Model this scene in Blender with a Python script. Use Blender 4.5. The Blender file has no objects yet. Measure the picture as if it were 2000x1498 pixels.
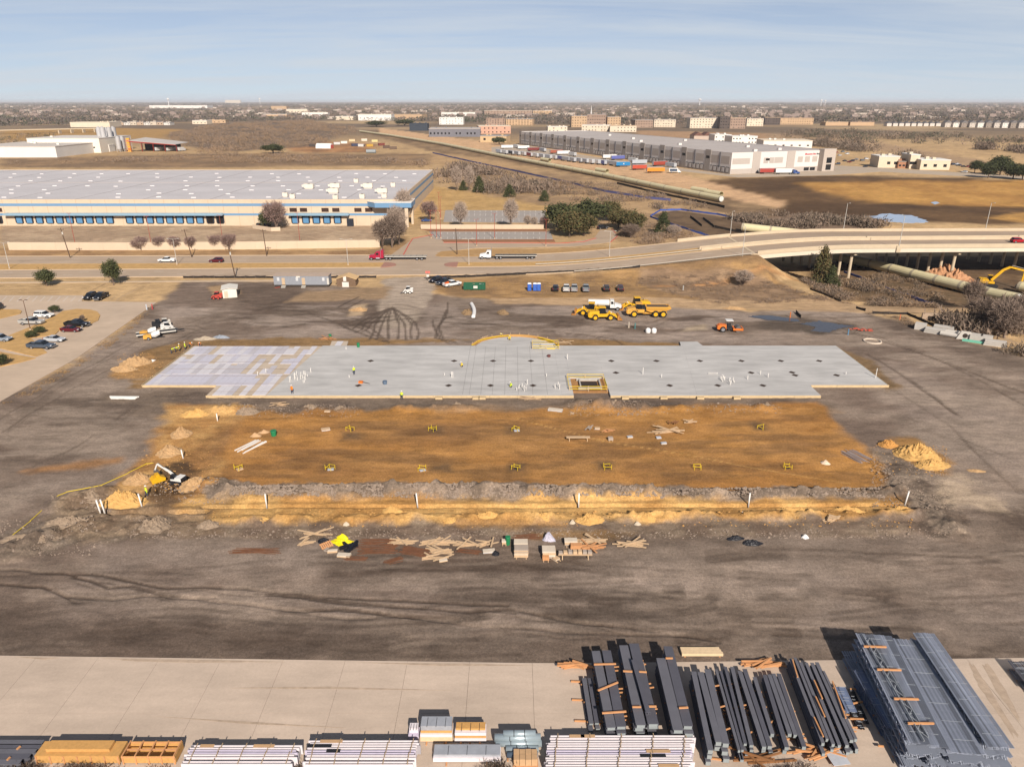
import bpy, math, random
import numpy as np
from mathutils import Vector, Matrix
random.seed(7)
R = math.radians
SC = bpy.context.scene
COL = SC.collection
# ------------------------------------------------------------------ camera, sky, sun, exposure
FPX, PITCH, CAMH = 1421.0, R(21.2), 52.0          # focal length in photo pixels (2000 wide), tilt, flying height
cam = bpy.data.cameras.new('camera')
cam.sensor_width = 36.0
cam.lens = 36.0 * FPX / 2000.0
cam.clip_start, cam.clip_end = 1.0, 120000.0
cam_o = bpy.data.objects.new('camera', cam)
COL.objects.link(cam_o)
cam_o.location = (0, 0, CAMH)
cam_o.rotation_euler = (R(90) - PITCH, 0, 0)
SC.camera = cam_o
SUN_EL, SUN_AZ = R(33), R(166)                     # azimuth clockwise from +Y: behind the camera, a little to the right
W = bpy.data.worlds.new('World'); SC.world = W; W.use_nodes = True
wt = W.node_tree; wt.nodes.clear()
def WN(t): return wt.nodes.new(t)
w_out = WN('ShaderNodeOutputWorld'); w_bg = WN('ShaderNodeBackground'); w_sky = WN('ShaderNodeTexSky')
w_sky.sky_type = 'NISHITA'; w_sky.sun_disc = False
w_sky.sun_elevation = SUN_EL; w_sky.sun_rotation = SUN_AZ
w_sky.altitude = 200; w_sky.air_density = 0.5; w_sky.dust_density = 0.0; w_sky.ozone_density = 4.0
w_bg.inputs['Strength'].default_value = 0.056
# thin cirrus: noise on a plane high above, stretched into long streaks
w_tc = WN('ShaderNodeTexCoord'); w_sep = WN('ShaderNodeSeparateXYZ')
wt.links.new(w_tc.outputs['Generated'], w_sep.inputs[0])
w_z = WN('ShaderNodeMath'); w_z.operation = 'ADD'; w_z.inputs[1].default_value = 0.10
wt.links.new(w_sep.outputs['Z'], w_z.inputs[0])
w_zc = WN('ShaderNodeMath'); w_zc.operation = 'MAXIMUM'; w_zc.inputs[1].default_value = 0.03
wt.links.new(w_z.outputs[0], w_zc.inputs[0])
w_x = WN('ShaderNodeMath'); w_x.operation = 'DIVIDE'
w_y = WN('ShaderNodeMath'); w_y.operation = 'DIVIDE'
for a, o in ((w_x, 'X'), (w_y, 'Y')):
 wt.links.new(w_sep.outputs[o], a.inputs[0]); wt.links.new(w_zc.outputs[0], a.inputs[1])
w_cmb = WN('ShaderNodeCombineXYZ')
wt.links.new(w_x.outputs[0], w_cmb.inputs[0]); wt.links.new(w_y.outputs[0], w_cmb.inputs[1])
w_map = WN('ShaderNodeMapping'); w_map.inputs['Rotation'].default_value = (0, 0, R(-24)); w_map.inputs['Scale'].default_value = (0.30, 1.1, 1)
wt.links.new(w_cmb.outputs[0], w_map.inputs[0])
w_n = WN('ShaderNodeTexNoise'); w_n.inputs['Scale'].default_value = 1.15; w_n.inputs['Detail'].default_value = 8; w_n.inputs['Roughness'].default_value = 0.62
w_n.inputs['Distortion'].default_value = 0.5
wt.links.new(w_map.outputs[0], w_n.inputs[0])
w_r = WN('ShaderNodeMapRange'); w_r.inputs[1].default_value = 0.40; w_r.inputs[2].default_value = 0.72; w_r.inputs[3].default_value = 0.10; w_r.inputs[4].default_value = 0.52
wt.links.new(w_n.outputs[0], w_r.inputs[0])
w_mix = WN('ShaderNodeMix'); w_mix.data_type = 'RGBA'
w_mix.inputs[7].default_value = (7.9, 8.6, 9.4, 1)
w_h = WN('ShaderNodeMapRange'); w_h.inputs[1].default_value = 0.0; w_h.inputs[2].default_value = 0.25; w_h.inputs[3].default_value = 0.66; w_h.inputs[4].default_value = 0.0   # the veil is thicker toward the horizon
wt.links.new(w_sep.outputs['Z'], w_h.inputs[0])
w_a = WN('ShaderNodeMath'); w_a.operation = 'ADD'; w_a.use_clamp = True
wt.links.new(w_r.outputs[0], w_a.inputs[0]); wt.links.new(w_h.outputs[0], w_a.inputs[1])
wt.links.new(w_a.outputs[0], w_mix.inputs[0]); wt.links.new(w_sky.outputs[0], w_mix.inputs[6])
wt.links.new(w_mix.outputs[2], w_bg.inputs[0]); wt.links.new(w_bg.outputs[0], w_out.inputs[0])
sl = bpy.data.lights.new('sun', 'SUN'); sl.energy = 5.0; sl.angle = R(0.53); sl.color = (1.0, 0.92, 0.82)
so = bpy.data.objects.new('sun', sl); COL.objects.link(so)
sdir = Vector((math.sin(SUN_AZ) * math.cos(SUN_EL), math.cos(SUN_AZ) * math.cos(SUN_EL), math.sin(SUN_EL)))
so.rotation_euler = sdir.to_track_quat('Z', 'Y').to_euler(); so.location = (0, -50, 200)
SC.view_settings.view_transform = 'Standard'; SC.view_settings.look = 'None'
SC.view_settings.gamma = 1.0; SC.view_settings.use_curve_mapping = False
SC.view_settings.exposure = 0.5
SC.cycles.max_bounces = 5; SC.cycles.diffuse_bounces = 2; SC.cycles.glossy_bounces = 2
SC.cycles.transparent_max_bounces = 4; SC.cycles.volume_bounces = 0
# ------------------------------------------------------------------ helpers
KALB = 0.76
def lin(c): return tuple(((v / 255.0) / 12.92 if v <= 10 else ((v / 255.0 + 0.055) / 1.055) ** 2.4) for v in c)
def alb(c): return tuple(v * KALB for v in lin(c))
MATS = {}
def mat(name, c, rough=0.8, metal=0.0, var=0.12, scale=1.5, spec=0.3, bump=0.0):
 """plain procedural material: base colour (photo sRGB scaled to albedo) broken up by noise"""
 if name in MATS: return MATS[name]
 m = bpy.data.materials.new(name); m.use_nodes = True
 t = m.node_tree; b = t.nodes['Principled BSDF']
 a = alb(c)
 b.inputs['Roughness'].default_value = rough; b.inputs['Metallic'].default_value = metal
 b.inputs['Specular IOR Level'].default_value = spec
 b.inputs['Base Color'].default_value = (*a, 1)
 if var > 0:
  tc = t.nodes.new('ShaderNodeTexCoord'); n = t.nodes.new('ShaderNodeTexNoise')
  n.inputs['Scale'].default_value = scale; n.inputs['Detail'].default_value = 5; n.inputs['Roughness'].default_value = 0.65
  t.links.new(tc.outputs['Object'], n.inputs[0])
  mr = t.nodes.new('ShaderNodeMapRange'); mr.inputs[1].default_value = 0.25; mr.inputs[2].default_value = 0.75
  mr.inputs[3].default_value = 1 - var; mr.inputs[4].default_value = 1 + var
  t.links.new(n.outputs[0], mr.inputs[0])
  mx = t.nodes.new('ShaderNodeVectorMath'); mx.operation = 'SCALE'; mx.inputs[0].default_value = a
  t.links.new(mr.outputs[0], mx.inputs['Scale']); t.links.new(mx.outputs[0], b.inputs['Base Color'])
  if bump:
   bp = t.nodes.new('ShaderNodeBump'); bp.inputs['Strength'].default_value = bump; bp.inputs['Distance'].default_value = 0.1
   t.links.new(n.outputs[0], bp.inputs['Height']); t.links.new(bp.outputs[0], b.inputs['Normal'])
 MATS[name] = m
 return m
def glassm():
 return mat('window_glass', (28, 32, 38), rough=0.08, var=0, spec=0.6)
class MB:
 """collects geometry for ONE mesh object"""
 def __init__(s): s.v = []; s.f = []; s.mi = []
 def add(s, vs, fs, mi=0):
  n = len(s.v); s.v.extend(vs)
  for f in fs: s.f.append(tuple(i + n for i in f)); s.mi.append(mi)
  return s
 def box(s, x, y, z, sx, sy, sz, rz=0, mi=0, tilt=None):
  """centred in x, y; z is the underside"""
  c, n = math.cos(rz), math.sin(rz); vs = []
  for dz in (0, sz):
   for dx, dy in ((-1, -1), (1, -1), (1, 1), (-1, 1)):
    a, b = dx * sx / 2, dy * sy / 2
    vs.append((x + a * c - b * n, y + a * n + b * c, z + dz))
  return s.add(vs, [(3, 2, 1, 0), (4, 5, 6, 7), (0, 1, 5, 4), (1, 2, 6, 5), (2, 3, 7, 6), (3, 0, 4, 7)], mi)
 def bar(s, p, q, w, h=None, mi=0):
  p, q = Vector(p), Vector(q); d = (q - p)
  if d.length < 1e-6: return s
  d.normalize(); u = d.cross(Vector((0, 0, 1)))
  if u.length < 1e-4: u = Vector((1, 0, 0))
  u.normalize(); k = u.cross(d); h = h or w; vs = []
  for e in (p, q):
   for a, b in ((-1, -1), (1, -1), (1, 1), (-1, 1)): vs.append(tuple(e + u * a * w / 2 + k * b * h / 2))
  return s.add(vs, [(0, 1, 2, 3), (7, 6, 5, 4), (0, 4, 5, 1), (1, 5, 6, 2), (2, 6, 7, 3), (3, 7, 4, 0)], mi)
 def tube(s, p, q, r0, r1=None, n=8, mi=0, caps=True):
  p, q = Vector(p), Vector(q); d = (q - p); r1 = r0 if r1 is None else r1
  if d.length < 1e-6: return s
  d.normalize(); u = d.orthogonal().normalized(); k = d.cross(u); vs = []
  for e, r in ((p, r0), (q, r1)):
   for i in range(n):
    a = 2 * math.pi * i / n; vs.append(tuple(e + (u * math.cos(a) + k * math.sin(a)) * r))
  fs = [(i, (i + 1) % n, n + (i + 1) % n, n + i) for i in range(n)]
  if caps: fs += [tuple(range(n - 1, -1, -1)), tuple(range(n, 2 * n))]
  return s.add(vs, fs, mi)
 def pipe(s, p, q, ro, ri, n=20, mi=0):
  p, q = Vector(p), Vector(q); d = (q - p).normalized(); u = d.orthogonal().normalized(); k = d.cross(u); vs = []
  for e in (p, q):
   for r in (ro, ri):
    for i in range(n):
     a = 2 * math.pi * i / n; vs.append(tuple(e + (u * math.cos(a) + k * math.sin(a)) * r))
  fs = []
  for i in range(n):
   j = (i + 1) % n
   fs += [(i, j, 2 * n + j, 2 * n + i), (n + j, n + i, 3 * n + i, 3 * n + j), (j, i, n + i, n + j), (2 * n + i, 2 * n + j, 3 * n + j, 3 * n + i)]
  return s.add(vs, fs, mi)
 def prism(s, pts, z0, z1, mi=0):
  n = len(pts)
  vs = [(p[0], p[1], z0) for p in pts] + [(p[0], p[1], z1) for p in pts]
  return s.add(vs, [tuple(range(n - 1, -1, -1)), tuple(range(n, 2 * n))] + [(i, (i + 1) % n, n + (i + 1) % n, n + i) for i in range(n)], mi)
 def side(s, pts, y0, y1, mi=0, inset=0):
  """profile in x, z extruded across y"""
  n = len(pts)
  vs = [(p[0], y0, p[1]) for p in pts] + [(p[0], y1, p[1]) for p in pts]
  return s.add(vs, [tuple(range(n)), tuple(range(2 * n - 1, n - 1, -1))] + [(i, n + i, n + (i + 1) % n, (i + 1) % n) for i in range(n)], mi)
 def loft(s, rings, mi=0, caps=True):
  n = len(rings[0]); vs = [tuple(v) for r in rings for v in r]; fs = []
  for k in range(len(rings) - 1):
   for i in range(n):
    fs.append((k * n + i, k * n + (i + 1) % n, (k + 1) * n + (i + 1) % n, (k + 1) * n + i))
  if caps: fs += [tuple(range(n - 1, -1, -1)), tuple(range((len(rings) - 1) * n, len(rings) * n))]
  return s.add(vs, fs, mi)
 def mesh(s, name, mats, smooth=False):
  me = bpy.data.meshes.new(name); me.from_pydata([tuple(v) for v in s.v], [], s.f)
  for m in (mats if isinstance(mats, (list, tuple)) else [mats]): me.materials.append(m)
  if any(s.mi): me.polygons.foreach_set('material_index', s.mi)
  if smooth: me.polygons.foreach_set('use_smooth', [True] * len(me.polygons))
  me.update(); return me
 def build(s, name, mats, parent=None, smooth=False, loc=None, rz=0):
  return obj(name, s.mesh(name, mats, smooth), parent, loc, rz)
def obj(name, me, parent=None, loc=None, rz=0):
 o = bpy.data.objects.new(name, me); COL.objects.link(o)
 if parent is not None: o.parent = parent
 if loc is not None: o.location = loc
 if rz: o.rotation_euler = (0, 0, rz)
 return o
def tag(o, label, cat, group=None):
 o['label'] = label; o['category'] = cat
 if group: o['group'] = group
 return o
def thing(name, label, cat, loc=(0, 0, 0), rz=0, group=None):
 o = bpy.data.objects.new(name, None); COL.objects.link(o); o.location = loc; o.rotation_euler = (0, 0, rz)
 o.empty_display_size = 0.2
 return tag(o, label, cat, group)
def struct(o): o['kind'] = 'structure'; return o
def stuff(o, label=None, cat=None):
 o['kind'] = 'stuff'
 if label: o['label'] = label
 if cat: o['category'] = cat
 return o
def kids(o): return [c for c in KIDS.get(o.name, [])] if False else list(o.children)
def copy_tree(o, parent=None, loc=None, rz=None, label=None, scale=None):
 c = o.copy(); COL.objects.link(c); c.parent = parent
 if loc is not None: c.location = loc
 if rz is not None: c.rotation_euler = (0, 0, rz)
 if scale is not None: c.scale = scale if hasattr(scale, '__len__') else (scale,) * 3
 if label: c['label'] = label
 for ch in list(o.children): copy_tree(ch, c)
 return c
# pixel of the photograph -> point on the land (how the site was surveyed)
def ray(x, y):
 u, v = (x - 1000.0) / FPX, (y - 749.0) / FPX
 return u, math.cos(PITCH) - v * math.sin(PITCH), -math.sin(PITCH) - v * math.cos(PITCH)
def GZ(x, y, z=0.0):
 a, b, c = ray(x, y); t = (z - CAMH) / c
 return Vector((a * t, b * t, z))
def G(x, y):
 z = 0.0
 for _ in range(6):
  p = GZ(x, y, z); z = float(hz(p.x, p.y))
 p.z = z
 return p
def sm(a, b, x):
 t = np.clip((x - a) / (b - a), 0, 1); return t * t * (3 - 2 * t)
# the raised road
def road_z(x): return 8.0 * sm(0, 115, np.asarray(x, float))
def road_n(x): return 231.0 + 0.033 * np.asarray(x, float)      # near kerb
def road_f(x): return 263.0 + 0.018 * np.asarray(x, float)      # far kerb
ABUT = 79.0
def hz(x, y):
 """height of the land"""
 x = np.asarray(x, float); y = np.asarray(y, float)
 val = -2.6 * sm(80, 98, x + 0.12 * (y - 230)) * sm(186, 206, y) * (1 - sm(290, 330, y))
 d = np.maximum(np.maximum(road_n(x) - 2.5 - y, y - road_f(x) - 2.5), 0)
 e = road_z(x) - 0.12 - d / 2.6 - np.maximum(x - ABUT, 0) / 1.4
 return np.maximum(val, np.where((x > 0) & (e > -3), e, -9))
def hashn(xi, yi, s):
 h = (xi.astype(np.int64) * 374761393 + yi.astype(np.int64) * 668265263 + s * 974634777) & 0xffffffff
 h = ((h ^ (h >> 13)) * 1274126177) & 0xffffffff
 h = ((h ^ (h >> 16)) * 2246822519) & 0xffffffff
 return ((h ^ (h >> 15)) & 0xffffff) / float(0xffffff)
def vn(x, y, s=0):
 xi, yi = np.floor(x), np.floor(y); fx, fy = x - xi, y - yi
 fx = fx * fx * (3 - 2 * fx); fy = fy * fy * (3 - 2 * fy)
 a = hashn(xi, yi, s); b = hashn(xi + 1, yi, s); c = hashn(xi, yi + 1, s); d = hashn(xi + 1, yi + 1, s)
 return (a * (1 - fx) + b * fx) * (1 - fy) + (c * (1 - fx) + d * fx) * fy
def fbm(x, y, s=0, o=4):
 t = 0; a = 0.5; n = 0
 for k in range(o):
  t = t + a * vn(x * 2 ** k + 17.3 * k, y * 2 ** k + 9.1 * k, s + k); n += a; a *= 0.55
 return t / n
ORD = ('first', 'second', 'third', 'fourth', 'fifth', 'sixth', 'seventh', 'eighth', 'ninth', 'tenth', 'eleventh', 'twelfth', 'thirteenth', 'fourteenth', 'fifteenth', 'sixteenth', 'seventeenth', 'eighteenth', 'nineteenth', 'twentieth')
def posmat(name, c, layers, rough=.85):
 """surface broken up by noise laid out in world metres: (scale, stretch, low, high)"""
 m = mat(name, c, rough, var=0); t = m.node_tree; b = t.nodes['Principled BSDF']; g = t.nodes.new('ShaderNodeNewGeometry'); prev = None
 for sc, st, lo, hi in layers:
  mp = t.nodes.new('ShaderNodeMapping'); mp.inputs['Scale'].default_value = st; n = t.nodes.new('ShaderNodeTexNoise'); n.inputs['Scale'].default_value = sc; n.inputs['Detail'].default_value = 6; n.inputs['Roughness'].default_value = .6
  t.links.new(g.outputs['Position'], mp.inputs[0]); t.links.new(mp.outputs[0], n.inputs[0])
  r = t.nodes.new('ShaderNodeMapRange'); r.inputs[1].default_value = .3; r.inputs[2].default_value = .7; r.inputs[3].default_value = lo; r.inputs[4].default_value = hi; t.links.new(n.outputs[0], r.inputs[0])
  s = t.nodes.new('ShaderNodeVectorMath'); s.operation = 'SCALE'
  if prev is None: s.inputs[0].default_value = alb(c)
  else: t.links.new(prev, s.inputs[0])
  t.links.new(r.outputs[0], s.inputs['Scale']); prev = s.outputs[0]
 t.links.new(prev, b.inputs['Base Color']); return m
# ------------------------------------------------------------------ the ground, one sheet to the horizon
def ground():
 rows = [20.0]
 while rows[-1] < 400:
  y = rows[-1]
  st = 0.0044 * y
  if 84 < y < 91.5: st = 0.16
  elif 56 < y < 100: st = 0.22
  rows.append(y + st)
 while rows[-1] < 45000: rows.append(rows[-1] * 1.03)
 ys = np.array(rows); us = np.linspace(-1.12, 1.12, 800)
 Y = np.repeat(ys[:, None], len(us), 1); X = us[None, :] * (Y * 0.75 + 14)
 nr, nc = Y.shape
 x, y = X.ravel(), Y.ravel()
 col = np.zeros((x.size, 3)); rough = np.zeros(x.size); dz = np.zeros(x.size)
 def C(c): return np.array(alb(c))
 # dry grass to begin with, tree-brown far away
 n1 = fbm(x / 14, y / 14, 1); n2 = fbm(x / 90, y / 90, 2); n3 = fbm(x / 3, y / 3, 3)
 g = C((202, 168, 124)) * (0.80 + 0.4 * n1)[:, None]
 g = g * (1 - 0.35 * n3[:, None] * 0.6) * 1.08
 g = g + (C((172, 142, 106)) - g) * sm(0.48, 0.7, n2)[:, None] * 0.6
 farc = C((126, 108, 90)) + (C((184, 156, 120)) - C((126, 108, 90))) * sm(0.5, 0.75, fbm(x / 400, y / 250, 8))[:, None]
 w = sm(800, 1500, y)[:, None]
 col[:] = g * (1 - w) + farc * w
 sdf_cache = {}
 def wpoly(px, raw=False):
  return np.array([(p.x, p.y) for p in ((G(*q) for q in px) if not raw else (Vector((q[0], q[1], 0)) for q in px))])
 def sdf(P, sel):
  xs, yy = x[sel], y[sel]
  d2 = np.full(xs.size, 1e18); ins = np.zeros(xs.size, bool); n = len(P)
  for i in range(n):
   ax, ay = P[i]; bx, by = P[(i + 1) % n]
   ex, ey = bx - ax, by - ay; L = ex * ex + ey * ey + 1e-9
   t = np.clip(((xs - ax) * ex + (yy - ay) * ey) / L, 0, 1)
   d2 = np.minimum(d2, (xs - ax - t * ex) ** 2 + (yy - ay - t * ey) ** 2)
   c = ((ay > yy) != (by > yy)) & (xs < ex * (yy - ay) / (ey if abs(ey) > 1e-9 else 1e-9) + ax)
   ins ^= c
  d = np.sqrt(d2); return np.where(ins, -d, d)
 def layer(px, c, soft=1.0, rag=1.0, rs=4.0, a=1.0, rgh=None, c2=None, cs=6.0, seed=0, raw=False, spot=None):
  """paint soil of another colour: soft edge in metres, ragged by noise of rag metres"""
  P = wpoly(px, raw); m = soft + rag + 2
  sel = np.where((x > P[:, 0].min() - m) & (x < P[:, 0].max() + m) & (y > P[:, 1].min() - m) & (y < P[:, 1].max() + m))[0]
  if not sel.size: return
  d = sdf(P, sel)
  d = d + rag * 2 * (fbm(x[sel] / rs, y[sel] / rs, 40 + seed) - 0.5)
  k = a * (1 - sm(-soft / 2, soft / 2, d))
  if spot is not None: k = k * sm(spot - .06, spot + .12, fbm(x[sel] / cs[0], y[sel] / cs[1], 70 + seed, 5))
  cc = C(c)[None, :]
  if c2 is not None:
   q = sm(0.35, 0.65, fbm(x[sel] / cs, y[sel] / cs, 70 + seed))[:, None]; cc = cc * (1 - q) + C(c2)[None, :] * q
  col[sel] += (cc - col[sel]) * k[:, None]
  if rgh is not None: rough[sel] += (rgh - rough[sel]) * k
 def stroke(px, w, c, a=1.0, soft=0.5, dent=0.0, wob=0.0, seed=0, brk=0.0):
  P = wpoly(px)
  m = w + soft + 2 + wob
  sel = np.where((x > P[:, 0].min() - m) & (x < P[:, 0].max() + m) & (y > P[:, 1].min() - m) & (y < P[:, 1].max() + m))[0]
  if not sel.size: return
  xs = x[sel] + wob * (vn(x[sel] / 7, y[sel] / 7, seed + 5) - 0.5) * 2; yy = y[sel] + wob * (vn(x[sel] / 6, y[sel] / 6, seed) - 0.5) * 2
  d2 = np.full(xs.size, 1e18)
  for i in range(len(P) - 1):
   ax, ay = P[i]; ex, ey = P[i + 1] - P[i]; L = ex * ex + ey * ey + 1e-9
   t = np.clip(((xs - ax) * ex + (yy - ay) * ey) / L, 0, 1)
   d2 = np.minimum(d2, (xs - ax - t * ex) ** 2 + (yy - ay - t * ey) ** 2)
  k = a * (1 - sm(w / 2, w / 2 + soft, np.sqrt(d2)))
  if brk: k = k * sm(brk - 0.15, brk + 0.15, fbm(xs / 5, yy / 5, seed + 9))
  col[sel] += (C(c)[None, :] - col[sel]) * k[:, None]
  dz[sel] += dent * k
 LAYERS(layer, stroke)
 # relief
 z = hz(x, y)
 near = 1 - sm(280, 420, y)
 z = z + dz + near * (fbm(x / 5, y / 5, 21) - 0.5) * 0.10 + rough * (fbm(x / 1.1, y / 1.1, 31, 3) - 0.3) * 0.9
 for (a, b, h, w2, lump, sd) in RIDGES():
  P0, P1 = np.array(a), np.array(b); e = P1 - P0; L = (e ** 2).sum()
  sel = np.where((x > min(a[0], b[0]) - 6) & (x < max(a[0], b[0]) + 6) & (y > min(a[1], b[1]) - 6) & (y < max(a[1], b[1]) + 6))[0]
  t = np.clip(((x[sel] - a[0]) * e[0] + (y[sel] - a[1]) * e[1]) / L, 0, 1)
  d = np.hypot(x[sel] - a[0] - t * e[0], y[sel] - a[1] - t * e[1])
  prof = np.clip(1 - d / w2, 0, 1) if h > 0 else 1 - sm(w2 * 0.75, w2, d)
  lm = 1 - lump + lump * sm(0.3, 0.62, fbm(x[sel] / 3.2, y[sel] / 9, sd, 3))
  z[sel] += h * prof * lm * (1 + (1.1 * (fbm(x[sel] / .8, y[sel] / .8, sd + 3, 2) - .5) if h > 0 else 0))
 z = z - 0.9 * sm(0, 1, PITS(x, y))
 me = bpy.data.meshes.new('ground')
 me.vertices.add(x.size); me.vertices.foreach_set('co', np.stack([x, y, z], 1).ravel())
 i0 = (np.arange(nr - 1)[:, None] * nc + np.arange(nc - 1)[None, :]).ravel()
 q = np.stack([i0, i0 + 1, i0 + nc + 1, i0 + nc], 1).astype(np.int32)
 nf = len(q)
 me.loops.add(nf * 4); me.polygons.add(nf)
 me.loops.foreach_set('vertex_index', q.ravel())
 me.polygons.foreach_set('loop_start', np.arange(nf, dtype=np.int32) * 4)
 me.polygons.foreach_set('use_smooth', np.ones(nf, bool))
 ca = me.color_attributes.new('Col', 'FLOAT_COLOR', 'POINT')
 ca.data.foreach_set('color', np.concatenate([np.clip(col, 0.005, 1), np.ones((x.size, 1))], 1).astype(np.float32).ravel())
 ra = me.attributes.new('Rgh', 'FLOAT', 'POINT'); ra.data.foreach_set('value', np.clip(rough * 1.8, 0, 1).astype(np.float32))
 me.update(calc_edges=True)
 m = bpy.data.materials.new('soil'); m.use_nodes = True; t = m.node_tree; b = t.nodes['Principled BSDF']
 b.inputs['Roughness'].default_value = 0.95; b.inputs['Specular IOR Level'].default_value = 0.12
 at = t.nodes.new('ShaderNodeAttribute'); at.attribute_name = 'Col'
 geo = t.nodes.new('ShaderNodeNewGeometry')
 prev = at.outputs['Color']
 heights = []
 for sc, lo, hi, det, stretch in ((11, 0.72, 1.28, 2, 1), (3.2, 0.72, 1.28, 4, 1), (0.5, 0.66, 1.34, 7, 0.45), (0.06, 0.8, 1.2, 5, 1), (1.6, 0.90, 1.1, 5, 0.15)):
  mp = t.nodes.new('ShaderNodeMapping'); mp.inputs['Scale'].default_value = (stretch, 1, 1)
  t.links.new(geo.outputs['Position'], mp.inputs[0])
  n = t.nodes.new('ShaderNodeTexNoise'); n.inputs['Scale'].default_value = sc; n.inputs['Detail'].default_value = det; n.inputs['Roughness'].default_value = 0.7
  t.links.new(mp.outputs[0], n.inputs[0])
  r = t.nodes.new('ShaderNodeMapRange'); r.inputs[1].default_value = 0.28; r.inputs[2].default_value = 0.72; r.inputs[3].default_value = lo; r.inputs[4].default_value = hi
  t.links.new(n.outputs[0], r.inputs[0])
  s = t.nodes.new('ShaderNodeVectorMath'); s.operation = 'SCALE'
  t.links.new(prev, s.inputs[0]); t.links.new(r.outputs[0], s.inputs['Scale']); prev = s.outputs[0]
  heights.append(n)
 an = t.nodes.new('ShaderNodeAttribute'); an.attribute_name = 'Rgh'
 vo = t.nodes.new('ShaderNodeTexVoronoi'); vo.inputs['Scale'].default_value = 2.6; vo.inputs['Detail'].default_value = 2; t.links.new(geo.outputs['Position'], vo.inputs['Vector'])
 vr = t.nodes.new('ShaderNodeMapRange'); vr.inputs[1].default_value = .1; vr.inputs[2].default_value = .75; vr.inputs[3].default_value = 1.5; vr.inputs[4].default_value = .68; t.links.new(vo.outputs['Distance'], vr.inputs[0])
 vm = t.nodes.new('ShaderNodeMix'); vm.inputs[2].default_value = 1.0; t.links.new(an.outputs['Fac'], vm.inputs[0]); t.links.new(vr.outputs[0], vm.inputs[3])
 s = t.nodes.new('ShaderNodeVectorMath'); s.operation = 'SCALE'; t.links.new(prev, s.inputs[0]); t.links.new(vm.outputs[0], s.inputs['Scale']); prev = s.outputs[0]
 t.links.new(prev, b.inputs['Base Color'])
 bp = t.nodes.new('ShaderNodeBump'); bp.inputs['Strength'].default_value = 0.35; bp.inputs['Distance'].default_value = 0.12
 t.links.new(heights[2].outputs[0], bp.inputs['Height']); t.links.new(bp.outputs[0], b.inputs['Normal'])
 me.materials.append(m)
 struct(obj('ground', me))
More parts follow.
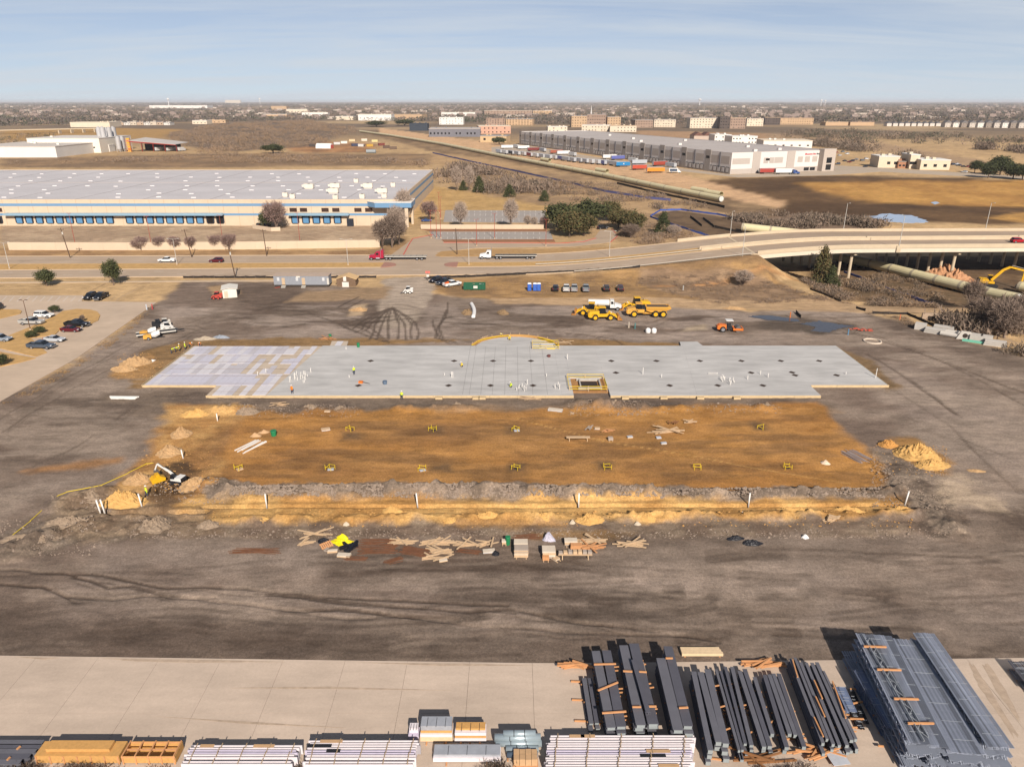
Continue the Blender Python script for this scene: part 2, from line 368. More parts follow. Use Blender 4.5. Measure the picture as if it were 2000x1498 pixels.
# paint areas in the order they lie over one another (corners measured in the photograph)
MUD, MUD_D, MUD_L = (127, 109, 96), (93, 78, 67), (168, 150, 136)
ORG, ORG_D, SAND = (190, 137, 76), (146, 108, 70), (206, 160, 92)
def DUST(L, pts, c, k): L(pts, c, 6, 4, 6, a=(.42 if k == 0 else .75), seed=50 + k, spot=(.54 if k == 0 else .5), cs=(15, 5))
def LAYERS(L, S):
 # ---- far and middle distance
 L([(1330, 352), (1600, 342), (2000, 352), (2100, 440), (1500, 430), (1440, 400)], (112, 86, 60), 12, 8, 30, c2=(92, 70, 50), cs=30)
 L([(1560, 357), (1760, 354), (2100, 352), (2100, 405), (1830, 402), (1690, 395), (1600, 375)], (200, 152, 86), 14, 12, 25, c2=(176, 130, 74), cs=22)
 L([(1930, 425), (2010, 415), (2010, 435)], (190, 145, 84), 8, 6, 12)
 L([(700, 258), (735, 255), (1000, 300), (1300, 355), (1530, 400), (1510, 430), (1310, 400), (1100, 350), (860, 300)], (128, 104, 80), 10, 8, 20, c2=(158, 130, 98), cs=18)
 L([(740, 250), (1000, 284), (1330, 340), (1540, 396), (1520, 406), (1400, 384), (1200, 342), (960, 297), (740, 262)], (212, 172, 132), 6, 4, 12)
 L([(880, 300), (1010, 320), (1120, 340), (1000, 345), (900, 330), (700, 300)], (186, 152, 112), 12, 10, 30)
 L([(830, 330), (1060, 330), (1300, 370), (1400, 420), (1400, 480), (1190, 470), (1070, 415), (960, 385), (840, 355)], (158, 130, 100), 14, 10, 24, c2=(184, 152, 114), cs=20)
 L([(838, 360), (960, 385), (1075, 405), (1075, 420), (840, 412), (800, 440)], (192, 156, 104), 8, 5, 16)
 L([(1275, 420), (1320, 412), (1540, 440), (1500, 466), (1390, 466), (1290, 435)], (118, 96, 74), 4, 2, 10, c2=(104, 84, 66))
 L([(1430, 432), (1560, 418), (1680, 425), (1700, 450), (1560, 455), (1480, 445)], (134, 112, 94), 8, 6, 12)
 L([(600, 275), (740, 282), (720, 298), (600, 300), (560, 292)], (186, 138, 94), 14, 10, 20, c2=(150, 112, 80), cs=18)
 L([(0, 255), (200, 250), (420, 255), (420, 268), (0, 275)], (178, 140, 88), 30, 20, 60)
 L([(330, 262), (420, 240), (600, 235), (690, 252), (600, 285), (450, 300), (360, 285)], (122, 104, 88), 30, 20, 60)
 L([(0, 330), (840, 325), (840, 300), (400, 300), (0, 310)], (160, 130, 98), 20, 14, 30, c2=(134, 110, 86), cs=25)
 L([(1500, 285), (1700, 292), (2010, 345), (2010, 330), (1620, 262), (1500, 262)], (176, 146, 114), 20, 12, 40)
 L([(1240, 255), (1500, 262), (1500, 275), (1250, 268)], (178, 142, 108), 20, 12, 40)
 # ---- dock yard of the long warehouse, verge, median
 L([(0, 438), (800, 440), (770, 470), (20, 476), (0, 480)], (188, 162, 134), 3, 1.5, 8, c2=(172, 146, 120), cs=12)
 L([(0, 486), (720, 490), (800, 470), (800, 498), (0, 501)], (176, 140, 100), 3, 2, 7, c2=(156, 122, 88), cs=9)
 L([(740, 500), (800, 470), (790, 462), (720, 490)], (150, 120, 86), 4, 2, 7)
 # ---- grass of the embankment on the right of the site
 L([(840, 545), (1000, 541), (1240, 522), (1480, 520), (1560, 570), (1700, 600), (1400, 598), (1000, 588), (850, 575)], (172, 136, 92), 4, 3, 7, c2=(146, 116, 84), cs=8)
 L([(1250, 525), (1480, 518), (1570, 575), (1700, 598), (1420, 596), (1260, 560)], (142, 116, 92), 4, 3, 6, c2=(158, 130, 102), cs=5)
 L([(1260, 560), (1400, 545), (1540, 540), (1560, 548), (1350, 556)], (188, 140, 94), 3, 2, 5)
 L([(1560, 520), (1700, 505), (1990, 590), (2010, 640), (1830, 600), (1650, 585)], (132, 106, 80), 5, 3, 6, c2=(112, 92, 70), cs=6)
 L([(1700, 500), (2010, 500), (2010, 600), (1900, 585), (1760, 535)], (120, 96, 72), 4, 3, 6, c2=(100, 80, 62), cs=8)
 L([(1760, 540), (1900, 575), (2010, 600), (2010, 560), (1880, 540)], (104, 86, 68), 3, 2, 5)
 # ---- site mud
 L([(-60, 800), (150, 712), (310, 590), (355, 546), (560, 550), (760, 566), (1000, 590), (1400, 604), (1700, 612), (1850, 650), (2060, 720), (2100, 1330), (-100, 1330)], MUD, 3, 3, 8, rgh=0.10, c2=(147, 129, 114), cs=14)
 for k, (pts, c, a) in enumerate([
  ([(480, 590), (1000, 602), (1500, 612), (1680, 640), (1400, 650), (1180, 640), (700, 640), (470, 625)], MUD_D, 0.6),
  ([(420, 560), (560, 556), (640, 575), (540, 600), (430, 585)], MUD_D, 0.5),
  ([(90, 770), (260, 780), (250, 850), (60, 850), (0, 800)], MUD_D, 0.6),
  ([(0, 850), (220, 830), (240, 880), (120, 920), (0, 930)], MUD_D, 0.4),
  ([(600, 1075), (1200, 1085), (1300, 1110), (1100, 1150), (640, 1130)], MUD_D, 0.7),
  ([(1080, 1045), (1450, 1042), (1440, 1075), (1100, 1090)], MUD_D, 0.6),
  ([(1500, 1050), (1850, 1060), (1700, 1110), (1480, 1090)], MUD_D, 0.5),
  ([(1880, 1000), (2050, 960), (2050, 1120), (1900, 1110)], MUD_D, 0.5),
  ([(1700, 620), (2050, 700), (2050, 740), (1900, 700)], MUD_D, 0.5),
  ([(700, 1240), (1100, 1255), (1100, 1290), (0, 1282), (0, 1230)], MUD_D, 0.55),
  ([(1620, 1190), (1800, 1230), (1500, 1260), (1250, 1230)], MUD_D, 0.4),
  ([(520, 640), (900, 640), (900, 668), (520, 660)], MUD_L, 0.6),
  ([(830, 590), (960, 620), (830, 640), (790, 600)], MUD_L, 0.6),
  ([(120, 690), (230, 650), (240, 690), (160, 720)], MUD_L, 0.6),
  ([(300, 880), (230, 940), (60, 980), (0, 1010), (0, 960), (160, 920)], MUD_L, 0.5),
  ([(1120, 650), (1500, 655), (1620, 665), (1300, 668), (1120, 664)], MUD_L, 0.6),
  ([(1640, 690), (1800, 720), (2050, 850), (2050, 960), (1850, 880), (1740, 780)], MUD_L, 0.55),
  ([(200, 1070), (640, 1060), (600, 1120), (200, 1110)], MUD_L, 0.5),
  ([(0, 1120), (700, 1160), (1200, 1180), (1300, 1215), (600, 1210), (0, 1175)], (142, 126, 115), 0.5),
  ([(1100, 1130), (1500, 1110), (1700, 1130), (1500, 1170), (1150, 1165)], MUD_L, 0.5),
  ([(-60, 1190), (700, 1215), (1300, 1235), (2060, 1215), (2060, 1300), (-60, 1300)], (96, 82, 72), .7),
  ([(1500, 1200), (2050, 1150), (2050, 1250), (1650, 1270)], (150, 134, 122), 0.5)]):
  L(pts, c, 7, 5, 6, a=a, seed=k)
 for k, (pts, c_) in enumerate((([(-60, 1040), (2060, 1050), (2060, 1285), (-60, 1285)], (150, 133, 119)), ([(-60, 800), (330, 600), (300, 780), (250, 900), (-60, 1060)], (160, 142, 126)), ([(1640, 670), (1800, 640), (2060, 720), (2060, 1060), (1900, 1060)], (162, 144, 128)), ([(320, 600), (1700, 600), (1640, 672), (300, 672)], (170, 152, 138)))):
  DUST(L, pts, c_, k)
 # paler tyre-worn earth, entry drive
 L([(752, 545), (838, 540), (850, 575), (830, 600), (800, 640), (745, 640), (740, 600)], (176, 158, 140), 2, 2, 4)
 L([(960, 583), (1240, 580), (1480, 588), (1700, 596), (2010, 606), (2010, 618), (1700, 612), (1250, 598), (960, 594)], (190, 158, 122), 2, 1.5, 5)
 L([(600, 570), (760, 560), (760, 585), (560, 590)], (166, 138, 108), 3, 2, 5)
 L([(410, 560), (450, 555), (470, 575), (420, 582)], (172, 142, 108), 2, 2, 4)
 L([(690, 596), (716, 594), (708, 616), (680, 618)], (186, 160, 130), 1.5, 1, 3)
 L([(1340, 640), (1375, 635), (1380, 645), (1330, 648)], (176, 156, 132), 2, 1, 3)
 L([(1480, 628), (1560, 622), (1680, 636), (1600, 655), (1480, 640)], (96, 84, 74), 3, 2, 5)
 # ---- building slab surroundings
 L([(270, 690), (360, 665), (640, 660), (930, 664), (700, 680), (360, 685), (300, 755), (250, 760)], (154, 122, 84), 2, 2, 4, rgh=0.25)
 L([(215, 735), (240, 715), (300, 690), (310, 710), (290, 735), (230, 742)], (182, 140, 92), 2, 1, 4, rgh=.3)
 L([(1085, 660), (1330, 672), (1400, 676), (1100, 684)], (150, 118, 80), 1.5, 1.5, 4)
 L([(1630, 676), (1690, 700), (1760, 755), (1730, 765), (1640, 690)], (140, 114, 84), 2, 1.5, 3, rgh=.3)
 L([(190, 765), (400, 760), (620, 782), (1110, 776), (1600, 778), (1640, 800), (1500, 812), (1100, 815), (600, 815), (420, 830), (200, 800)], (138, 120, 104), 4, 3, 5, c2=(118, 102, 90), rgh=.25)
 # ---- orange pad
 L([(485, 808), (800, 803), (1200, 800), (1595, 786), (1650, 850), (1705, 885), (1770, 965), (1400, 972), (440, 978), (385, 970), (425, 885), (455, 838)], ORG, 2.5, 2.5, 5, c2=(172, 122, 68), cs=10)
 for k, (pts, a) in enumerate([([(640, 830), (900, 815), (1250, 830), (1500, 845), (1000, 880), (650, 870)], .65), ([(560, 890), (700, 880), (900, 900), (1000, 940), (540, 940)], .6),
                                  ([(1020, 890), (1450, 895), (1500, 920), (1100, 930)], .7), ([(1450, 850), (1560, 845), (1600, 880), (1480, 890)], .5), ([(900, 930), (1300, 935), (1200, 965), (880, 960)], .45)]):
  L(pts, ORG_D, 8, 5, 5, a=a, seed=20 + k)
 L([(485, 808), (1595, 790), (1760, 962), (400, 972)], (194, 144, 86), 6, 4, 6, a=.4, seed=61, spot=.5, cs=(11, 2.2)); L([(485, 808), (1595, 790), (1760, 962), (400, 972)], (116, 88, 62), 6, 4, 6, a=.5, seed=66, spot=.55, cs=(13, 2.6))
 for k, p in enumerate([(687, 850, 18), (860, 912, 22), (1010, 912, 14), (850, 838, 14), (1485, 832, 16), (1000, 838, 12), (645, 912, 14), (1180, 910, 12)]):
  L([(p[0] - p[2], p[1] - 6), (p[0] + p[2], p[1] - 5), (p[0] + p[2], p[1] + 8), (p[0] - p[2], p[1] + 8)], (98, 80, 62), 2.2, 1, 2, a=.75, seed=k)
 # ---- diggings round the pad
 L([(320, 790), (490, 795), (450, 850), (430, 900), (410, 995), (170, 1010), (210, 965), (270, 905), (310, 850)], (214, 168, 108), 3, 2.5, 4, c2=(188, 140, 86), cs=4, rgh=.3)
 L([(380, 870), (460, 830), (440, 900), (400, 960), (330, 955)], (150, 108, 68), 3, 2, 3, a=.7, rgh=.35)
 L([(290, 925), (370, 900), (400, 940), (350, 985), (280, 985)], (92, 72, 54), 2, 2, 3, a=.85, rgh=.3)
 L([(440, 944), (1000, 945), (1290, 950), (1500, 958), (1770, 955), (1780, 985), (400, 985), (400, 955)], (172, 150, 130), 1.2, 2.2, 3, c2=(134, 117, 102), cs=3, rgh=.5)
 L([(400, 976), (1770, 974), (1800, 1005), (1780, 1012), (1300, 1022), (390, 1032), (300, 1040), (250, 1010), (180, 1000)], (218, 172, 108), 1.5, 1.6, 4, c2=(190, 142, 84), cs=5, rgh=.25)
 L([(250, 1018), (700, 1024), (1500, 1018), (1830, 1008), (1880, 1045), (600, 1052), (250, 1052), (150, 1040)], (150, 130, 110), 1.5, 1.5, 3, c2=(128, 108, 92), cs=3, rgh=.25)
 L([(860, 1020), (1010, 1010), (1100, 1025), (900, 1032)], (184, 136, 78), 2, 1.5, 3, a=.7)
 L([(0, 1060), (130, 980), (210, 960), (250, 1010), (330, 1000), (330, 1050), (180, 1060), (0, 1100)], (156, 138, 121), 2, 2, 3, c2=(126, 109, 95), cs=3, rgh=.6)
 L([(100, 985), (210, 950), (300, 985), (420, 1000), (430, 1040), (260, 1055), (120, 1050)], (168, 144, 118), 3, 2.5, 3, a=.8, c2=(138, 114, 92), cs=2.5, rgh=.55, seed=9)
 L([(40, 920), (240, 890), (240, 905), (140, 920)], (168, 122, 78), 2, 1.5, 4, a=.8)
 L([(1680, 870), (1770, 890), (1840, 960), (1895, 1048), (1810, 1050), (1755, 975)], (160, 141, 123), 3, 2.5, 3, c2=(126, 108, 94), cs=3, rgh=.6)
 L([(1830, 945), (1880, 930), (1960, 985), (1960, 1000), (1890, 995), (1840, 985)], (184, 162, 138), 2.5, 2.5, 3, a=.9)
 L([(1730, 855), (1790, 855), (1860, 905), (1840, 925), (1760, 900)], (170, 128, 78), 2, 1.5, 3)
 L([(1040, 1042), (1240, 1042), (1240, 1052), (1040, 1052)], (176, 132, 74), 2, 1.5, 3, a=.5)
 # ---- ruts and wheel marks
 d = (84, 70, 60)
 for k, (pts, w, a) in enumerate([
  ([(0, 1116), (120, 1115), (220, 1130), (330, 1150), (480, 1148), (620, 1165), (800, 1175), (1000, 1188)], .5, .8),
  ([(0, 1140), (90, 1142), (130, 1162), (230, 1168), (300, 1162), (420, 1178), (620, 1190), (900, 1210)], .55, .85),
  ([(140, 1125), (210, 1150), (260, 1145), (340, 1170), (420, 1165)], .4, .7),
  ([(500, 1160), (680, 1176), (860, 1186), (1000, 1196), (1200, 1226)], .4, .8),
  ([(560, 1185), (760, 1200), (960, 1228), (1380, 1250)], .35, .6),
  ([(1110, 1210), (1200, 1225), (1400, 1252)], .3, .6),
  ([(0, 845), (140, 760), (280, 690), (400, 640)], .9, .4), ([(0, 820), (120, 745), (260, 670), (400, 620)], .8, .35),
  ([(1640, 640), (1800, 690), (2020, 775)], 1.0, .55), ([(1600, 612), (1700, 650), (1850, 710), (2020, 800)], .9, .4),
  ([(1690, 690), (1760, 730), (1840, 790), (1870, 810)], 1.4, .55), ([(1740, 760), (1850, 830), (1990, 960)], .8, .3),
  ([(1100, 650), (1200, 662), (1215, 672)], .9, .6), ([(1060, 645), (1150, 655), (1190, 668)], .6, .5)]):
  S(pts, w * .4, (82, 68, 58), a, .2, dent=-.16, wob=.5, seed=k); S([(q[0] + 6, q[1] + (9 if q[1] > 1000 else 4)) for q in pts], w * .3, d, a * .8, .14, dent=-.12, wob=.7, seed=k + 30, brk=.45)
 hub = (765, 600)
 for k, (mx, ex, ey) in enumerate([(700, 672, 640), (716, 692, 650), (724, 704, 648), (735, 722, 664), (748, 736, 663), (756, 762, 664), (780, 778, 663), (790, 792, 663), (802, 803, 663), (815, 816, 663), (680, 754, 668), (700, 760, 670)]):
  S([hub, ((hub[0] + mx) / 2, 615), (mx, 632), ((mx + ex) / 2, 645), (ex, ey)], .3, (92, 78, 68), .8, .3, dent=-.05, wob=.4, seed=k)
 for pts in ([(875, 590), (870, 620), (855, 640), (850, 660), (890, 670)], [(845, 625), (850, 645), (862, 665), (880, 672)], [(870, 605), (858, 640), (866, 662), (888, 668)], [(500, 598), (600, 610), (660, 632), (700, 650), (750, 668)], [(500, 630), (640, 628), (760, 618)], [(660, 600), (700, 580)], [(672, 604), (712, 584)], [(0, 660 + 20), (40, 690)]):
  S(pts, .3, (88, 74, 64), .75, .3, dent=-.05, wob=.3)
 rr = random.Random(5)
 for k in range(150):
  px, py = rr.uniform(-30, 2030), rr.choice((rr.uniform(1060, 1270), rr.uniform(1060, 1270), rr.uniform(600, 665), rr.uniform(640, 1000)))
  if 280 < px < 1760 and 668 < py < 1050: continue
  L_ = rr.uniform(120, 480) * (py / 1100); sl = rr.gauss(0, .05) if 150 < px < 1750 or py > 1050 else (-.6 if px < 600 else .42); c_ = rr.choice(((162, 143, 127), (156, 138, 122), (80, 67, 57), (74, 62, 53), (84, 70, 60)))
  bow = rr.uniform(-12, 12); w_ = rr.choice((.25, .35, 1.2)); pts = [(px + L_ * t, min(1279, py + sl * L_ * t + bow * math.sin(3.1 * t))) for t in (0, .25, .5, .75, 1)]
  for o_ in (0, 10 * py / 900): S([(q[0], min(1281, q[1] + o_)) for q in pts], w_, c_, rr.uniform(.2, .5), .3, dent=-.03, wob=.5, seed=k, brk=.42)
 # soft-footing chalk / string line across the pad
 S([(1010, 818), (1180, 862), (1340, 888), (1460, 912), (1660, 945)], .12, (206, 160, 96), .7, .1)
def RIDGES():
 """spoil heaps and trenches: ends, height, half width, lumpiness, seed"""
 o = []
 def r(a, b, h, w, l=.6, s=0): p, q = G(*a), G(*b); o.append(((p.x, p.y), (q.x, q.y), h, w, l, s))
 r((445, 966), (750, 962), 1.5, 2.3, .45, 1); r((770, 962), (850, 960), 1.5, 2.2, .4, 2); r((868, 962), (925, 960), 1.5, 2.1, .3, 3); r((945, 962), (1000, 962), 1.5, 2.1, .3, 4)
 r((1035, 965), (1085, 964), 1.5, 2.0, .3, 5); r((1120, 966), (1178, 964), 1.4, 2.0, .3, 6); r((1200, 966), (1270, 964), 1.4, 1.9, .3, 7); r((1300, 966), (1480, 963), 1.0, 1.6, .6, 8)
 r((1490, 964), (1750, 962), .9, 1.5, .7, 9)
 r((30, 1075), (180, 1020), 1.1, 3.0, .6, 11); r((120, 985), (200, 965), 1.2, 2.5, .5, 12); r((1700, 905), (1870, 1040), .8, 2.2, .7, 13)
 r((420, 800), (480, 800), .9, 2.6, .5, 14); r((1130, 792), (1250, 795), 1.3, 3.2, .4, 15); r((600, 800), (690, 802), .7, 2.4, .6, 16); r((780, 798), (920, 798), .7, 2.0, .6, 17)
 r((1290, 800), (1330, 798), .7, 1.8, .5, 18); r((1485, 796), (1510, 800), .9, 1.6, .4, 19)
 r((400, 1018), (1790, 1005), .9, 1.5, .85, 20); r((400, 945), (440, 948), 1.2, 2.2, .3, 21)
 # trenches
 r((400, 990), (1765, 987), -.95, .42, 0, 0); r((200, 1003), (400, 1000), -.9, .5, 0, 0)
 return o
def PITS(x, y):
 k = np.zeros_like(x)
 for (px, py, rx, ry) in ((352, 945, 4.0, 3.4), (300, 1000, 2.0, 1.2)):
  p = GZ(px, py); k = np.maximum(k, 1 - np.clip(np.hypot((x - p.x) / rx, (y - p.y) / ry), 0, 1) ** 2)
 return np.clip(k * 1.6, 0, 1)
ground()
# ------------------------------------------------------------------ paving
M_CONC = posmat('yard_concrete', (205, 184, 165), ((.12, (.6, 1.4, 1), .86, 1.1), (.9, (.25, 1, 1), .93, 1.06), (5, (1, 1, 1), .94, 1.05)))
M_CONC2 = posmat('lot_concrete', (200, 177, 154), ((.1, (1, 1, 1), .88, 1.1), (.8, (.4, 1, 1), .94, 1.06)))
M_ROAD = posmat('road_concrete', (186, 163, 140), ((.7, (.03, 1, 1), .86, 1.1), (.08, (1, 1, 1), .9, 1.08)))
M_KERB = mat('kerb_concrete', (200, 176, 148), .85, var=.08)
M_DRY = mat('dry_turf', (196, 156, 100), .95, var=.22, scale=.6)
M_BRICKP = mat('brick_paver', (168, 124, 108), .9, var=.12)
M_PAINTW = mat('white_marking', (222, 214, 204), .8, var=.1)
M_REDK = mat('red_kerb_paint', (206, 96, 84), .8, var=.1)
M_DARKEDGE = mat('joint_filler', (128, 112, 98), .9, var=.1)
# front storage yard: slab bed with separate cast panels, joints left open between them
def yard():
 y1 = 58.2
 m = MB(); m.prism([(-60, 22), (64, 22), (64, y1 - .02), (5, y1 - 1.02), (-60, y1 + .25)], -.3, .045)
 bed = struct(m.build('storage_yard', M_DARKEDGE))
 def edge(x): return (y1 + .25 - (x + 60) * 1.27 / 65) if x < 5 else y1 - 1.02 + (x - 5) / 59.
 xs = [-60 + 6.2 * i for i in range(21)]
 ysx = [22, 29.6, 37.2, 44.8, 50.9, None]
 for i in range(20):
  for j in range(5):
   a, b = xs[i] + .012, xs[i + 1] - .012
   c = ysx[j] + .012; d0 = (ysx[j + 1] - .012) if ysx[j + 1] else edge(a); d1 = (ysx[j + 1] - .012) if ysx[j + 1] else edge(b)
   h = .115 + random.uniform(-.003, .003)
   MB().prism([(a, c), (b, c), (b, d1), (a, d0)], .0455, h).build('panel', M_CONC, bed)
yard()
YARDZ = .116
def strip(name, f0, f1, xs, mats, zf=None, dz=0.0, drop=.3, parent=None):
 """a ribbon along the road between two edges, with sides"""
 m = MB(); zf = zf or road_z; n = len(xs)
 vs = []
 for x in xs:
  z = float(zf(x)) + dz; a, b = float(f0(x)), float(f1(x))
  vs += [(x, a, z - drop), (x, a, z), (x, b, z), (x, b, z - drop)]
 fs = []
 for i in range(n - 1):
  k = 4 * i
  for j in range(3): fs.append((k + j, k + 4 + j, k + 5 + j, k + 1 + j))
 fs += [(0, 1, 2, 3), tuple(4 * (n - 1) + q for q in (3, 2, 1, 0))]
 m.add(vs, [tuple(reversed(f)) for f in fs])
 return m.build(name, mats, parent)
def rng(a, b, s=4.0):
 n = max(2, int(abs(b - a) / s) + 1); return [a + (b - a) * i / (n - 1) for i in range(n)]
NW, FW = 11.5, 13.2
def rn(o): return lambda x: road_n(x) + o
def rf(o): return lambda x: road_f(x) + o
XL, XB, XR = -430.0, ABUT, 330.0
struct(strip('road', rn(0), rn(NW), rng(XL, XB), M_ROAD, dz=.06))
struct(strip('road', rf(-FW), rf(0), rng(XL, XB), M_ROAD, dz=.06))
struct(strip('road_crossover', rn(NW + .01), rf(-FW - .01), rng(-49, -14), M_ROAD, dz=.056))
for a, b in ((XL, -44), (-18.5, 78)):
 md = struct(strip('median', rn(NW + .35), rf(-FW - .35), rng(a, b), M_DRY, dz=.19))
 for f0, f1 in ((rn(NW + .02), rn(NW + .34)), (rf(-FW - .34), rf(-FW - .02))):
  strip('kerb', f0, f1, rng(a, b), M_KERB, dz=.21, parent=md)
 e = b if b < 0 else a; sg = 1 if b < 0 else -1
 m = MB(); yc = float(road_n(e) + NW + road_f(e) - FW) / 2; hw = float(road_f(e) - FW - road_n(e) - NW) / 2
 m.prism([(e + sg * 4.6 * math.cos(t), yc + hw * math.sin(t)) for t in [R(q) for q in (range(-90, 91, 15) if sg > 0 else range(-90, 91, 15))]][::sg] , 0, .235)
 m.build('brick_nose', M_BRICKP, md)
for f0, f1, a, b in ((rn(-.32), rn(-.01), XL, XB), (rf(.01), rf(.32), XL, -46), (rf(.01), rf(.32), -14, XB)):
 struct(strip('kerb', f0, f1, rng(a, b), M_KERB, dz=.21))
struct(strip('pavement', rn(-7.2), rn(-5.6), rng(XL, -72), M_KERB, dz=.09))
# worn lane lines
for off, s in ((3.9, 0), (7.7, 3), ):
 for i, x in enumerate(np.arange(-300 + s, 78, 12.0)):
  struct(strip('lane_line', rn(off - .06), rn(off + .06), rng(x, x + 3, 3), M_PAINTW, dz=.068, drop=.004))
for off in (-4.2, -8.4):
 for x in np.arange(-300, 78, 12.0):
  struct(strip('lane_line', rf(off - .06), rf(off + .06), rng(x, x + 3, 3), M_PAINTW, dz=.068, drop=.004))
def sheet(name, px, z, m_, drop=.25, raw=False):
 P = [(G(*q).x, G(*q).y) for q in px] if not raw else px
 a = sum(P[i][0] * P[(i + 1) % len(P)][1] - P[(i + 1) % len(P)][0] * P[i][1] for i in range(len(P)))
 if a < 0: P = P[::-1]
 return struct(MB().prism(P, z - drop, z).build(name, m_))
# car park on the left
lot = sheet('parking_lot', [(-260, 577), (163, 577.5), (160, 589), (306, 591), (262, 622), (150, 700), (0, 785), (-200, 800)], .09, M_CONC2)
for x in range(-10, 170, 15):
 a, b = GZ(x + 8, 579, .094), GZ(x - 2, 589, .094)
 MB().bar(a, b, .12, .006).build('bay_line', M_PAINTW, lot)
for x0, x1 in ((48, 30), (92, 74), (0, -20)):
 a, b = GZ(x0, 642 + (92 - x0) * .25, .094), GZ(x1, 655 + (92 - x0) * .25, .094); MB().bar(a, b, .12, .006).build('bay_line', M_PAINTW, lot)
for px in ([(123, 609), (150, 605), (176, 606), (190, 610), (196, 617), (192, 627), (165, 640), (115, 648), (108, 655), (60, 662), (92, 690), (70, 698), (-30, 674), (-10, 668), (60, 640), (105, 620)],
           [(-60, 604), (36, 606), (43, 609), (40, 614), (-60, 638)], [(-40, 682), (70, 701), (40, 709), (-10, 720), (-80, 724)]):
 isl = sheet('grass_island', px, .24, M_DRY, .2)
# driveway and lots beyond the road
sheet('driveway', [(758, 502.6), (800, 472), (806, 466), (845, 460), (930, 472), (1108, 476), (1160, 466), (1172, 450), (1195, 450), (1208, 462), (1190, 474), (1120, 482), (930, 485), (850, 494), (880, 502.6)], .07, M_ROAD)
lot2 = sheet('far_parking_lot', [(870, 411), (1066, 412), (1066, 436), (866, 434)], .06, mat('old_asphalt', (168, 158, 150), .9, var=.1, scale=.15))
lot3 = sheet('far_parking_lot', [(838, 453), (1075, 453), (1080, 467.5), (850, 468)], .075, mat('old_asphalt', (168, 158, 150)))
for k in range(17):
 for ya, yb in ((411.6, 415), (417, 422), (427, 433)):
  a, b = GZ(884 + k * 10.8, ya, .066), GZ(883 + k * 10.9, yb, .066); MB().bar(a, b, .16, .006).build('bay_line', M_PAINTW, lot2)
for k in range(18):
 for ya, yb in ((453.6, 457.5), (463, 467)):
  a, b = GZ(862 + k * 12, ya, .08), GZ(862 + k * 12, yb, .08); MB().bar(a, b, .16, .006).build('bay_line', M_PAINTW, lot3)
def kerbline(name, px, m_, w=.35, h=.16, raw=False):
 P = [G(*q) for q in px]; m = MB()
 for a, b in zip(P, P[1:]):
  m.bar((a.x, a.y, a.z + h / 2 + .05), (b.x, b.y, b.z + h / 2 + .05), w, h)
 return m.build(name, m_)
struct(kerbline('red_kerb', [(786, 502), (800, 476), (806, 467), (846, 459)], M_REDK)); struct(kerbline('red_kerb', [(866, 474.5), (960, 474.5), (1090, 476), (1140, 473), (1164, 466)], M_REDK))
struct(kerbline('red_kerb', [(1195, 449), (1207, 461), (1192, 474)], M_REDK))
sheet('planting_strip', [(862, 469), (1082, 468.5), (1085, 473.5), (868, 473.8)], .16, mat('bark_mulch', (150, 106, 76), .95, var=.2))
M_DRYV = mat('dry_verge', (180, 142, 94), .95, var=.22, scale=.5)
sheet('grass_island', [(850, 500), (862, 492), (935, 488), (1060, 488), (1200, 484), (1202, 489), (1060, 500), (860, 502)], .2, M_DRYV)
sheet('planting_strip', [(820, 448), (1065, 448.5), (1068, 452.6), (840, 452.6)], .12, mat('bark_mulch', (150, 106, 76)))
# ------------------------------------------------------------------ walls
M_CREAM = mat('cream_concrete', (212, 190, 164), .85, var=.06, scale=.2)
def low_wall(px, h, label, th=.3):
 P = [G(*q) for q in px]; o = thing('boundary_wall', label, 'wall', P[0])
 for a, b in zip(P, P[1:]):
  n = max(1, int((b - a).length / 7.5))
  for i in range(n):
   p, q = a.lerp(b, i / n) - P[0], a.lerp(b, (i + 1) / n) - P[0]; d = (q - p).normalized() * .015
   MB().bar(p + d + Vector((0, 0, h / 2 - .2)), q - d + Vector((0, 0, h / 2 - .2)), th, h + .4).build('wall_panel', M_CREAM, o)
 return o
low_wall([(18, 488.5), (250, 489), (500, 487), (742, 483.5)], 2.9, 'long low cream concrete wall along the road verge below the dock yard')
low_wall([(822, 447.5), (940, 447.5), (1062, 447.5)], 1.9, 'low cream wall at the edge of the far striped car park')
low_wall([(494, 446), (530, 452), (548, 451)], 1.6, 'short cream wall stub beside the warehouse dock with black cars')
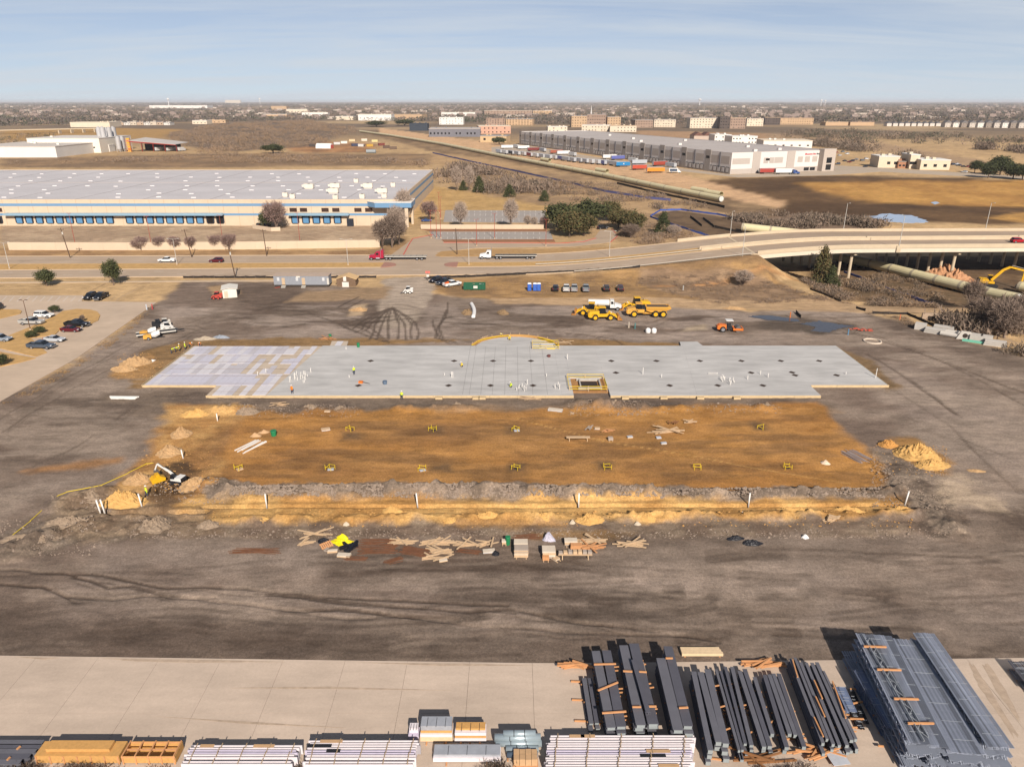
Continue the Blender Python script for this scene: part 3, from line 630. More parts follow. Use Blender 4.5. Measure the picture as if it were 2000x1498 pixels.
# ------------------------------------------------------------------ long warehouse with blue dock doors
def warehouse_blue():
 x0, x1, y0, y1, H = -440., -50., 329., 478., 11.5
 o = thing('warehouse', 'long cream warehouse with blue stripes, blue dock doors and pale flat roof', 'warehouse', (0, 0, 0))
 M_BLUE = mat('blue_stripe', (112, 150, 184), .6, var=.05); M_DOOR = mat('blue_dock_door', (92, 140, 180), .5, var=.06)
 M_SEAL = mat('dock_seal_rubber', (44, 48, 58), .9, var=.1); M_ROOF = posmat('pale_membrane_roof', (206, 200, 200), ((.03, (1, 2, 1), .9, 1.06), (.25, (.3, 1, 1), .94, 1.04)), .7)
 m = MB(); m.prism([(x0, y0), (x1, y0), (x1, y1), (x0, y1)], -.3, H - .5); m.build('wall', M_CREAM, o)
 for i in range(60):                                  # tilt-up panel joints along the front
  x = x1 - 6.5 * (i + 1)
  MB().box(x, y0 - .012, 0, .10, .02, H - .1).build('panel_joint', mat('panel_joint_tan', (176, 146, 112)), o)  # joint strips in a darker tan than the wall
 m = MB()
 for a, b, c, d in ((x0, y0 - .01, x1, y0 + .4), (x0, y1 - .4, x1, y1 + .01), (x0, y0 + .4, x0 + .4, y1 - .4), (x1 - .4, y0 + .4, x1 + .005, y1 - .4)):
  m.prism([(a, b), (c, b), (c, d), (a, d)], H - .5, H)
 m.build('parapet', M_CREAM, o)
 rf_ = MB().prism([(x0 + .4, y0 + .4), (x1 - .4, y0 + .4), (x1 - .4, y1 - .4), (x0 + .4, y1 - .4)], H - .6, H - .2).build('roof', M_ROOF, o)
 M_SEAM = mat('roof_seam', (168, 160, 158), .8)
 for k in range(12):                                  # expansion joints and seams
  x = x1 - 30 * k - 24; MB().box(x, (y0 + y1) / 2, H - .198, .35, y1 - y0 - 1, .05).build('roof_seam', M_SEAM, rf_)
 MB().box((x0 + x1) / 2, 402, H - .197, x1 - x0 - 1, .4, .05).build('roof_seam', mat('roof_seam_rust', (206, 184, 164)), rf_)
 sky_me = MB().box(0, 0, 0, 2.2, 1.1, .3).mesh('skylight', mat('skylight_dome', (232, 226, 224), .4, var=.03))
 for j, yy in enumerate((338, 352, 367, 384, 410, 430, 452)):
  for i in range(20):
   x = x1 - 9 - 17.0 * i - (6.5 if j % 2 else 0)
   if x < -yy * .72 or random.random() < .12: continue
   obj('skylight', sky_me, rf_, (x + random.uniform(-1, 1), yy + random.uniform(-1.5, 1.5), H - .2))
 # stripes
 for z, h in ((H - 2.9, 1.15), (H - 7.0, .95)):
  MB().box((x0 + x1) / 2, y0 - .03, z, x1 - x0 - .3, .05, h).build('blue_stripe', M_BLUE, o)
  MB().box(x1 + .03, (y0 + y1) / 2, z, .05, y1 - y0 - .3, h).build('blue_stripe', M_BLUE, o)
 # dock canopies and doors
 def X(px): return (px - 1000) / FPX * (y0 / 1.0155)
 for a, b in ((14, 437), (567, 682)):
  m = MB(); m.side([(X(a), 4.75), (X(b), 4.75), (X(b) + .4, 5.0), (X(b), 5.7), (X(a), 5.7), (X(a) - .4, 5.0)], y0 - 2.4, y0 - .08); m.build('dock_canopy', mat('canopy_metal', (140, 170, 190), .5), o)
 seal = MB(); sealp = [(-1.75, 1.5), (-1.25, 1.0), (1.25, 1.0), (1.75, 1.5), (1.75, 4.3), (-1.75, 4.3)]
 seal.side(sealp, -.32, 0); seal_me = seal.mesh('dock_seal', M_SEAL)
 door_me = MB().side([(-1.2, 1.25), (1.2, 1.25), (1.2, 3.95), (-1.2, 3.95)], -.36, -.3).mesh('dock_door', M_DOOR)
 hole_me = MB().side([(-1.2, 1.25), (1.2, 1.25), (1.2, 3.95), (-1.2, 3.95)], -.36, -.3).mesh('dock_door', mat('open_bay_dark', (30, 24, 22), .9))  # open bays: a dark panel stands in for the unlit interior
 rib_me = MB().box(0, -.372, 2.6, 2.3, .02, .06).mesh('door_rib', M_BLUE)
 for px in (36.5, 56, 76, 96, 115.5, 135, 154.5, 174, 193.5, 213.5, 252.5, 272, 292, 311.5, 331, 350.5, 370.5, 390, 410, 429.5, 576, 597, 617.5, 638, 659, -4, -24):
  s_ = obj('dock_seal', seal_me, o, (X(px), y0 - .02, 0))
  opn = px in (410, 429.5, -4)
  d = obj('dock_door', hole_me if opn else door_me, s_)
 # upper windows on the office end
 wm = MB().side([(-1.6, 0), (1.6, 0), (1.6, 1.7), (-1.6, 1.7)], -.06, 0).mesh('window', mat('bronze_glass', (72, 54, 46), .2, var=0))
 for px in (574, 594, 636, 657, 700, 721): obj('window', wm, o, (X(px), y0 - .02, 6.1))
 for px, z in ((0, 6.1),): obj('window', wm, o, (X(px), y0 - .02, z))
 # projecting corner entrance under a blue canopy
 m = MB(); m.prism([(-60, y0 - 4.5), (-44, y0 - 4.5), (-44, y0 + 9), (-49.9, y0 + 9), (-49.9, y0 - .05), (-64, y0 - .05)], H - 3.0, H - .9); m.build('entrance_canopy', M_BLUE, o)
 m = MB(); m.prism([(-60.2, y0 - 4.6), (-43.9, y0 - 4.6), (-43.9, y0 + 9.1), (-49.9, y0 + 9.1), (-49.9, y0 - .04), (-64.2, y0 - .04)], H - .9, H - .7); m.build('canopy_cap', mat('white_coping', (240, 232, 222)), o)
 m = MB(); m.box(-46.4, y0 - 3.4, 0, 1.5, 1.2, H - 3.0); m.build('canopy_column', M_CREAM, o); m = MB(); m.box(-45, y0 + 5, 0, 1.0, 1.4, H - 3); m.build('canopy_column', M_CREAM, o)
 m = MB(); m.box(-52.5, y0 - .08, .1, 5, .1, H - 4); m.build('entrance_glazing', mat('bronze_glass', (72, 54, 46)), o)
 m = MB(); m.side([(X(678), 0), (X(690), 0), (X(690), 3.2), (X(678), 3.2)], y0 - 1.6, y0 - .05); m.build('stair_porch', M_SEAL, o)
 # roof plant
 hv = MB(); hv.box(0, 0, .4, 4.6, 2.4, 2.0); hv.box(-2.9, .2, .9, 1.2, 1.4, 1.0); hv.box(0, 0, 0, 4.0, 2.0, .4); hm = hv.mesh('rooftop_unit', mat('unit_cream', (226, 214, 198), .7))
 hv2 = MB(); hv2.box(0, 0, .3, 2.2, 2.0, 1.7); hv2.box(0, 0, 0, 1.9, 1.7, .3); hm2 = hv2.mesh('rooftop_unit', mat('unit_cream', (226, 214, 198)))
 fan = MB().tube((0, 0, 0), (0, 0, .12), .6, n=12).mesh('fan_grille', mat('grille_dark', (60, 58, 60)))
 for px, py, kind in ((604, 369, 0), (655, 368, 0), (652, 378, 0), (719, 368, 0), (747, 378, 0), (696, 357, 1), (768, 365, 1), (572, 388, 1), (656, 390, 1), (708, 388, 1), (751, 387, 1), (558, 385, 1)):
  p = GZ(px, py, H - .2); u = obj('rooftop_unit', (hm, hm2)[kind], o, (p.x, p.y, H - .19), random.uniform(-.05, .05))
  obj('fan_grille', fan, u, (0, 0, 2.41 if not kind else 2.01))
 # free-standing pieces at the far corner
 return o
warehouse_blue()
# ------------------------------------------------------------------ grey distribution warehouse
def warehouse_grey():
 o = thing('distribution_warehouse', 'huge grey and white tilt-up warehouse with panelled bays and truck docks', 'warehouse', (166, 574, 0), R(20.8))
 D, L, H = 96., 440., 15.5
 G1 = mat('panel_white', (222, 214, 208), .8, var=.04); G2 = mat('panel_grey', (186, 174, 164), .8, var=.05); G3 = mat('panel_dark_grey', (168, 158, 150), .8)
 RFm = mat('grey_membrane_roof', (188, 178, 172), .8, var=.08, scale=.03)
 MB().prism([(0, 0), (D, 0), (D, L), (0, L)], -.5, H - .6).build('wall', G1, o)
 m = MB()
 for p in ([(0, 0), (D, 0), (D, .5), (0, .5)], [(0, L - .5), (D, L - .5), (D, L), (0, L)], [(0, .5), (.5, .5), (.5, L - .5), (0, L - .5)], [(D - .5, .5), (D, .5), (D, L - .5), (D - .5, L - .5)]): m.prism(p, H - .6, H + .2)
 m.build('parapet', G1, o)
 r = MB().prism([(.5, .5), (D - .5, .5), (D - .5, L - .5), (.5, L - .5)], H - .7, H - .3).build('roof', RFm, o)
 for k in range(9):
  MB().box(D / 2, 40 + k * 45, H - .29, D - 2, .5, .06).build('roof_seam', G3, r)
 for x_, y_ in ((30, 12), (60, 60), (25, 110), (70, 170), (40, 220), (55, 300), (60, 20), (20, 170)):
  MB().box(x_, y_, H - .3, 3.2, 2.2, 1.7).build('rooftop_unit', G1, r)
 # long face toward -x: alternating bays
 n = 13; w = L / n
 pil = MB().box(-.15, 0, 0, .3, 7.5, H + .9).mesh('pilaster', G3); win = MB().box(-.33, 0, 9.8, .06, 4.6, 2.0).mesh('window', glassm())
 pan = MB().box(-.05, 0, 7.2, .1, 10.6, 5.6).mesh('grey_panel', G2); pipe_ = MB().box(-.2, 0, 4.0, .4, .9, H - 4.2).mesh('downpipe', mat('downpipe_dark', (84, 84, 90)))
 dk = MB().box(-.12, 0, 1.2, .24, 3.0, 3.4).mesh('dock_door', mat('dock_white', (196, 188, 182))); dks = MB().box(-.10, 0, .9, .16, 4.0, 4.2).mesh('dock_seal', mat('dock_seal_rubber', (44, 48, 58)))
 base = MB().box(-.04, L / 2, 0, .08, L - .2, 4.9).build('base_band', G2, o)
 for i in range(n):
  y = (i + .5) * w
  p = obj('pilaster', pil, o, (0, y + w / 2 - 3.8, 0))
  if i % 1 == 0: obj('window', win, p)
  obj('grey_panel', pan, o, (0, y - 9.5, 0)); obj('grey_panel', pan, o, (0, y + 4.6, 0)); obj('downpipe', pipe_, o, (0, y - 2.5, 0))
  for k in range(5):
   s_ = obj('dock_seal', dks, o, (0, y - 13 + k * 5.4, 0)); obj('dock_door', dk, s_, (-.1, 0, 0))
 # sunlit end toward -y
 for a, b in ((1.0, 17), (40, 48)): MB().box((a + b) / 2, -.06, 7.2, b - a, .12, 4.2).build('grey_panel', G2, o)
 MB().box(23, -.15, 0, 7, .3, H + .5).build('pilaster', G2, o); MB().box(55.5, -.15, 0, 7.5, .3, H + .5).build('pilaster', G2, o)
 for a in (29.5, 35, 42.5, 62.5, 69.5, 76.8): MB().box(a + 2.4, -.07, 7.2, 4.8 if a > 40 else 4.2, .14, 4.2).build('grey_panel', G2, o)
 MB().box(D / 2 - 4, -.05, 0, D - 8.5, .1, 3.7).build('base_band', G2, o)
 for a in (33.5,): MB().box(a, -.17, 9.2, 3.6, .08, 1.6).build('window', glassm(), o)
 m = MB(); m.box(89, -2.2, 0, 12, 6.0, H + 1.4); m.build('corner_tower', mat('tower_grey', (190, 176, 164)), o)
 for z in (1.0, 6.2): MB().box(89, -5.24, z, 5.2, .1, 4.2).build('window', glassm(), o)
 for a in (72, 78): MB().box(a, -.16, .6, 5, .1, 2.4).build('window', glassm(), o)
 for a in (25,): MB().box(a, -.33, .1, 1.4, .06, 2.4).build('door', mat('downpipe_dark', (84, 84, 90)), o)
 # roof sign: small unreadable red and black lettering, kept as separate strokes
 rd = mat('sign_red', (196, 44, 56), .5, var=0); bk = mat('sign_black', (50, 48, 52), .5, var=0)
 x_ = 69.0
 for k, wd in enumerate((1.5, .8, .8, 1.0, .8, .9, .8, 0, .9, .8, .8, 0, .9, .8, .9)):
  if wd: MB().box(x_ + wd / 2, -.13, 12.5, wd * .8, .08, 1.3 if k in (0, 8, 12) else .9).build('sign_letter', rd if k < 11 else bk, o)
  x_ += wd + .12 if wd else .5
 return o
warehouse_grey()
p_ = [G(*q) for q in ((960, 305), (1012, 300), (1330, 335), (1440, 347), (1620, 343), (1720, 336), (2010, 352), (2010, 346), (1720, 328), (1600, 322), (1430, 342), (1180, 310), (1015, 283), (960, 288))]
sheet('truck_yard', [(q.x, q.y) for q in p_], .08, mat('truck_yard_concrete', (186, 168, 148), .9, var=.08, scale=.05), raw=True)
# ------------------------------------------------------------------ bridge
def bridge():
 o = thing('road_bridge', 'concrete road bridge on round columns crossing the pipeline trench', 'bridge', (0, 0, 0))
 MC = mat('bridge_concrete', (204, 184, 156), .85, var=.10, scale=.3); MD = posmat('bridge_deck', (178, 155, 133), ((.7, (.03, 1, 1), .86, 1.1), (.08, (1, 1, 1), .9, 1.08))); MG = mat('girder_white', (222, 206, 184), .8, var=.07, scale=.4)
 xs = rng(XB, XR)
 strip('deck', rn(-.2), rf(.2), xs, MD, dz=.06, drop=.35, parent=o)
 for nm, f0, f1, h in (('near_parapet', rn(-.45), rn(-.05), .95), ('median_barrier', rn(NW + .9), rn(NW + 1.3), .85), ('median_barrier', rn(NW + 3.6), rn(NW + 4.0), .85), ('far_parapet', rf(.05), rf(.45), .95)):
  ob = strip('parapet', f0, f1, xs, MC, dz=h + .06, drop=h + .35, parent=o)
 strip('median_slab', rn(NW + 1.31), rn(NW + 3.59), xs, MC, dz=.5, drop=.44, parent=o)
 for f in (rn(-.28), rf(-.1)): strip('girder', f, (lambda g: lambda x: g(x) + .4)(f), xs, MG, dz=-.3, drop=1.35, parent=o)
 for k in range(1, 8):
  f = rn(.5 + k * 3.7); strip('girder', f, (lambda g: lambda x: g(x) + .5)(f), xs, MG, dz=-.3, drop=1.2, parent=o)
 for k in range(8):
  XX = 110 + 35 * k; c = None
  for j in range(8):
   y = float(road_n(XX)) + 4 + j * 4.0 - 1.5; x = XX - .42 * (y - 240)
   zg = float(hz(x, y)); top = float(road_z(x)) - 2.75
   MB().tube((x, y, zg - .4), (x, y, top), .48, n=14).build('column', MC, o, smooth=False)
  ya, yb = float(road_n(XX)) + 1, float(road_f(XX)) - .5; z = 8 - 2.75
  MB().bar((XX - .42 * (ya - 240), ya, z + .55), (XX - .42 * (yb - 240), yb, z + .55), 1.2, 1.08).build('bent_cap', MC, o)
 # abutment and sloped paving
 ya, yb = float(road_n(XB)) - .5, float(road_f(XB)) + .5; z = float(road_z(XB))
 MB().prism([(XB - 1.2, ya), (XB - .005, ya), (XB - .005, yb), (XB - 1.2, yb)], -3, z + .04).build('abutment', MC, o)
 m = MB(); m.add([(XB - .3, ya - 1, z - 1.6), (XB + 9.5, ya - 1, -3.2), (XB + 9.5, yb + 1, -3.2), (XB - .3, yb + 1, z - 1.6), (XB - .3, ya - 1, z - 1.2), (XB + 10, ya - 1, -2.6), (XB + 10, yb + 1, -2.6), (XB - .3, yb + 1, z - 1.2)],
                     [(4, 5, 6, 7), (0, 1, 5, 4), (1, 2, 6, 5), (2, 3, 7, 6)]); m.build('slope_paving', MC, o)
 m = MB(); m.prism([(XB - 14, ya), (XB - 1.21, ya), (XB - 1.21, ya + .4), (XB - 14, ya + .4)], 0, .1);
 # approach barriers
 for f in (rn(NW + .9), rn(NW + 3.6)): strip('approach_barrier', f, (lambda g: lambda x: g(x) + .42)(f), rng(XB - 15, XB - .02), MC, dz=1.15, drop=1.1, parent=o)
 strip('approach_barrier', rf(.4), rf(.85), rng(XB - 19, XB - .02), MC, dz=1.2, drop=1.15, parent=o)
 MB().box(124.7, float(road_n(125)) - .62, 6.4, 1.3, .3, 2.2).build('lamp_bracket', MC, o); MB().box(178, float(road_n(178)) - .62, 6.2, 1.3, .3, 2.2).build('lamp_bracket', MC, o)
bridge()
# ------------------------------------------------------------------ road vehicles
M_TYRE = mat('tyre_rubber', (40, 38, 38), .9, var=.1); M_RIM = mat('wheel_rim', (176, 176, 180), .35, metal=.6, var=.05)
M_LAMP = mat('headlamp_lens', (226, 228, 230), .15, var=0); M_TAIL = mat('tail_lamp', (150, 24, 22), .3, var=0); M_TRIM = mat('black_trim', (36, 36, 38), .6, var=.05)
def paint(c): return mat('car_paint_%d_%d_%d' % c, c, .28, var=.03, spec=.5)
def wheel_mesh(r, w, key={}):
 k = (r, w)
 if k not in key:
  key[k] = (MB().tube((0, -w / 2, 0), (0, w / 2, 0), r, n=18).mesh('wheel', M_TYRE), MB().tube((0, -w / 2 - .015, 0), (0, w / 2 + .015, 0), r * .6, n=12).mesh('rim', M_RIM))
 return key[k]
def add_wheels(o, xs, track, r, w, rim=None):
 a, b = wheel_mesh(r, w)
 if rim:
  b = b.copy(); b.materials[0] = rim
 for x in xs:
  for s in (-1, 1):
   q = obj('wheel', a, o, (x, s * track / 2, r)); obj('rim', b, q)
def hull(st, n=2):
 """stations (x, z_low, z_high, half width) -> rounded hull rings"""
 rings = []
 for x, a, b, w in st:
  c = min(.14, (b - a) * .3)
  rings.append([(x, -w * .94, a), (x, w * .94, a), (x, w, a + c), (x, w * .985, b - c), (x, w * .88, b), (x, -w * .88, b), (x, -w * .985, b - c), (x, -w, a + c)])
 return rings
CARS = {}
def car(kind, c):
 """returns meshes for one kind and colour"""
 if (kind, c) in CARS: return CARS[kind, c]
 P = paint(c); b = MB(); g = MB(); r = MB(); d = {}
 if kind == 'sedan':
  b.loft(hull([(-2.32, .38, .78, .72), (-2.2, .28, .98, .84), (-1.4, .24, 1.0, .9), (0, .22, .97, .91), (1.1, .24, .92, .9), (1.95, .26, .78, .86), (2.32, .36, .64, .7)]))
  g.loft([[(-1.85, -.72, .95), (-1.85, .72, .95), (1.05, .76, .9), (1.05, -.76, .9)], [(-1.0, -.58, 1.36), (-1.0, .58, 1.36), (.25, .6, 1.37), (.25, -.6, 1.37)]])
  r.loft([[(-1.02, -.59, 1.34), (-1.02, .59, 1.34), (.28, .61, 1.35), (.28, -.61, 1.35)], [(-.9, -.52, 1.43), (-.9, .52, 1.43), (.12, .54, 1.43), (.12, -.54, 1.43)]])
  L, wx, wr, lz, tz, hw = 2.3, (-1.42, 1.4), .32, .66, .78, .8
 elif kind == 'suv':
  b.loft(hull([(-2.35, .45, .95, .78), (-2.25, .34, 1.1, .9), (-1.3, .3, 1.1, .95), (.6, .3, 1.08, .96), (1.3, .3, 1.03, .94), (2.1, .32, .92, .9), (2.38, .42, .78, .76)]))
  g.loft([[(-2.2, -.8, 1.06), (-2.2, .8, 1.06), (1.1, .84, 1.02), (1.1, -.84, 1.02)], [(-1.95, -.68, 1.62), (-1.95, .68, 1.62), (.3, .7, 1.64), (.3, -.7, 1.64)]])
  r.loft([[(-1.98, -.69, 1.6), (-1.98, .69, 1.6), (.35, .71, 1.62), (.35, -.71, 1.62)], [(-1.85, -.6, 1.73), (-1.85, .6, 1.73), (.15, .62, 1.73), (.15, -.62, 1.73)]])
  L, wx, wr, lz, tz, hw = 2.34, (-1.42, 1.45), .38, .82, .95, .86
 else:
  b.loft(hull([(-2.9, .5, .78, .9), (-2.85, .45, .82, .97), (-.8, .42, .82, .98), (.85, .42, 1.15, .99), (1.4, .42, 1.12, .98), (2.6, .45, 1.05, .95), (2.95, .5, .9, .86)]))
  b.loft(hull([(-.9, .8, 1.16, .98), (.9, .8, 1.16, .98)]))
  for s in (-1, 1): b.box(-1.88, s * .93, .8, 2.0, .1, .42)
  b.box(-2.86, 0, .8, .1, 1.9, .42)
  g.loft([[(-.85, -.88, 1.12), (-.85, .88, 1.12), (1.35, .9, 1.1), (1.35, -.9, 1.1)], [(-.72, -.74, 1.76), (-.72, .74, 1.76), (.6, .76, 1.78), (.6, -.76, 1.78)]])
  r.loft([[(-.76, -.76, 1.74), (-.76, .76, 1.74), (.66, .78, 1.76), (.66, -.78, 1.76)], [(-.68, -.68, 1.86), (-.68, .68, 1.86), (.5, .7, 1.86), (.5, -.7, 1.86)]])
  L, wx, wr, lz, tz, hw = 2.9, (-1.75, 1.85), .41, .88, .95, .88
 # door pillars
 pl = MB()
 for s in (-1, 1):
  for x_ in ((-.45, .05) if kind != 'sedan' else (-.5, .0)): pl.bar((x_, s * hw * .93, .98), (x_ + .02, s * hw * .8, 1.62 if kind != 'sedan' else 1.36), .07)
 d['body'] = b.mesh('body', P, smooth=False); d['glasshouse'] = g.mesh('glasshouse', glassm()); d['roof'] = r.mesh('roof', P); d['pillars'] = pl.mesh('pillars', P)
 d['headlight'] = MB().box(0, 0, 0, .14, .34, .16).mesh('headlight', M_LAMP); d['tail_light'] = MB().box(0, 0, 0, .1, .2, .3).mesh('tail_light', M_TAIL)
 d['bumper'] = MB().box(0, 0, 0, .16, hw * 1.7, .2).mesh('bumper', M_TRIM if kind != 'pickup' else M_RIM)
 d['q'] = (L, wx, wr, lz, tz, hw)
 if kind == 'pickup': d['bed'] = MB().box(-1.88, 0, .82, 1.86, 1.74, .03).mesh('bed', M_TRIM)
 CARS[kind, c] = d
 return d
def put_car(kind, c, loc, rz, label, group=None, cat=None, name=None):
 d = car(kind, c); L, wx, wr, lz, tz, hw = d['q']
 o = thing(name or {'sedan': 'parked_car', 'suv': 'parked_suv', 'pickup': 'pickup_truck'}[kind], label, cat or {'sedan': 'car', 'suv': 'suv', 'pickup': 'pickup truck'}[kind], loc, rz, group)
 for k in ('body', 'glasshouse', 'roof', 'pillars'): obj(k, d[k], o)
 if 'bed' in d: obj('bed', d['bed'], o)
 for s in (-1, 1):
  obj('headlight', d['headlight'], o, (L - .1, s * (hw - .18), lz)); obj('tail_light', d['tail_light'], o, (-L + .0, s * (hw - .1), tz - .1))
 obj('bumper', d['bumper'], o, (L + .0, 0, .42)); obj('bumper', d['bumper'], o, (-L - .02, 0, .45))
 add_wheels(o, wx, hw * 2 - .06, wr, .24)
 return o
BLK, WHT, SIL, GRY, SLT, BUR, RED = (30, 30, 34), (236, 234, 230), (186, 188, 192), (120, 124, 130), (74, 84, 98), (92, 22, 34), (176, 28, 40)
def up(p, dz=.09): return (p.x, p.y, p.z + dz)
put_car('pickup', SLT, up(GZ(82, 681)), R(-3), 'slate blue pickup truck parked nearest the camera beside the dry lawn')
put_car('sedan', SIL, up(GZ(108, 667.5)), R(-6), 'silver sedan parked between the slate pickup and the grass island')
put_car('sedan', BUR, up(GZ(140, 648)), R(-4), 'burgundy sedan parked in front of the black pickup')
put_car('pickup', BLK, up(GZ(152, 638.5)), R(-4), 'black pickup truck parked beside the burgundy sedan')
put_car('suv', WHT, up(GZ(87, 620.5)), R(-5), 'white crossover parked at the edge of the lawn by a low bush')
put_car('pickup', (176, 172, 166), up(GZ(63, 634)), R(-3), 'light silver pickup truck parked under the lot lamp post')
put_car('suv', (140, 148, 158), up(GZ(3, 667)), R(-4), 'grey car cut off by the left edge of the picture')
put_car('suv', (40, 46, 56), up(GZ(-6, 607)), R(-80), 'dark car at the far left edge behind a grass island')
put_car('suv', BLK, up(GZ(177, 584)), R(-92), 'black suv parked on the left of a pair facing the camera')
put_car('pickup', (26, 28, 34), up(GZ(198, 584)), R(-88), 'black pickup truck on the right of a pair at the lot edge')
def on_road(px, py, far=True):
 p = GZ(px, py, .06); return (p.x, p.y, float(road_z(p.x)) + .06)
put_car('pickup', WHT, on_road(327, 512), R(180), 'white pickup truck driving left on the far carriageway', name='moving_pickup')
put_car('suv', BUR, on_road(423, 512.5), R(180), 'dark red car driving left behind the white pickup on the far carriageway', name='moving_car')
b_ = GZ(1988, 474, 8.06); put_car('suv', RED, (b_.x, b_.y, 8.06), R(2), 'bright red car crossing the bridge at the right edge', name='moving_car')
for px, k, c, lab in ((1085, 'suv', (34, 34, 38), 'black suv first in the row beside the portable toilets'), (1106, 'pickup', (206, 204, 198), 'pale silver pickup second in the row by the toilets'), (1121.5, 'pickup', (160, 160, 158), 'grey pickup parked tight beside the pale silver pickup'),
                      (1144, 'pickup', (134, 138, 140), 'mid grey pickup standing alone in the middle of the row on the embankment'), (1184, 'suv', (52, 40, 36), 'dark brown suv second from the right of the row on the embankment'), (1211, 'suv', (60, 34, 40), 'dark maroon suv at the right end of the row on the embankment')):
 p = G(px, 567.5); put_car(k, c, (p.x, p.y, p.z + .02), R(90 + random.uniform(-6, 6)), lab)
for px, py, k, c, rz, lab in ((851, 551, 'suv', (26, 26, 34), 235, 'black suv at the left end of the huddle by the stop sign'), (868, 555, 'pickup', (40, 46, 54), 230, 'dark grey pickup in the middle of the huddle by the stop sign'), (883, 559, 'pickup', WHT, 38, 'white work pickup with orange load in its bed')):
 p = G(px, py); o = put_car(k, c, (p.x, p.y, p.z + .02), R(rz), lab)
 if c == WHT:
  m = MB()
  for i in range(6): m.tube((-2.4 + .2 * i, -.5, .95), (-2.3 + .25 * i, .55, 1.1 + .05 * i), .18, n=7)
  tag(m.build('orange_load', mat('safety_orange', (230, 110, 50), .7)), 'heap of orange gear lying in the white pickup bed', 'gear').matrix_world = Matrix.Translation(o.location) @ Matrix.Rotation(R(rz), 4, 'Z')
p = GZ(1177, 447.5, .07); put_car('suv', BLK, up(p, .0), R(15), 'black suv on the driveway bend beside the dark oaks')
p = GZ(833, 433, .07); put_car('sedan', (58, 80, 130), up(p, .0), R(5), 'blue sedan under a bare tree by the far car park')
p = GZ(506, 443, .0); put_car('suv', (28, 28, 32), up(p, .0), R(95), 'black suv parked at the dock beside the reddish tree')
p = GZ(521, 444, .0); put_car('pickup', (44, 44, 46), up(p, .0), R(85), 'dark pickup parked behind the reddish tree by the dock')
# cars far away by the clinic and the grey warehouse
far_c = [(196, 198, 202), (120, 126, 132), (40, 44, 52), (226, 226, 226), (150, 60, 60), (60, 74, 96)]
k_ = 0; LOTC = {}
def LOTN(px):
 q = 'lot right of the clinic' if px > 1800 else 'lot left of the clinic'; LOTC[q] = LOTC.get(q, -1) + 1; return ('%s' % (ORD + ('twenty-first', 'twenty-second'))[LOTC[q]], q)
for px, py in sorted(((1603, 330), (1614, 330), (1636, 322), (1650, 316), (1672, 313), (1684, 315), (1692, 312), (1703, 314), (1690, 327), (1658, 318), (1664, 316), (1862, 323), (1872, 325), (1882, 327), (1890, 327), (1883, 338), (1868, 322), (1610, 303), (1622, 301), (1634, 299), (1646, 298), (1654, 302), (1640, 305))):
 p = G(px, py); put_car(('sedan', 'suv')[k_ % 2], far_c[k_ % 6], (p.x, p.y, p.z + .1), R(random.choice((20, 110, 200)) + random.uniform(-5, 5)),
                           '%s %s, %s from the left in the %s' % (('silver', 'grey', 'black', 'white', 'dull red', 'slate blue')[k_ % 6], ('sedan', 'suv')[k_ % 2], *LOTN(px)), 'cars in the far lots'); k_ += 1
# ------------------------------------------------------------------ lorries
def tractor(o, c, sleeper=True):
 P = paint(c); m = MB()
 m.loft([[(3.6, -.85, .75), (3.6, .85, .75), (3.6, .8, 1.45), (3.6, -.8, 1.45)], [(3.45, -.95, .7), (3.45, .95, .7), (3.45, .88, 1.7), (3.45, -.88, 1.7)], [(1.6, -1.1, .7), (1.6, 1.1, .7), (1.6, 1.0, 2.0), (1.6, -1.0, 2.0)]])
 m.build('hood', P, o)
 m = MB(); m.loft([[(1.75, -1.15, .7), (1.75, 1.15, .7), (1.75, 1.15, 2.0), (1.75, -1.15, 2.0)], [(1.05, -1.18, .7), (1.05, 1.18, .7), (1.05, 1.05, 2.95), (1.05, -1.05, 2.95)], [(-.4, -1.2, .7), (-.4, 1.2, .7), (-.4, 1.1, 3.3 if sleeper else 2.95), (-.4, -1.1, 3.3 if sleeper else 2.95)]] + ([[(-1.5, -1.2, .8), (-1.5, 1.2, .8), (-1.5, 1.1, 3.7), (-1.5, -1.1, 3.7)]] if sleeper else []))
 m.build('cab', P, o)
 MB().loft([[(1.72, -1.0, 2.02), (1.72, 1.0, 2.02), (1.78, 1.0, 2.02), (1.78, -1.0, 2.02)], [(1.12, -.92, 2.85), (1.12, .92, 2.85), (1.18, .92, 2.85), (1.18, -.92, 2.85)]]).build('windscreen', glassm(), o)
 for s in (-1, 1):
  MB().side([(.2, 1.9), (1.25, 1.9), (1.0, 2.6), (.2, 2.6)], s * 1.17 - .02, s * 1.17 + .02).build('side_window', glassm(), o)
  MB().box(3.5, s * .75, 1.0, .2, .3, .25).build('headlight', M_LAMP, o); MB().tube((-.2, s * 1.28, .75), (1.1, s * 1.28, .75), .32, n=10).build('fuel_tank', M_RIM, o)
  MB().tube((-.55 if sleeper else -.5, s * 1.25, .9), (-.55, s * 1.25, 3.9), .07, n=8).build('exhaust_stack', M_RIM, o)
 MB().box(-1.2, 0, .55, 5.6, .9, .3).build('frame', M_TRIM, o); MB().box(3.65, 0, .5, .2, 2.2, .35).build('bumper', M_RIM, o)
 add_wheels(o, (2.75, -2.5, -3.8), 2.1, .52, .3)
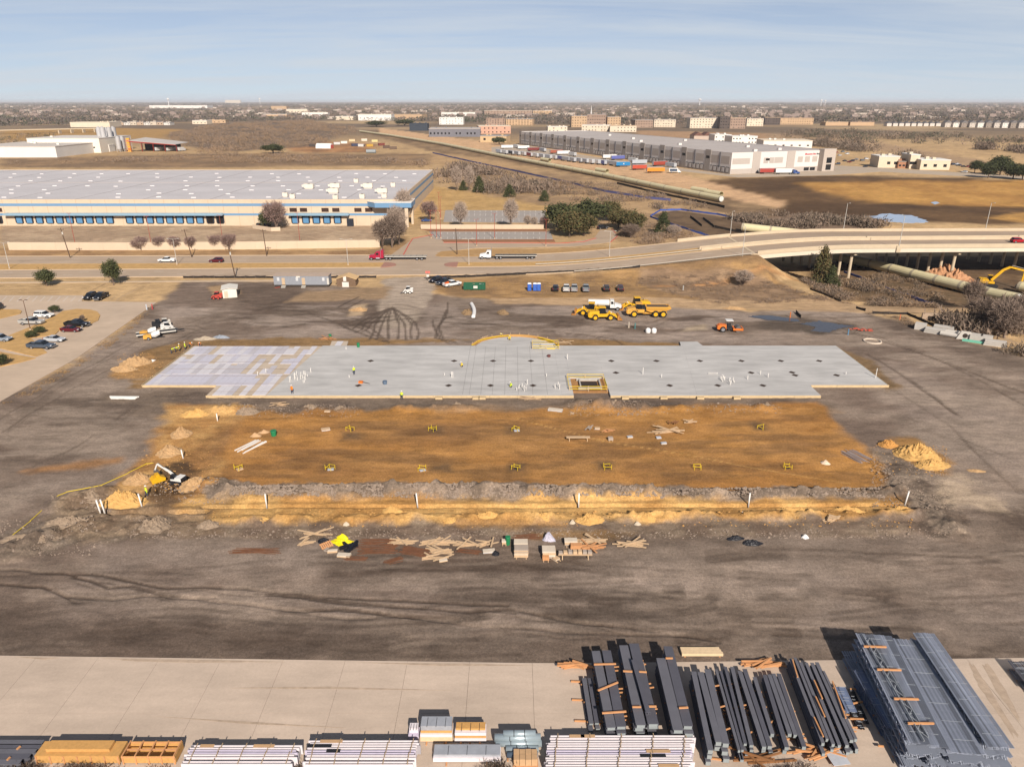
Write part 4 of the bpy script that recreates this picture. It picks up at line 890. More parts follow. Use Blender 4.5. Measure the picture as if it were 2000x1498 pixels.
def flatbed(name, loc, rz, label, L=14.6, low=False, m_=None):
 o = thing(name, label, 'trailer', loc, rz); m_ = m_ or mat('deck_metal', (150, 140, 128), .6)
 MB().box(-L / 2, 0, 1.25, L, 2.5, .16).build('deck', m_, o)
 for s in (-1, 1): MB().box(-L / 2, s * 1.27, 1.18, L, .05, .26).build('side_rail', mat('rail_silver', (206, 200, 190), .5), o)
 for s in (-1, 1): MB().box(-L / 2 - .2, s * .5, .85, L - 1.2, .14, .4).build('frame_beam', M_TRIM, o)
 for k in range(7): MB().box(-1 - k * 2.0, 0, 1.42, .1, 2.3, .05).build('cross_bar', M_TRIM, o)
 MB().box(-7.2, -1.15, .55, 1.5, .5, .55).build('tool_box', mat('rail_silver', (206, 200, 190)), o)
 add_wheels(o, (-11.3, -13.0) if not low else (-10.6, -12.0, -13.3), 2.0, .5, .5)
 return o
def put_semi(px, py, c, rz, tl, ll, sleeper=True, m_=None):
 x, y, z = on_road(px, py)
 t = thing('semi_tractor', ll, 'truck', (x, y, z), rz); tractor(t, c, sleeper)
 d = Vector((math.cos(rz), math.sin(rz), 0)); q = Vector((x, y, z)) - d * 1.9
 flatbed('flatbed_trailer', q, rz, tl, m_=m_)
put_semi(742, 507.5, (168, 30, 62), R(180.5), 'empty silver-railed flatbed trailer coupled behind the crimson truck', 'crimson conventional truck with sleeper cab turning at the crossover')
put_semi(957, 505.5, (238, 236, 232), R(180), 'long black low flatbed trailer coupled behind the white truck', 'white conventional truck with day cab on the far carriageway', False, mat('black_deck', (40, 40, 42), .6))
def box_trailer(c, loc, rz, label, group, L=14.0, cont=False):
 m_ = mat('trailer_skin_%d_%d_%d' % c, c, .5, var=.05)
 o = thing('truck_trailer', label, 'trailer', loc, rz, group)
 b = obj('box', (TRB.setdefault((c, L), MB().box(0, 0, 1.15, L, 2.6, 2.85).mesh('box', m_))), o)
 obj('roof_panel', TRB.setdefault(('r', L), MB().box(0, 0, 4.005, L - .06, 2.5, .05).mesh('roof_panel', mat('trailer_roof', (206, 204, 204), .5))), o)
 obj('door', TRB.setdefault(('d', c), MB().box(0, 0, 1.2, .05, 2.45, 2.7).mesh('door', mat('trailer_door', (176, 176, 178), .4))), o, (-L / 2 - .03, 0, 0))
 obj('frame', TRB.setdefault('f', MB().box(0, 0, .8, 12.4, 1.1, .34).mesh('frame', M_TRIM)), o)
 a, bb = wheel_mesh(.5, .5)
 for x in (-L / 2 + 1.5, -L / 2 + 2.8):
  for s in (-1, 1): obj('wheel', a, o, (x, s * .95, .5))
 for s in (-1, 1): obj('landing_leg', TRB.setdefault('l', MB().box(0, 0, 0, .14, .14, .85).mesh('landing_leg', M_TRIM)), o, (L / 2 - 2.6, s * .8, 0))
 return o
TRB = {}
WT, GT, BT, RT = (234, 232, 228), (178, 182, 188), (96, 104, 168), (150, 60, 54)
spots = [(1264, 326, (36, 126, 182), 8, 'bright blue shipping container on a chassis with a white star mark'), (1256, 333, None, 0, ''), (1252, 335, (190, 74, 48), 0, '')]
def yard_trailer(px, py, c, rz, label, group='trailers parked in the truck yard', L=14.0):
 p = G(px, py); return box_trailer(c, (p.x, p.y, .08), R(rz), label, group, L)
o = yard_trailer(1216, 326.5, (36, 126, 182), 12, 'bright blue container on a trailer chassis with a white emblem', None, 12.2)
m = MB(); st = [(math.cos(R(90 + 36 * i)) * (.75 if i % 2 == 0 else .35), math.sin(R(90 + 36 * i)) * (.75 if i % 2 == 0 else .35)) for i in range(10)]
m.side([(a + .4, b + 2.6) for a, b in st], -1.33, -1.305); m.build('emblem', mat('white_marking', (222, 214, 204)), o)
yard_trailer(1248, 332.5, (186, 78, 56), 12, 'rust red container on a trailer chassis left of the orange one', None, 12.2)
yard_trailer(1280, 338, (232, 140, 42), 8, 'orange container on a trailer chassis at the yard edge', None, 14)
yard_trailer(1500, 340, (166, 64, 54), 4, 'dull red trailer parked at the foot of the grey warehouse gable', None, 14)
yard_trailer(1531, 340.5, WT, 4, 'white trailer coupled to a dark blue truck at the warehouse gable', None, 14)
p = G(1552, 341); t = thing('semi_tractor', 'dark blue truck pulling a white trailer past the grey warehouse', 'truck', (p.x, p.y, .08), R(4)); tractor(t, (44, 76, 140))
p = G(1321, 338.5); t = thing('box_truck', 'white box truck with printed side parked alone by the truck yard fence', 'truck', (p.x, p.y, .08), R(-8))
MB().box(-2.4, 0, 1.0, 6.6, 2.5, 2.7).build('box', mat('trailer_skin_234_232_228', (234, 232, 228)), t); MB().box(-2.4, -1.26, 1.3, 5.6, .02, 1.9).build('side_print', mat('dark_print', (70, 84, 104)), t)
m = MB(); m.loft([[(1.0, -1.1, .6), (1.0, 1.1, .6), (1.0, 1.0, 2.6), (1.0, -1.0, 2.6)], [(2.0, -1.1, .6), (2.0, 1.1, .6), (2.0, .95, 2.4), (2.0, -.95, 2.4)], [(2.5, -1.05, .6), (2.5, 1.05, .6), (2.5, .95, 1.5), (2.5, -.95, 1.5)], [(3.4, -.9, .6), (3.4, .9, .6), (3.4, .8, 1.25), (3.4, -.8, 1.25)]]); m.build('cab', paint(WHT), t)
MB().loft([[(2.1, -.95, 1.6), (2.1, .95, 1.6), (2.5, .9, 1.52), (2.5, -.9, 1.52)], [(1.95, -.9, 2.35), (1.95, .9, 2.35), (2.08, .9, 2.35), (2.08, -.9, 2.35)]]).build('windscreen', glassm(), t)
add_wheels(t, (2.6, -3.6), 2.0, .48, .3)
n = 0
def CN(c): return {WT: 'white', GT: 'grey', BT: 'violet blue', RT: 'dull red'}.get(c, 'pale' if sum(c) > 500 else 'dark' if sum(c) < 220 else 'rusty')
for px, py, c in sorted(((1130, 318, GT), (1142, 319.5, GT), (1152, 320.5, WT), (1164, 321.5, WT), (1106, 315.5, GT), (1117, 317, GT), (1094, 313.5, BT), (1082, 312, WT), (1070, 311, GT), (1058, 309.5, GT), (1046, 308, WT), (1034, 306.5, RT), (1022, 305, WT), (1010, 304, GT), (998, 302.5, (60, 62, 70)), (986, 301.5, WT), (1176, 322.5, BT), (1188, 323, WT), (975, 300, (200, 206, 214)), (1200, 325, GT)), reverse=True):
 yard_trailer(px, py, c, 111 + random.uniform(-3, 3), '%s box trailer backed into the long row, %s from its right end' % (CN(c), ORD[n]), 'trailers in the long row'); n += 1
n0 = n
for px, py, c in sorted(((1008, 290, WT), (1022, 292, WT), (1100, 303, WT), (1086, 301, (160, 90, 70)), (1118, 306, WT), (1060, 297, GT), (1042, 296, (120, 50, 46)), (1190, 311, WT), (1206, 313, BT), (1236, 318, WT), (1248, 322, GT), (1288, 325, (160, 70, 56)), (1310, 328, (196, 200, 206)), (990, 291, WT))):
 yard_trailer(px, py, c, 20 + random.uniform(-5, 5) if n % 3 else 110, '%s trailer standing loose between row and docks, %s from the left' % (CN(c), ORD[n - n0]), 'trailers loose in the truck yard'); n += 1
# ------------------------------------------------------------------ construction machines
M_YEL = mat('machine_yellow', (226, 172, 32), .45, var=.08, scale=2); M_YEL2 = mat('machine_amber', (222, 164, 72), .5, var=.08, scale=2); M_ORG = mat('machine_orange', (226, 120, 44), .45, var=.08)
M_STEEL = mat('worn_steel', (120, 112, 106), .5, metal=.4, var=.15); M_DKM = mat('machine_black', (40, 40, 44), .6, var=.1); M_WHM = mat('machine_white', (230, 226, 220), .45, var=.06)
def ngon_side(o, name, pts, y0, y1, m_): return MB().side(pts, y0, y1).build(name, m_, o)
def dump_truck(px, py, rz):
 o = thing('articulated_dump_truck', 'amber articulated dump truck with three axles facing left on the mud', 'dump truck', G(px, py), rz)
 m = MB(); m.loft([[(5.3, -1.1, 1.1), (5.3, 1.1, 1.1), (5.3, 1.0, 1.8), (5.3, -1.0, 1.8)], [(5.0, -1.35, .9), (5.0, 1.35, .9), (5.0, 1.2, 2.15), (5.0, -1.2, 2.15)], [(3.0, -1.45, 1.1), (3.0, 1.45, 1.1), (3.0, 1.3, 2.5), (3.0, -1.3, 2.5)]]); m.build('bonnet', M_YEL2, o)
 for s in (-1, 1): MB().side([(4.3, 1.6), (4.0, 2.0), (2.6, 2.0), (2.2, 1.6), (2.2, 1.75), (2.5, 2.15), (4.1, 2.15), (4.5, 1.7)], s * 1.0, s * 1.55).build('fender', M_YEL2, o)
 MB().loft([[(3.1, -.95, 2.0), (3.1, .95, 2.0), (1.4, .95, 2.0), (1.4, -.95, 2.0)], [(2.7, -.85, 3.4), (2.7, .85, 3.4), (1.5, .85, 3.4), (1.5, -.85, 3.4)]]).build('cab_glass', glassm(), o)
 MB().box(2.1, 0, 3.4, 1.7, 1.9, .2).build('cab_roof', M_YEL2, o); MB().box(1.9, 0, 1.2, 2.4, 2.3, .85).build('cab_base', M_YEL2, o)
 m = MB(); m.box(.9, 0, 1.2, .9, 1.8, 1.6); m.tube((.8, .9, 2.4), (.8, .9, 3.3), .12); m.build('engine_stack', M_DKM, o)
 MB().bar((1.2, 0, 1.0), (-5.2, 0, 1.05), .9, .5).build('frame', M_YEL2, o)
 m = MB(); t = [(.4, 2.75), (.2, 1.75), (-1.0, 1.35), (-4.6, 1.6), (-6.1, 2.35), (-6.0, 2.65), (-.2, 2.75)]
 n = len(t); rings = [[(x, s * (1.5 if z > 2 else 1.15), z) for x, z in t] for s in (-1, 1)]
 m.loft(rings); m.build('dump_body', M_YEL2, o); MB().box(-2.6, 0, 2.76, 5.2, 2.5, .02).build('body_floor', mat('dark_soil_load', (96, 80, 66), .95), o)
 for s in (-1, 1): MB().box(-2.8, s * 1.42, 2.5, 6.0, .16, .32).build('body_rail', M_YEL2, o)
 for s in (-1, 1): MB().box(5.2, s * .85, 1.7, .2, .3, .2).build('headlight', M_LAMP, o)
 add_wheels(o, (3.3, -2.2, -4.15), 2.4, .88, .7, M_YEL)
 m = MB(); m.side([(-5.6, 2.7), (-5.2, 2.7), (-5.35, 3.4)], -.05, .05); m.build('marker_flag', M_DKM, o)
def loader(px, py, rz, label, c=None):
 o = thing('wheel_loader', label, 'loader', G(px, py), rz); Y = c or M_YEL
 m = MB(); m.loft([[(-4.0, -1.0, 1.0), (-4.0, 1.0, 1.0), (-4.0, .9, 1.9), (-4.0, -.9, 1.9)], [(-3.6, -1.2, .8), (-3.6, 1.2, .8), (-3.6, 1.1, 2.3), (-3.6, -1.1, 2.3)], [(-1.2, -1.1, .9), (-1.2, 1.1, .9), (-1.2, 1.0, 2.45), (-1.2, -1.0, 2.45)]]); m.build('engine_cover', Y, o)
 MB().loft([[(-1.2, -.8, 1.7), (-1.2, .8, 1.7), (.6, .8, 1.7), (.6, -.8, 1.7)], [(-1.1, -.72, 3.2), (-1.1, .72, 3.2), (.3, .72, 3.2), (.3, -.72, 3.2)]]).build('cab_glass', glassm(), o)
 MB().box(-.4, 0, 3.2, 1.7, 1.7, .18).build('cab_roof', Y, o); MB().box(-.2, 0, .9, 2.2, 1.5, .8).build('cab_base', Y, o)
 MB().box(1.6, 0, .8, 1.8, 1.1, .9).build('front_frame', Y, o)
 for s in (-1, 1):
  MB().side([(1.3, 1.7), (1.6, 2.1), (3.4, 1.1), (3.7, .55), (3.4, .5), (2.9, .95)], s * .75 - .14, s * .75 + .14).build('lift_arm', Y, o)
  MB().side([(-3.1, 1.55), (-2.8, 1.9), (-1.9, 1.9), (-1.5, 1.5), (-1.6, 1.5), (-2.0, 1.75), (-2.7, 1.75), (-3.0, 1.5)], s * 1.0, s * 1.5).build('fender', Y, o)
  MB().box(2.0, s * .55, 1.75, .2, .2, .2).build('headlight', M_LAMP, o)
 MB().side([(3.5, .15), (4.7, .12), (4.75, .2), (3.9, .4), (3.75, .9), (4.0, 1.35), (3.6, 1.3), (3.4, .8)], -1.45, 1.45).build('bucket', mat('rusty_bucket', (186, 126, 60), .6), o)
 add_wheels(o, (-2.2, 1.7), 2.1, .78, .6, M_YEL)
 MB().tube((-2.0, .3, 2.4), (-2.0, .3, 3.0), .08).build('exhaust', M_DKM, o)
dump_truck(1262, 617.5, R(178))
loader(1178, 624, R(2), 'yellow wheel loader nearest the camera with its bucket lowered to the right')
loader(1152, 615, R(170), 'yellow loader behind the near one, its bucket pointing left')
loader(1240, 604, R(185), 'yellow loader mostly hidden behind the amber dump truck')
def water_truck(px, py, rz):
 o = thing('water_truck', 'white tank truck parked behind the yellow loaders', 'truck', G(px, py), rz)
 m = MB(); rings = []
 for x in (-4.6, -4.5, .9, 1.0):
  s = .92 if x in (-4.6, 1.0) else 1
  rings.append([(x, s * 1.15 * math.cos(R(a)), 1.95 + s * .85 * math.sin(R(a))) for a in range(0, 360, 30)])
 m.loft(rings); m.build('tank', M_WHM, o)
 m = MB(); m.loft([[(1.2, -1.15, .8), (1.2, 1.15, .8), (1.2, 1.05, 2.8), (1.2, -1.05, 2.8)], [(2.3, -1.15, .8), (2.3, 1.15, .8), (2.2, 1.0, 2.75), (2.2, -1.0, 2.75)]]); m.build('cab', M_WHM, o)
 m = MB(); m.loft([[(2.3, -1.1, .8), (2.3, 1.1, .8), (2.4, 1.0, 1.9), (2.4, -1.0, 1.9)], [(4.2, -.9, .8), (4.2, .9, .8), (4.2, .8, 1.5), (4.2, -.8, 1.5)]]); m.build('hood', M_WHM, o)
 MB().loft([[(2.33, -.95, 1.92), (2.33, .95, 1.92), (2.42, .95, 1.92), (2.42, -.95, 1.92)], [(2.2, -.9, 2.65), (2.2, .9, 2.65), (2.26, .9, 2.65), (2.26, -.9, 2.65)]]).build('windscreen', glassm(), o)
 for s in (-1, 1): MB().side([(1.4, 1.85), (2.1, 1.85), (2.0, 2.55), (1.4, 2.55)], s * 1.13 - .02, s * 1.13 + .03).build('side_window', glassm(), o)
 MB().box(-.6, 0, .7, 8.6, .9, .3).build('frame', M_TRIM, o); add_wheels(o, (3.2, -2.6, -3.9), 2.0, .52, .35)
water_truck(1182, 605, R(-4))
def roller(px, py, rz):
 o = thing('soil_roller', 'orange soil roller with a white canopy beside the puddle', 'roller', G(px, py), rz)
 MB().loft([[(-2.9, -.8, .7), (-2.9, .8, .7), (-2.9, .75, 1.4), (-2.9, -.75, 1.4)], [(-2.4, -.9, .6), (-2.4, .9, .6), (-2.4, .8, 1.75), (-2.4, -.8, 1.75)], [(-.8, -.9, .6), (-.8, .9, .6), (-.8, .8, 1.75), (-.8, -.8, 1.75)]]).build('engine_cover', M_ORG, o)
 MB().box(-.1, 0, .7, 1.3, 1.5, .6).build('platform', M_DKM, o); MB().box(-.1, 0, 1.3, .7, .6, .7).build('seat', M_DKM, o)
 for x in (-.7, .5):
  for s in (-.65, .65): MB().bar((x, s, 1.2), (x, s, 2.75), .08).build('canopy_post', M_DKM, o)
 MB().box(-.1, 0, 2.75, 1.7, 1.7, .12).build('canopy', M_WHM, o)
 MB().tube((2.1, -1.0, .75), (2.1, 1.0, .75), .75, n=20).build('drum', M_STEEL, o)
 for s in (-1, 1): MB().box(2.0, s * 1.12, .55, 2.4, .16, .45).build('drum_frame', M_ORG, o)
 MB().box(3.1, 0, .55, .2, 2.4, .5).build('drum_frame', M_ORG, o); MB().box(1.0, 0, .6, .3, 2.3, .45).build('drum_frame', M_ORG, o)
 a, b = wheel_mesh(.7, .5)
 for s in (-1, 1): q = obj('wheel', a, o, (-1.6, s * .95, .7)); obj('rim', b, q)
roller(1423, 647, R(-4))
def skid(px, py, rz, label, body, z=None):
 o = thing('skid_steer', label, 'skid steer', G(px, py), rz)
 MB().side([(-1.5, .45), (1.0, .4), (1.0, .85), (.5, 1.1), (-.5, 1.2), (-1.2, 1.45), (-1.5, 1.2)], -.55, .55).build('body', body, o)
 MB().loft([[(-.7, -.5, 1.1), (-.7, .5, 1.1), (.75, .5, .95), (.75, -.5, .95)], [(-.6, -.45, 2.0), (-.6, .45, 2.0), (.3, .45, 2.0), (.3, -.45, 2.0)]]).build('cab_cage', glassm(), o)
 MB().box(-.15, 0, 2.0, 1.1, 1.1, .08).build('cab_roof', body, o)
 for s in (-1, 1):
  MB().side([(-1.5, 1.3), (-1.3, 1.6), (.9, 1.15), (1.5, .45), (1.35, .35), (.8, .95), (-1.2, 1.3)], s * .68 - .08, s * .68 + .08).build('lift_arm', body, o)
 MB().side([(1.35, .05), (2.2, .03), (2.2, .08), (1.6, .25), (1.55, .65), (1.35, .6)], -.9, .9).build('bucket', M_STEEL, o)
 add_wheels(o, (-.7, .6), 1.5, .4, .3, body)
 return o
skid(424, 584, R(180), 'red skid steer loader beside the white site shed', mat('skid_red', (206, 84, 70), .5)); skid(797, 573, R(178), 'white skid steer loader near the rock entry drive', M_WHM)
def tracks(o, L, w, gauge, h):
 p = [(L / 2 - h / 2 + h / 2 * math.cos(R(a)), h / 2 + h / 2 * math.sin(R(a))) for a in range(-90, 91, 30)] + [(-L / 2 + h / 2 + h / 2 * math.cos(R(a)), h / 2 + h / 2 * math.sin(R(a))) for a in range(90, 271, 30)]
 for s in (-1, 1):
  t_ = MB().side(p[::-1], s * gauge / 2 - w / 2, s * gauge / 2 + w / 2).build('crawler_track', M_DKM, o)
def digger(loc, rz, label, k, body, arm, boom, name='excavator', glass=True):
 """k scales a 9 m machine; boom = joint points (x, z) from the pivot"""
 o = thing(name, label, 'excavator', loc, rz); o.scale = (k, k, k)
 tracks(o, 4.6, .65, 2.6, 1.0)
 MB().box(0, 0, .7, 1.6, 2.0, .5).build('turntable', M_DKM, o)
 MB().side([(-2.6, 1.2), (1.3, 1.2), (1.3, 1.7), (-.3, 1.9), (-.4, 2.4), (-2.3, 2.4), (-2.6, 2.1)], -1.35, 1.35).build('house', body, o)
 MB().box(-2.62, 0, 1.25, .3, 2.6, 1.0).build('counterweight', M_DKM, o)
 MB().loft([[(-.2, .35, 1.7), (1.5, .35, 1.7), (1.5, 1.3, 1.7), (-.2, 1.3, 1.7)], [(-.1, .4, 3.2), (1.0, .4, 3.2), (1.0, 1.25, 3.2), (-.1, 1.25, 3.2)]]).build('cab', glassm(), o)
 MB().box(.42, .82, 3.2, 1.2, .95, .1).build('cab_roof', M_DKM if body is not M_YEL else body, o)
 pts = [Vector((x, -.2, z)) for x, z in boom]
 ws = (.75, .62, .45, .4)
 for i, (a, b) in enumerate(zip(pts, pts[1:])):
  last = i == len(pts) - 2
  MB().bar(a, b, .42, ws[min(i, 3)]).build('stick' if last else 'boom', arm, o)
 mid = pts[1]; MB().tube(pts[0] + Vector((.5, 0, -.3)), pts[0].lerp(mid, .8) + Vector((.2, 0, -.4)), .11, n=8).build('hydraulic_ram', M_STEEL, o)
 MB().tube(pts[-3] + Vector((.3, 0, .5)), pts[-2] + Vector((-.3, 0, .55)), .1, n=8).build('hydraulic_ram', M_STEEL, o)
 e = pts[-1]
 MB().side([(e.x - .1, e.z + .3), (e.x + .25, e.z), (e.x - .1, e.z - 1.1), (e.x - .9, e.z - 1.5), (e.x - 1.2, e.z - 1.1), (e.x - 1.0, e.z - .3)], -.8, .4).build('bucket', M_STEEL, o)
 return o
p = G(1928, 560); digger((p.x, p.y, p.z), R(-18), 'large yellow excavator reaching over the end of the yellow pipe', 1.08, M_YEL, M_YEL, [(.6, 2.0), (3.0, 5.2), (4.6, 6.1), (8.4, 5.3), (8.2, 1.4)])
p = G(346, 940); o = digger((p.x, p.y, p.z - .2), R(165), 'white compact excavator digging at the corner of the orange pad', .46, M_WHM, M_WHM, [(.8, 2.1), (2.6, 3.6), (4.0, 4.3), (6.6, 5.6), (7.9, 3.2)], 'compact_excavator')
p = G(309, 940); m = MB(); m.side([(-.9, .0), (.9, .1), (1.0, .5), (.4, .9), (-.6, .95), (-1.0, .5)], -.55, .55); m.box(0, 0, .9, .5, .9, .35)
tag(m.build('digging_bucket', M_YEL, None, loc=p, rz=R(40)), 'loose yellow digging bucket lying beside the white compact excavator', 'bucket')
# equipment trailer loaded with compact machines by the car park
p = G(306, 655); t = thing('equipment_trailer', 'flat equipment trailer loaded with small orange and white machines on the mud', 'trailer', p, R(28))
MB().box(0, 0, .7, 8.6, 2.3, .14).build('deck', M_DKM, t); m = MB(); m.bar((4.3, .8, .75), (6.2, 0, .7), .14); m.bar((4.3, -.8, .75), (6.2, 0, .7), .14); m.build('drawbar', M_DKM, t)
for s in (-1, 1): MB().box(0, s * 1.18, .72, 8.6, .1, .3).build('side_rail', mat('rail_silver', (206, 200, 190)), t)
add_wheels(t, (-.9, .2), 2.2, .42, .25)
def mixer(px, py, rz, label, z=0):
 p = G(px, py); o = thing('towable_mixer', label, 'mixer', (p.x, p.y, p.z + z), rz)
 MB().side([(-1.1, .3), (.6, .3), (.6, 1.1), (-.2, 1.3), (-1.1, 1.1)], -.6, .6).build('engine_box', M_YEL2, o)
 MB().loft([[(.7, .5 * math.cos(R(a)), 1.0 + .5 * math.sin(R(a))) for a in range(0, 360, 45)], [(1.5, .75 * math.cos(R(a)), 1.1 + .75 * math.sin(R(a))) for a in range(0, 360, 45)], [(2.5, .55 * math.cos(R(a)), 1.4 + .55 * math.sin(R(a))) for a in range(0, 360, 45)]]).build('drum', M_WHM, o)
 MB().bar((-1.0, 0, .4), (3.4, 0, .35), .15).build('drawbar', M_DKM, o); add_wheels(o, (.0,), 1.5, .35, .2)
mixer(284, 656, R(25), 'orange and white machine on the far left of the loaded trailer'); mixer(291, 663, R(22), 'orange machine nearest the camera beside the loaded trailer')
skid(328, 645, R(25), 'white compact loader at the right end of the loaded trailer', M_WHM); skid(322, 638, R(205), 'pale compact loader behind the loaded trailer', mat('pale_machine', (212, 204, 192), .5)); skid(311, 640, R(30), 'black framed compact loader at the back of the trailer group', M_DKM)
# ------------------------------------------------------------------ steel in the front yard
M_BEAM = mat('primed_grey_steel', (106, 105, 112), .55, var=.10, scale=.8); M_BEAM2 = mat('primed_slate_steel', (92, 91, 99), .5, var=.10, scale=.8)
M_TIM = mat('dunnage_timber', (208, 150, 102), .8, var=.14, scale=3); M_TIM2 = mat('pale_timber', (226, 198, 160), .8, var=.12, scale=3); M_ENDP = mat('milled_end', (150, 156, 156), .5, var=.1)
M_JOIST = mat('joist_grey', (150, 156, 170), .5, metal=.1, var=.10, scale=1.2); M_JOIST2 = mat('joist_blue_grey', (124, 136, 164), .45, metal=.1, var=.1)
def ibeam(L, w, h, m_):
 tf = min(.05, h * .12); tw = w * .08
 p = [(-w / 2, 0), (w / 2, 0), (w / 2, tf), (tw, tf), (tw, h - tf), (w / 2, h - tf), (w / 2, h), (-w / 2, h), (-w / 2, h - tf), (-tw, h - tf), (-tw, tf), (-w / 2, tf)]
 m = MB(); n = len(p); vs = [(x, 0, z) for x, z in p] + [(x, L, z) for x, z in p]
 q1 = [(0, 1, 2, 11), (3, 4, 9, 10), (5, 6, 7, 8)]
 fs = [f for f in q1] + [tuple(n + i for i in reversed(f)) for f in q1] + [((i + 1) % n, i, n + i, n + (i + 1) % n) for i in range(n)]
 return m.add(vs, fs).mesh('steel_beam', m_)
def tubebeam(L, w, h, m_):
 m = MB(); t = .02
 m.box(0, L / 2, 0, w, L, h); me = m.mesh('steel_beam', [m_]); return me
endp = MB().box(0, 0, 0, 1, .03, 1).mesh('end_plate', M_ENDP)
def stack(nm, top, lanes, lvl, group, label, m_=None, timbers=(.2, .5, .8)):
 """lanes: (far px, near px, width); lvl levels high, top at height top"""
 h = (top - .1) / lvl
 LAY = ('bottom', 'second', 'third', 'top') if lvl == 4 else ('bottom', 'middle', 'top') if lvl == 3 else ('bottom', 'top')
 for li, (far, near, w) in enumerate(lanes):
  P, Q = GZ(*far, top + YARDZ), GZ(*near, top + YARDZ); d = Q - P; L = d.length; rz = math.atan2(d.y, d.x) - math.pi / 2
  for k in range(lvl):
   z = YARDZ + .1 + k * h; ext = 0 if k == lvl - 1 else random.uniform(-.9, .7); L2 = L + ext
   sh = random.uniform(-.12, .12) if k < lvl - 1 else 0
   me = ibeam(L2, w * (1 if k == lvl - 1 else random.uniform(.85, 1.05)), h - .1, m_ or random.choice((M_BEAM, M_BEAM, M_BEAM2)))
   o = obj('steel_beam', me, None, (P.x + sh, P.y, z), rz)
   tag(o, label + (', %s lane' % ORD[li]) + ', %s layer' % LAY[k], 'steel beam', group)
   for yy in (L2 - .0,):
    e = obj('end_plate', endp, o, (0, yy + .015, .03)); e.scale = (w * .8, 1, h - .17)
 # dunnage between the levels
 P0, Q0 = GZ(*lanes[0][0], top + YARDZ), GZ(*lanes[0][1], top + YARDZ); P1, Q1 = GZ(*lanes[-1][0], top + YARDZ), GZ(*lanes[-1][1], top + YARDZ)
 for t in timbers:
  a, b = P0.lerp(Q0, t), P1.lerp(Q1, t); u = (b - a).normalized() if (b - a).length > .3 else Vector((1, 0, 0))
  for k in range(lvl):
   z = YARDZ + .05 + k * h - (.0 if k else 0)
   e0, e1 = a - u * (lanes[0][2] / 2 + random.uniform(.0, .2)), b + u * (lanes[-1][2] / 2 + random.uniform(.1, .7))
   m = MB(); m.bar((e0.x, e0.y, z), (e1.x, e1.y, z), .1, .09)
   tag(m.build('dunnage_timber', M_TIM), '%s timber spacer at the %s of the %s' % (LAY[k] if k else 'lowest', ('far end', 'middle', 'near end')[timbers.index(t)], nm), 'timber', 'spacers of the ' + nm)
def timber(a, b, z, w=.12, label=None, group=None, m_=None, cat='timber', hh=None):
 P, Q = GZ(*a, z), GZ(*b, z); o = MB().bar(P, Q, w, hh or w).build('loose_timber', m_ or M_TIM); return tag(o, label, cat, group)
stack('small leftmost steel pair', .75, [((1141, 1322), (1155, 1410), .42), ((1152, 1322), (1166, 1409), .42)], 2, 'beams of the small leftmost pair', 'dark grey steel beam in the small pair at the left of the steel', timbers=(.1, .5, .92))
stack('second steel stack', 1.9, [((1163.5, 1269), (1194, 1418), .82), ((1184.5, 1268), (1213.5, 1416), .86)], 4, 'beams of the second stack', 'wide grey steel beam in the stack of two lanes with three timbers on top')
stack('third steel stack', 2.1, [((1218, 1258), (1252, 1413), .86), ((1238, 1254.5), (1276, 1411), .95)], 4, 'beams of the third stack', 'wide grey steel beam in the stack carrying one narrow beam on top')
stack('fourth steel stack', 2.1, [((1291, 1283), (1325, 1423), .9), ((1304.5, 1260), (1344, 1415), .86)], 4, 'beams of the fourth stack', 'wide grey steel beam in the stack left of the seven narrow lanes')
stack('fifth steel stack', 1.8, [((1355, 1309), (1388, 1462), .48), ((1368.5, 1310), (1404, 1446), .58), ((1382, 1305), (1418, 1449), .6)], 3, 'beams of the fifth stack', 'grey steel beam in the stack of three lanes in the middle of the steel')
stack('sixth steel stack', 1.3, [((1399, 1305), (1444, 1462), .24), ((1408, 1308), (1450.5, 1461), .24), ((1417, 1300), (1456, 1449), .3), ((1430, 1300), (1468, 1452), .36)], 3, 'beams of the sixth stack', 'narrow grey steel beam in the stack of four thin lanes')
stack('seventh steel stack', 1.1, [((1445, 1308), (1493, 1455), .42), ((1454.5, 1304), (1504, 1454), .42), ((1474, 1320), (1509, 1430), .36)], 2, 'beams of the seventh stack', 'grey steel beam in the low stack of two long lanes and one short')
stack('eighth steel stack', 1.1, [((1494, 1316), (1537, 1456), .4), ((1503, 1315), (1543, 1430), .38), ((1511, 1313), (1554, 1432), .36), ((1521, 1313), (1571, 1455), .4)], 2, 'beams of the eighth stack', 'grey steel beam in the low stack with uneven near ends')
stack('ninth steel stack', 1.5, [((1544, 1284), (1608, 1448), .3), ((1553, 1282), (1616, 1440), .26), ((1564, 1291), (1628, 1450), .3), ((1575, 1292), (1640, 1452), .3), ((1586, 1292), (1655, 1452), .34), ((1595.5, 1291), (1664, 1442), .36), ((1608, 1308), (1672, 1440), .28)], 3, 'beams of the ninth stack', 'narrow dark steel beam in the tight stack left of the joists')
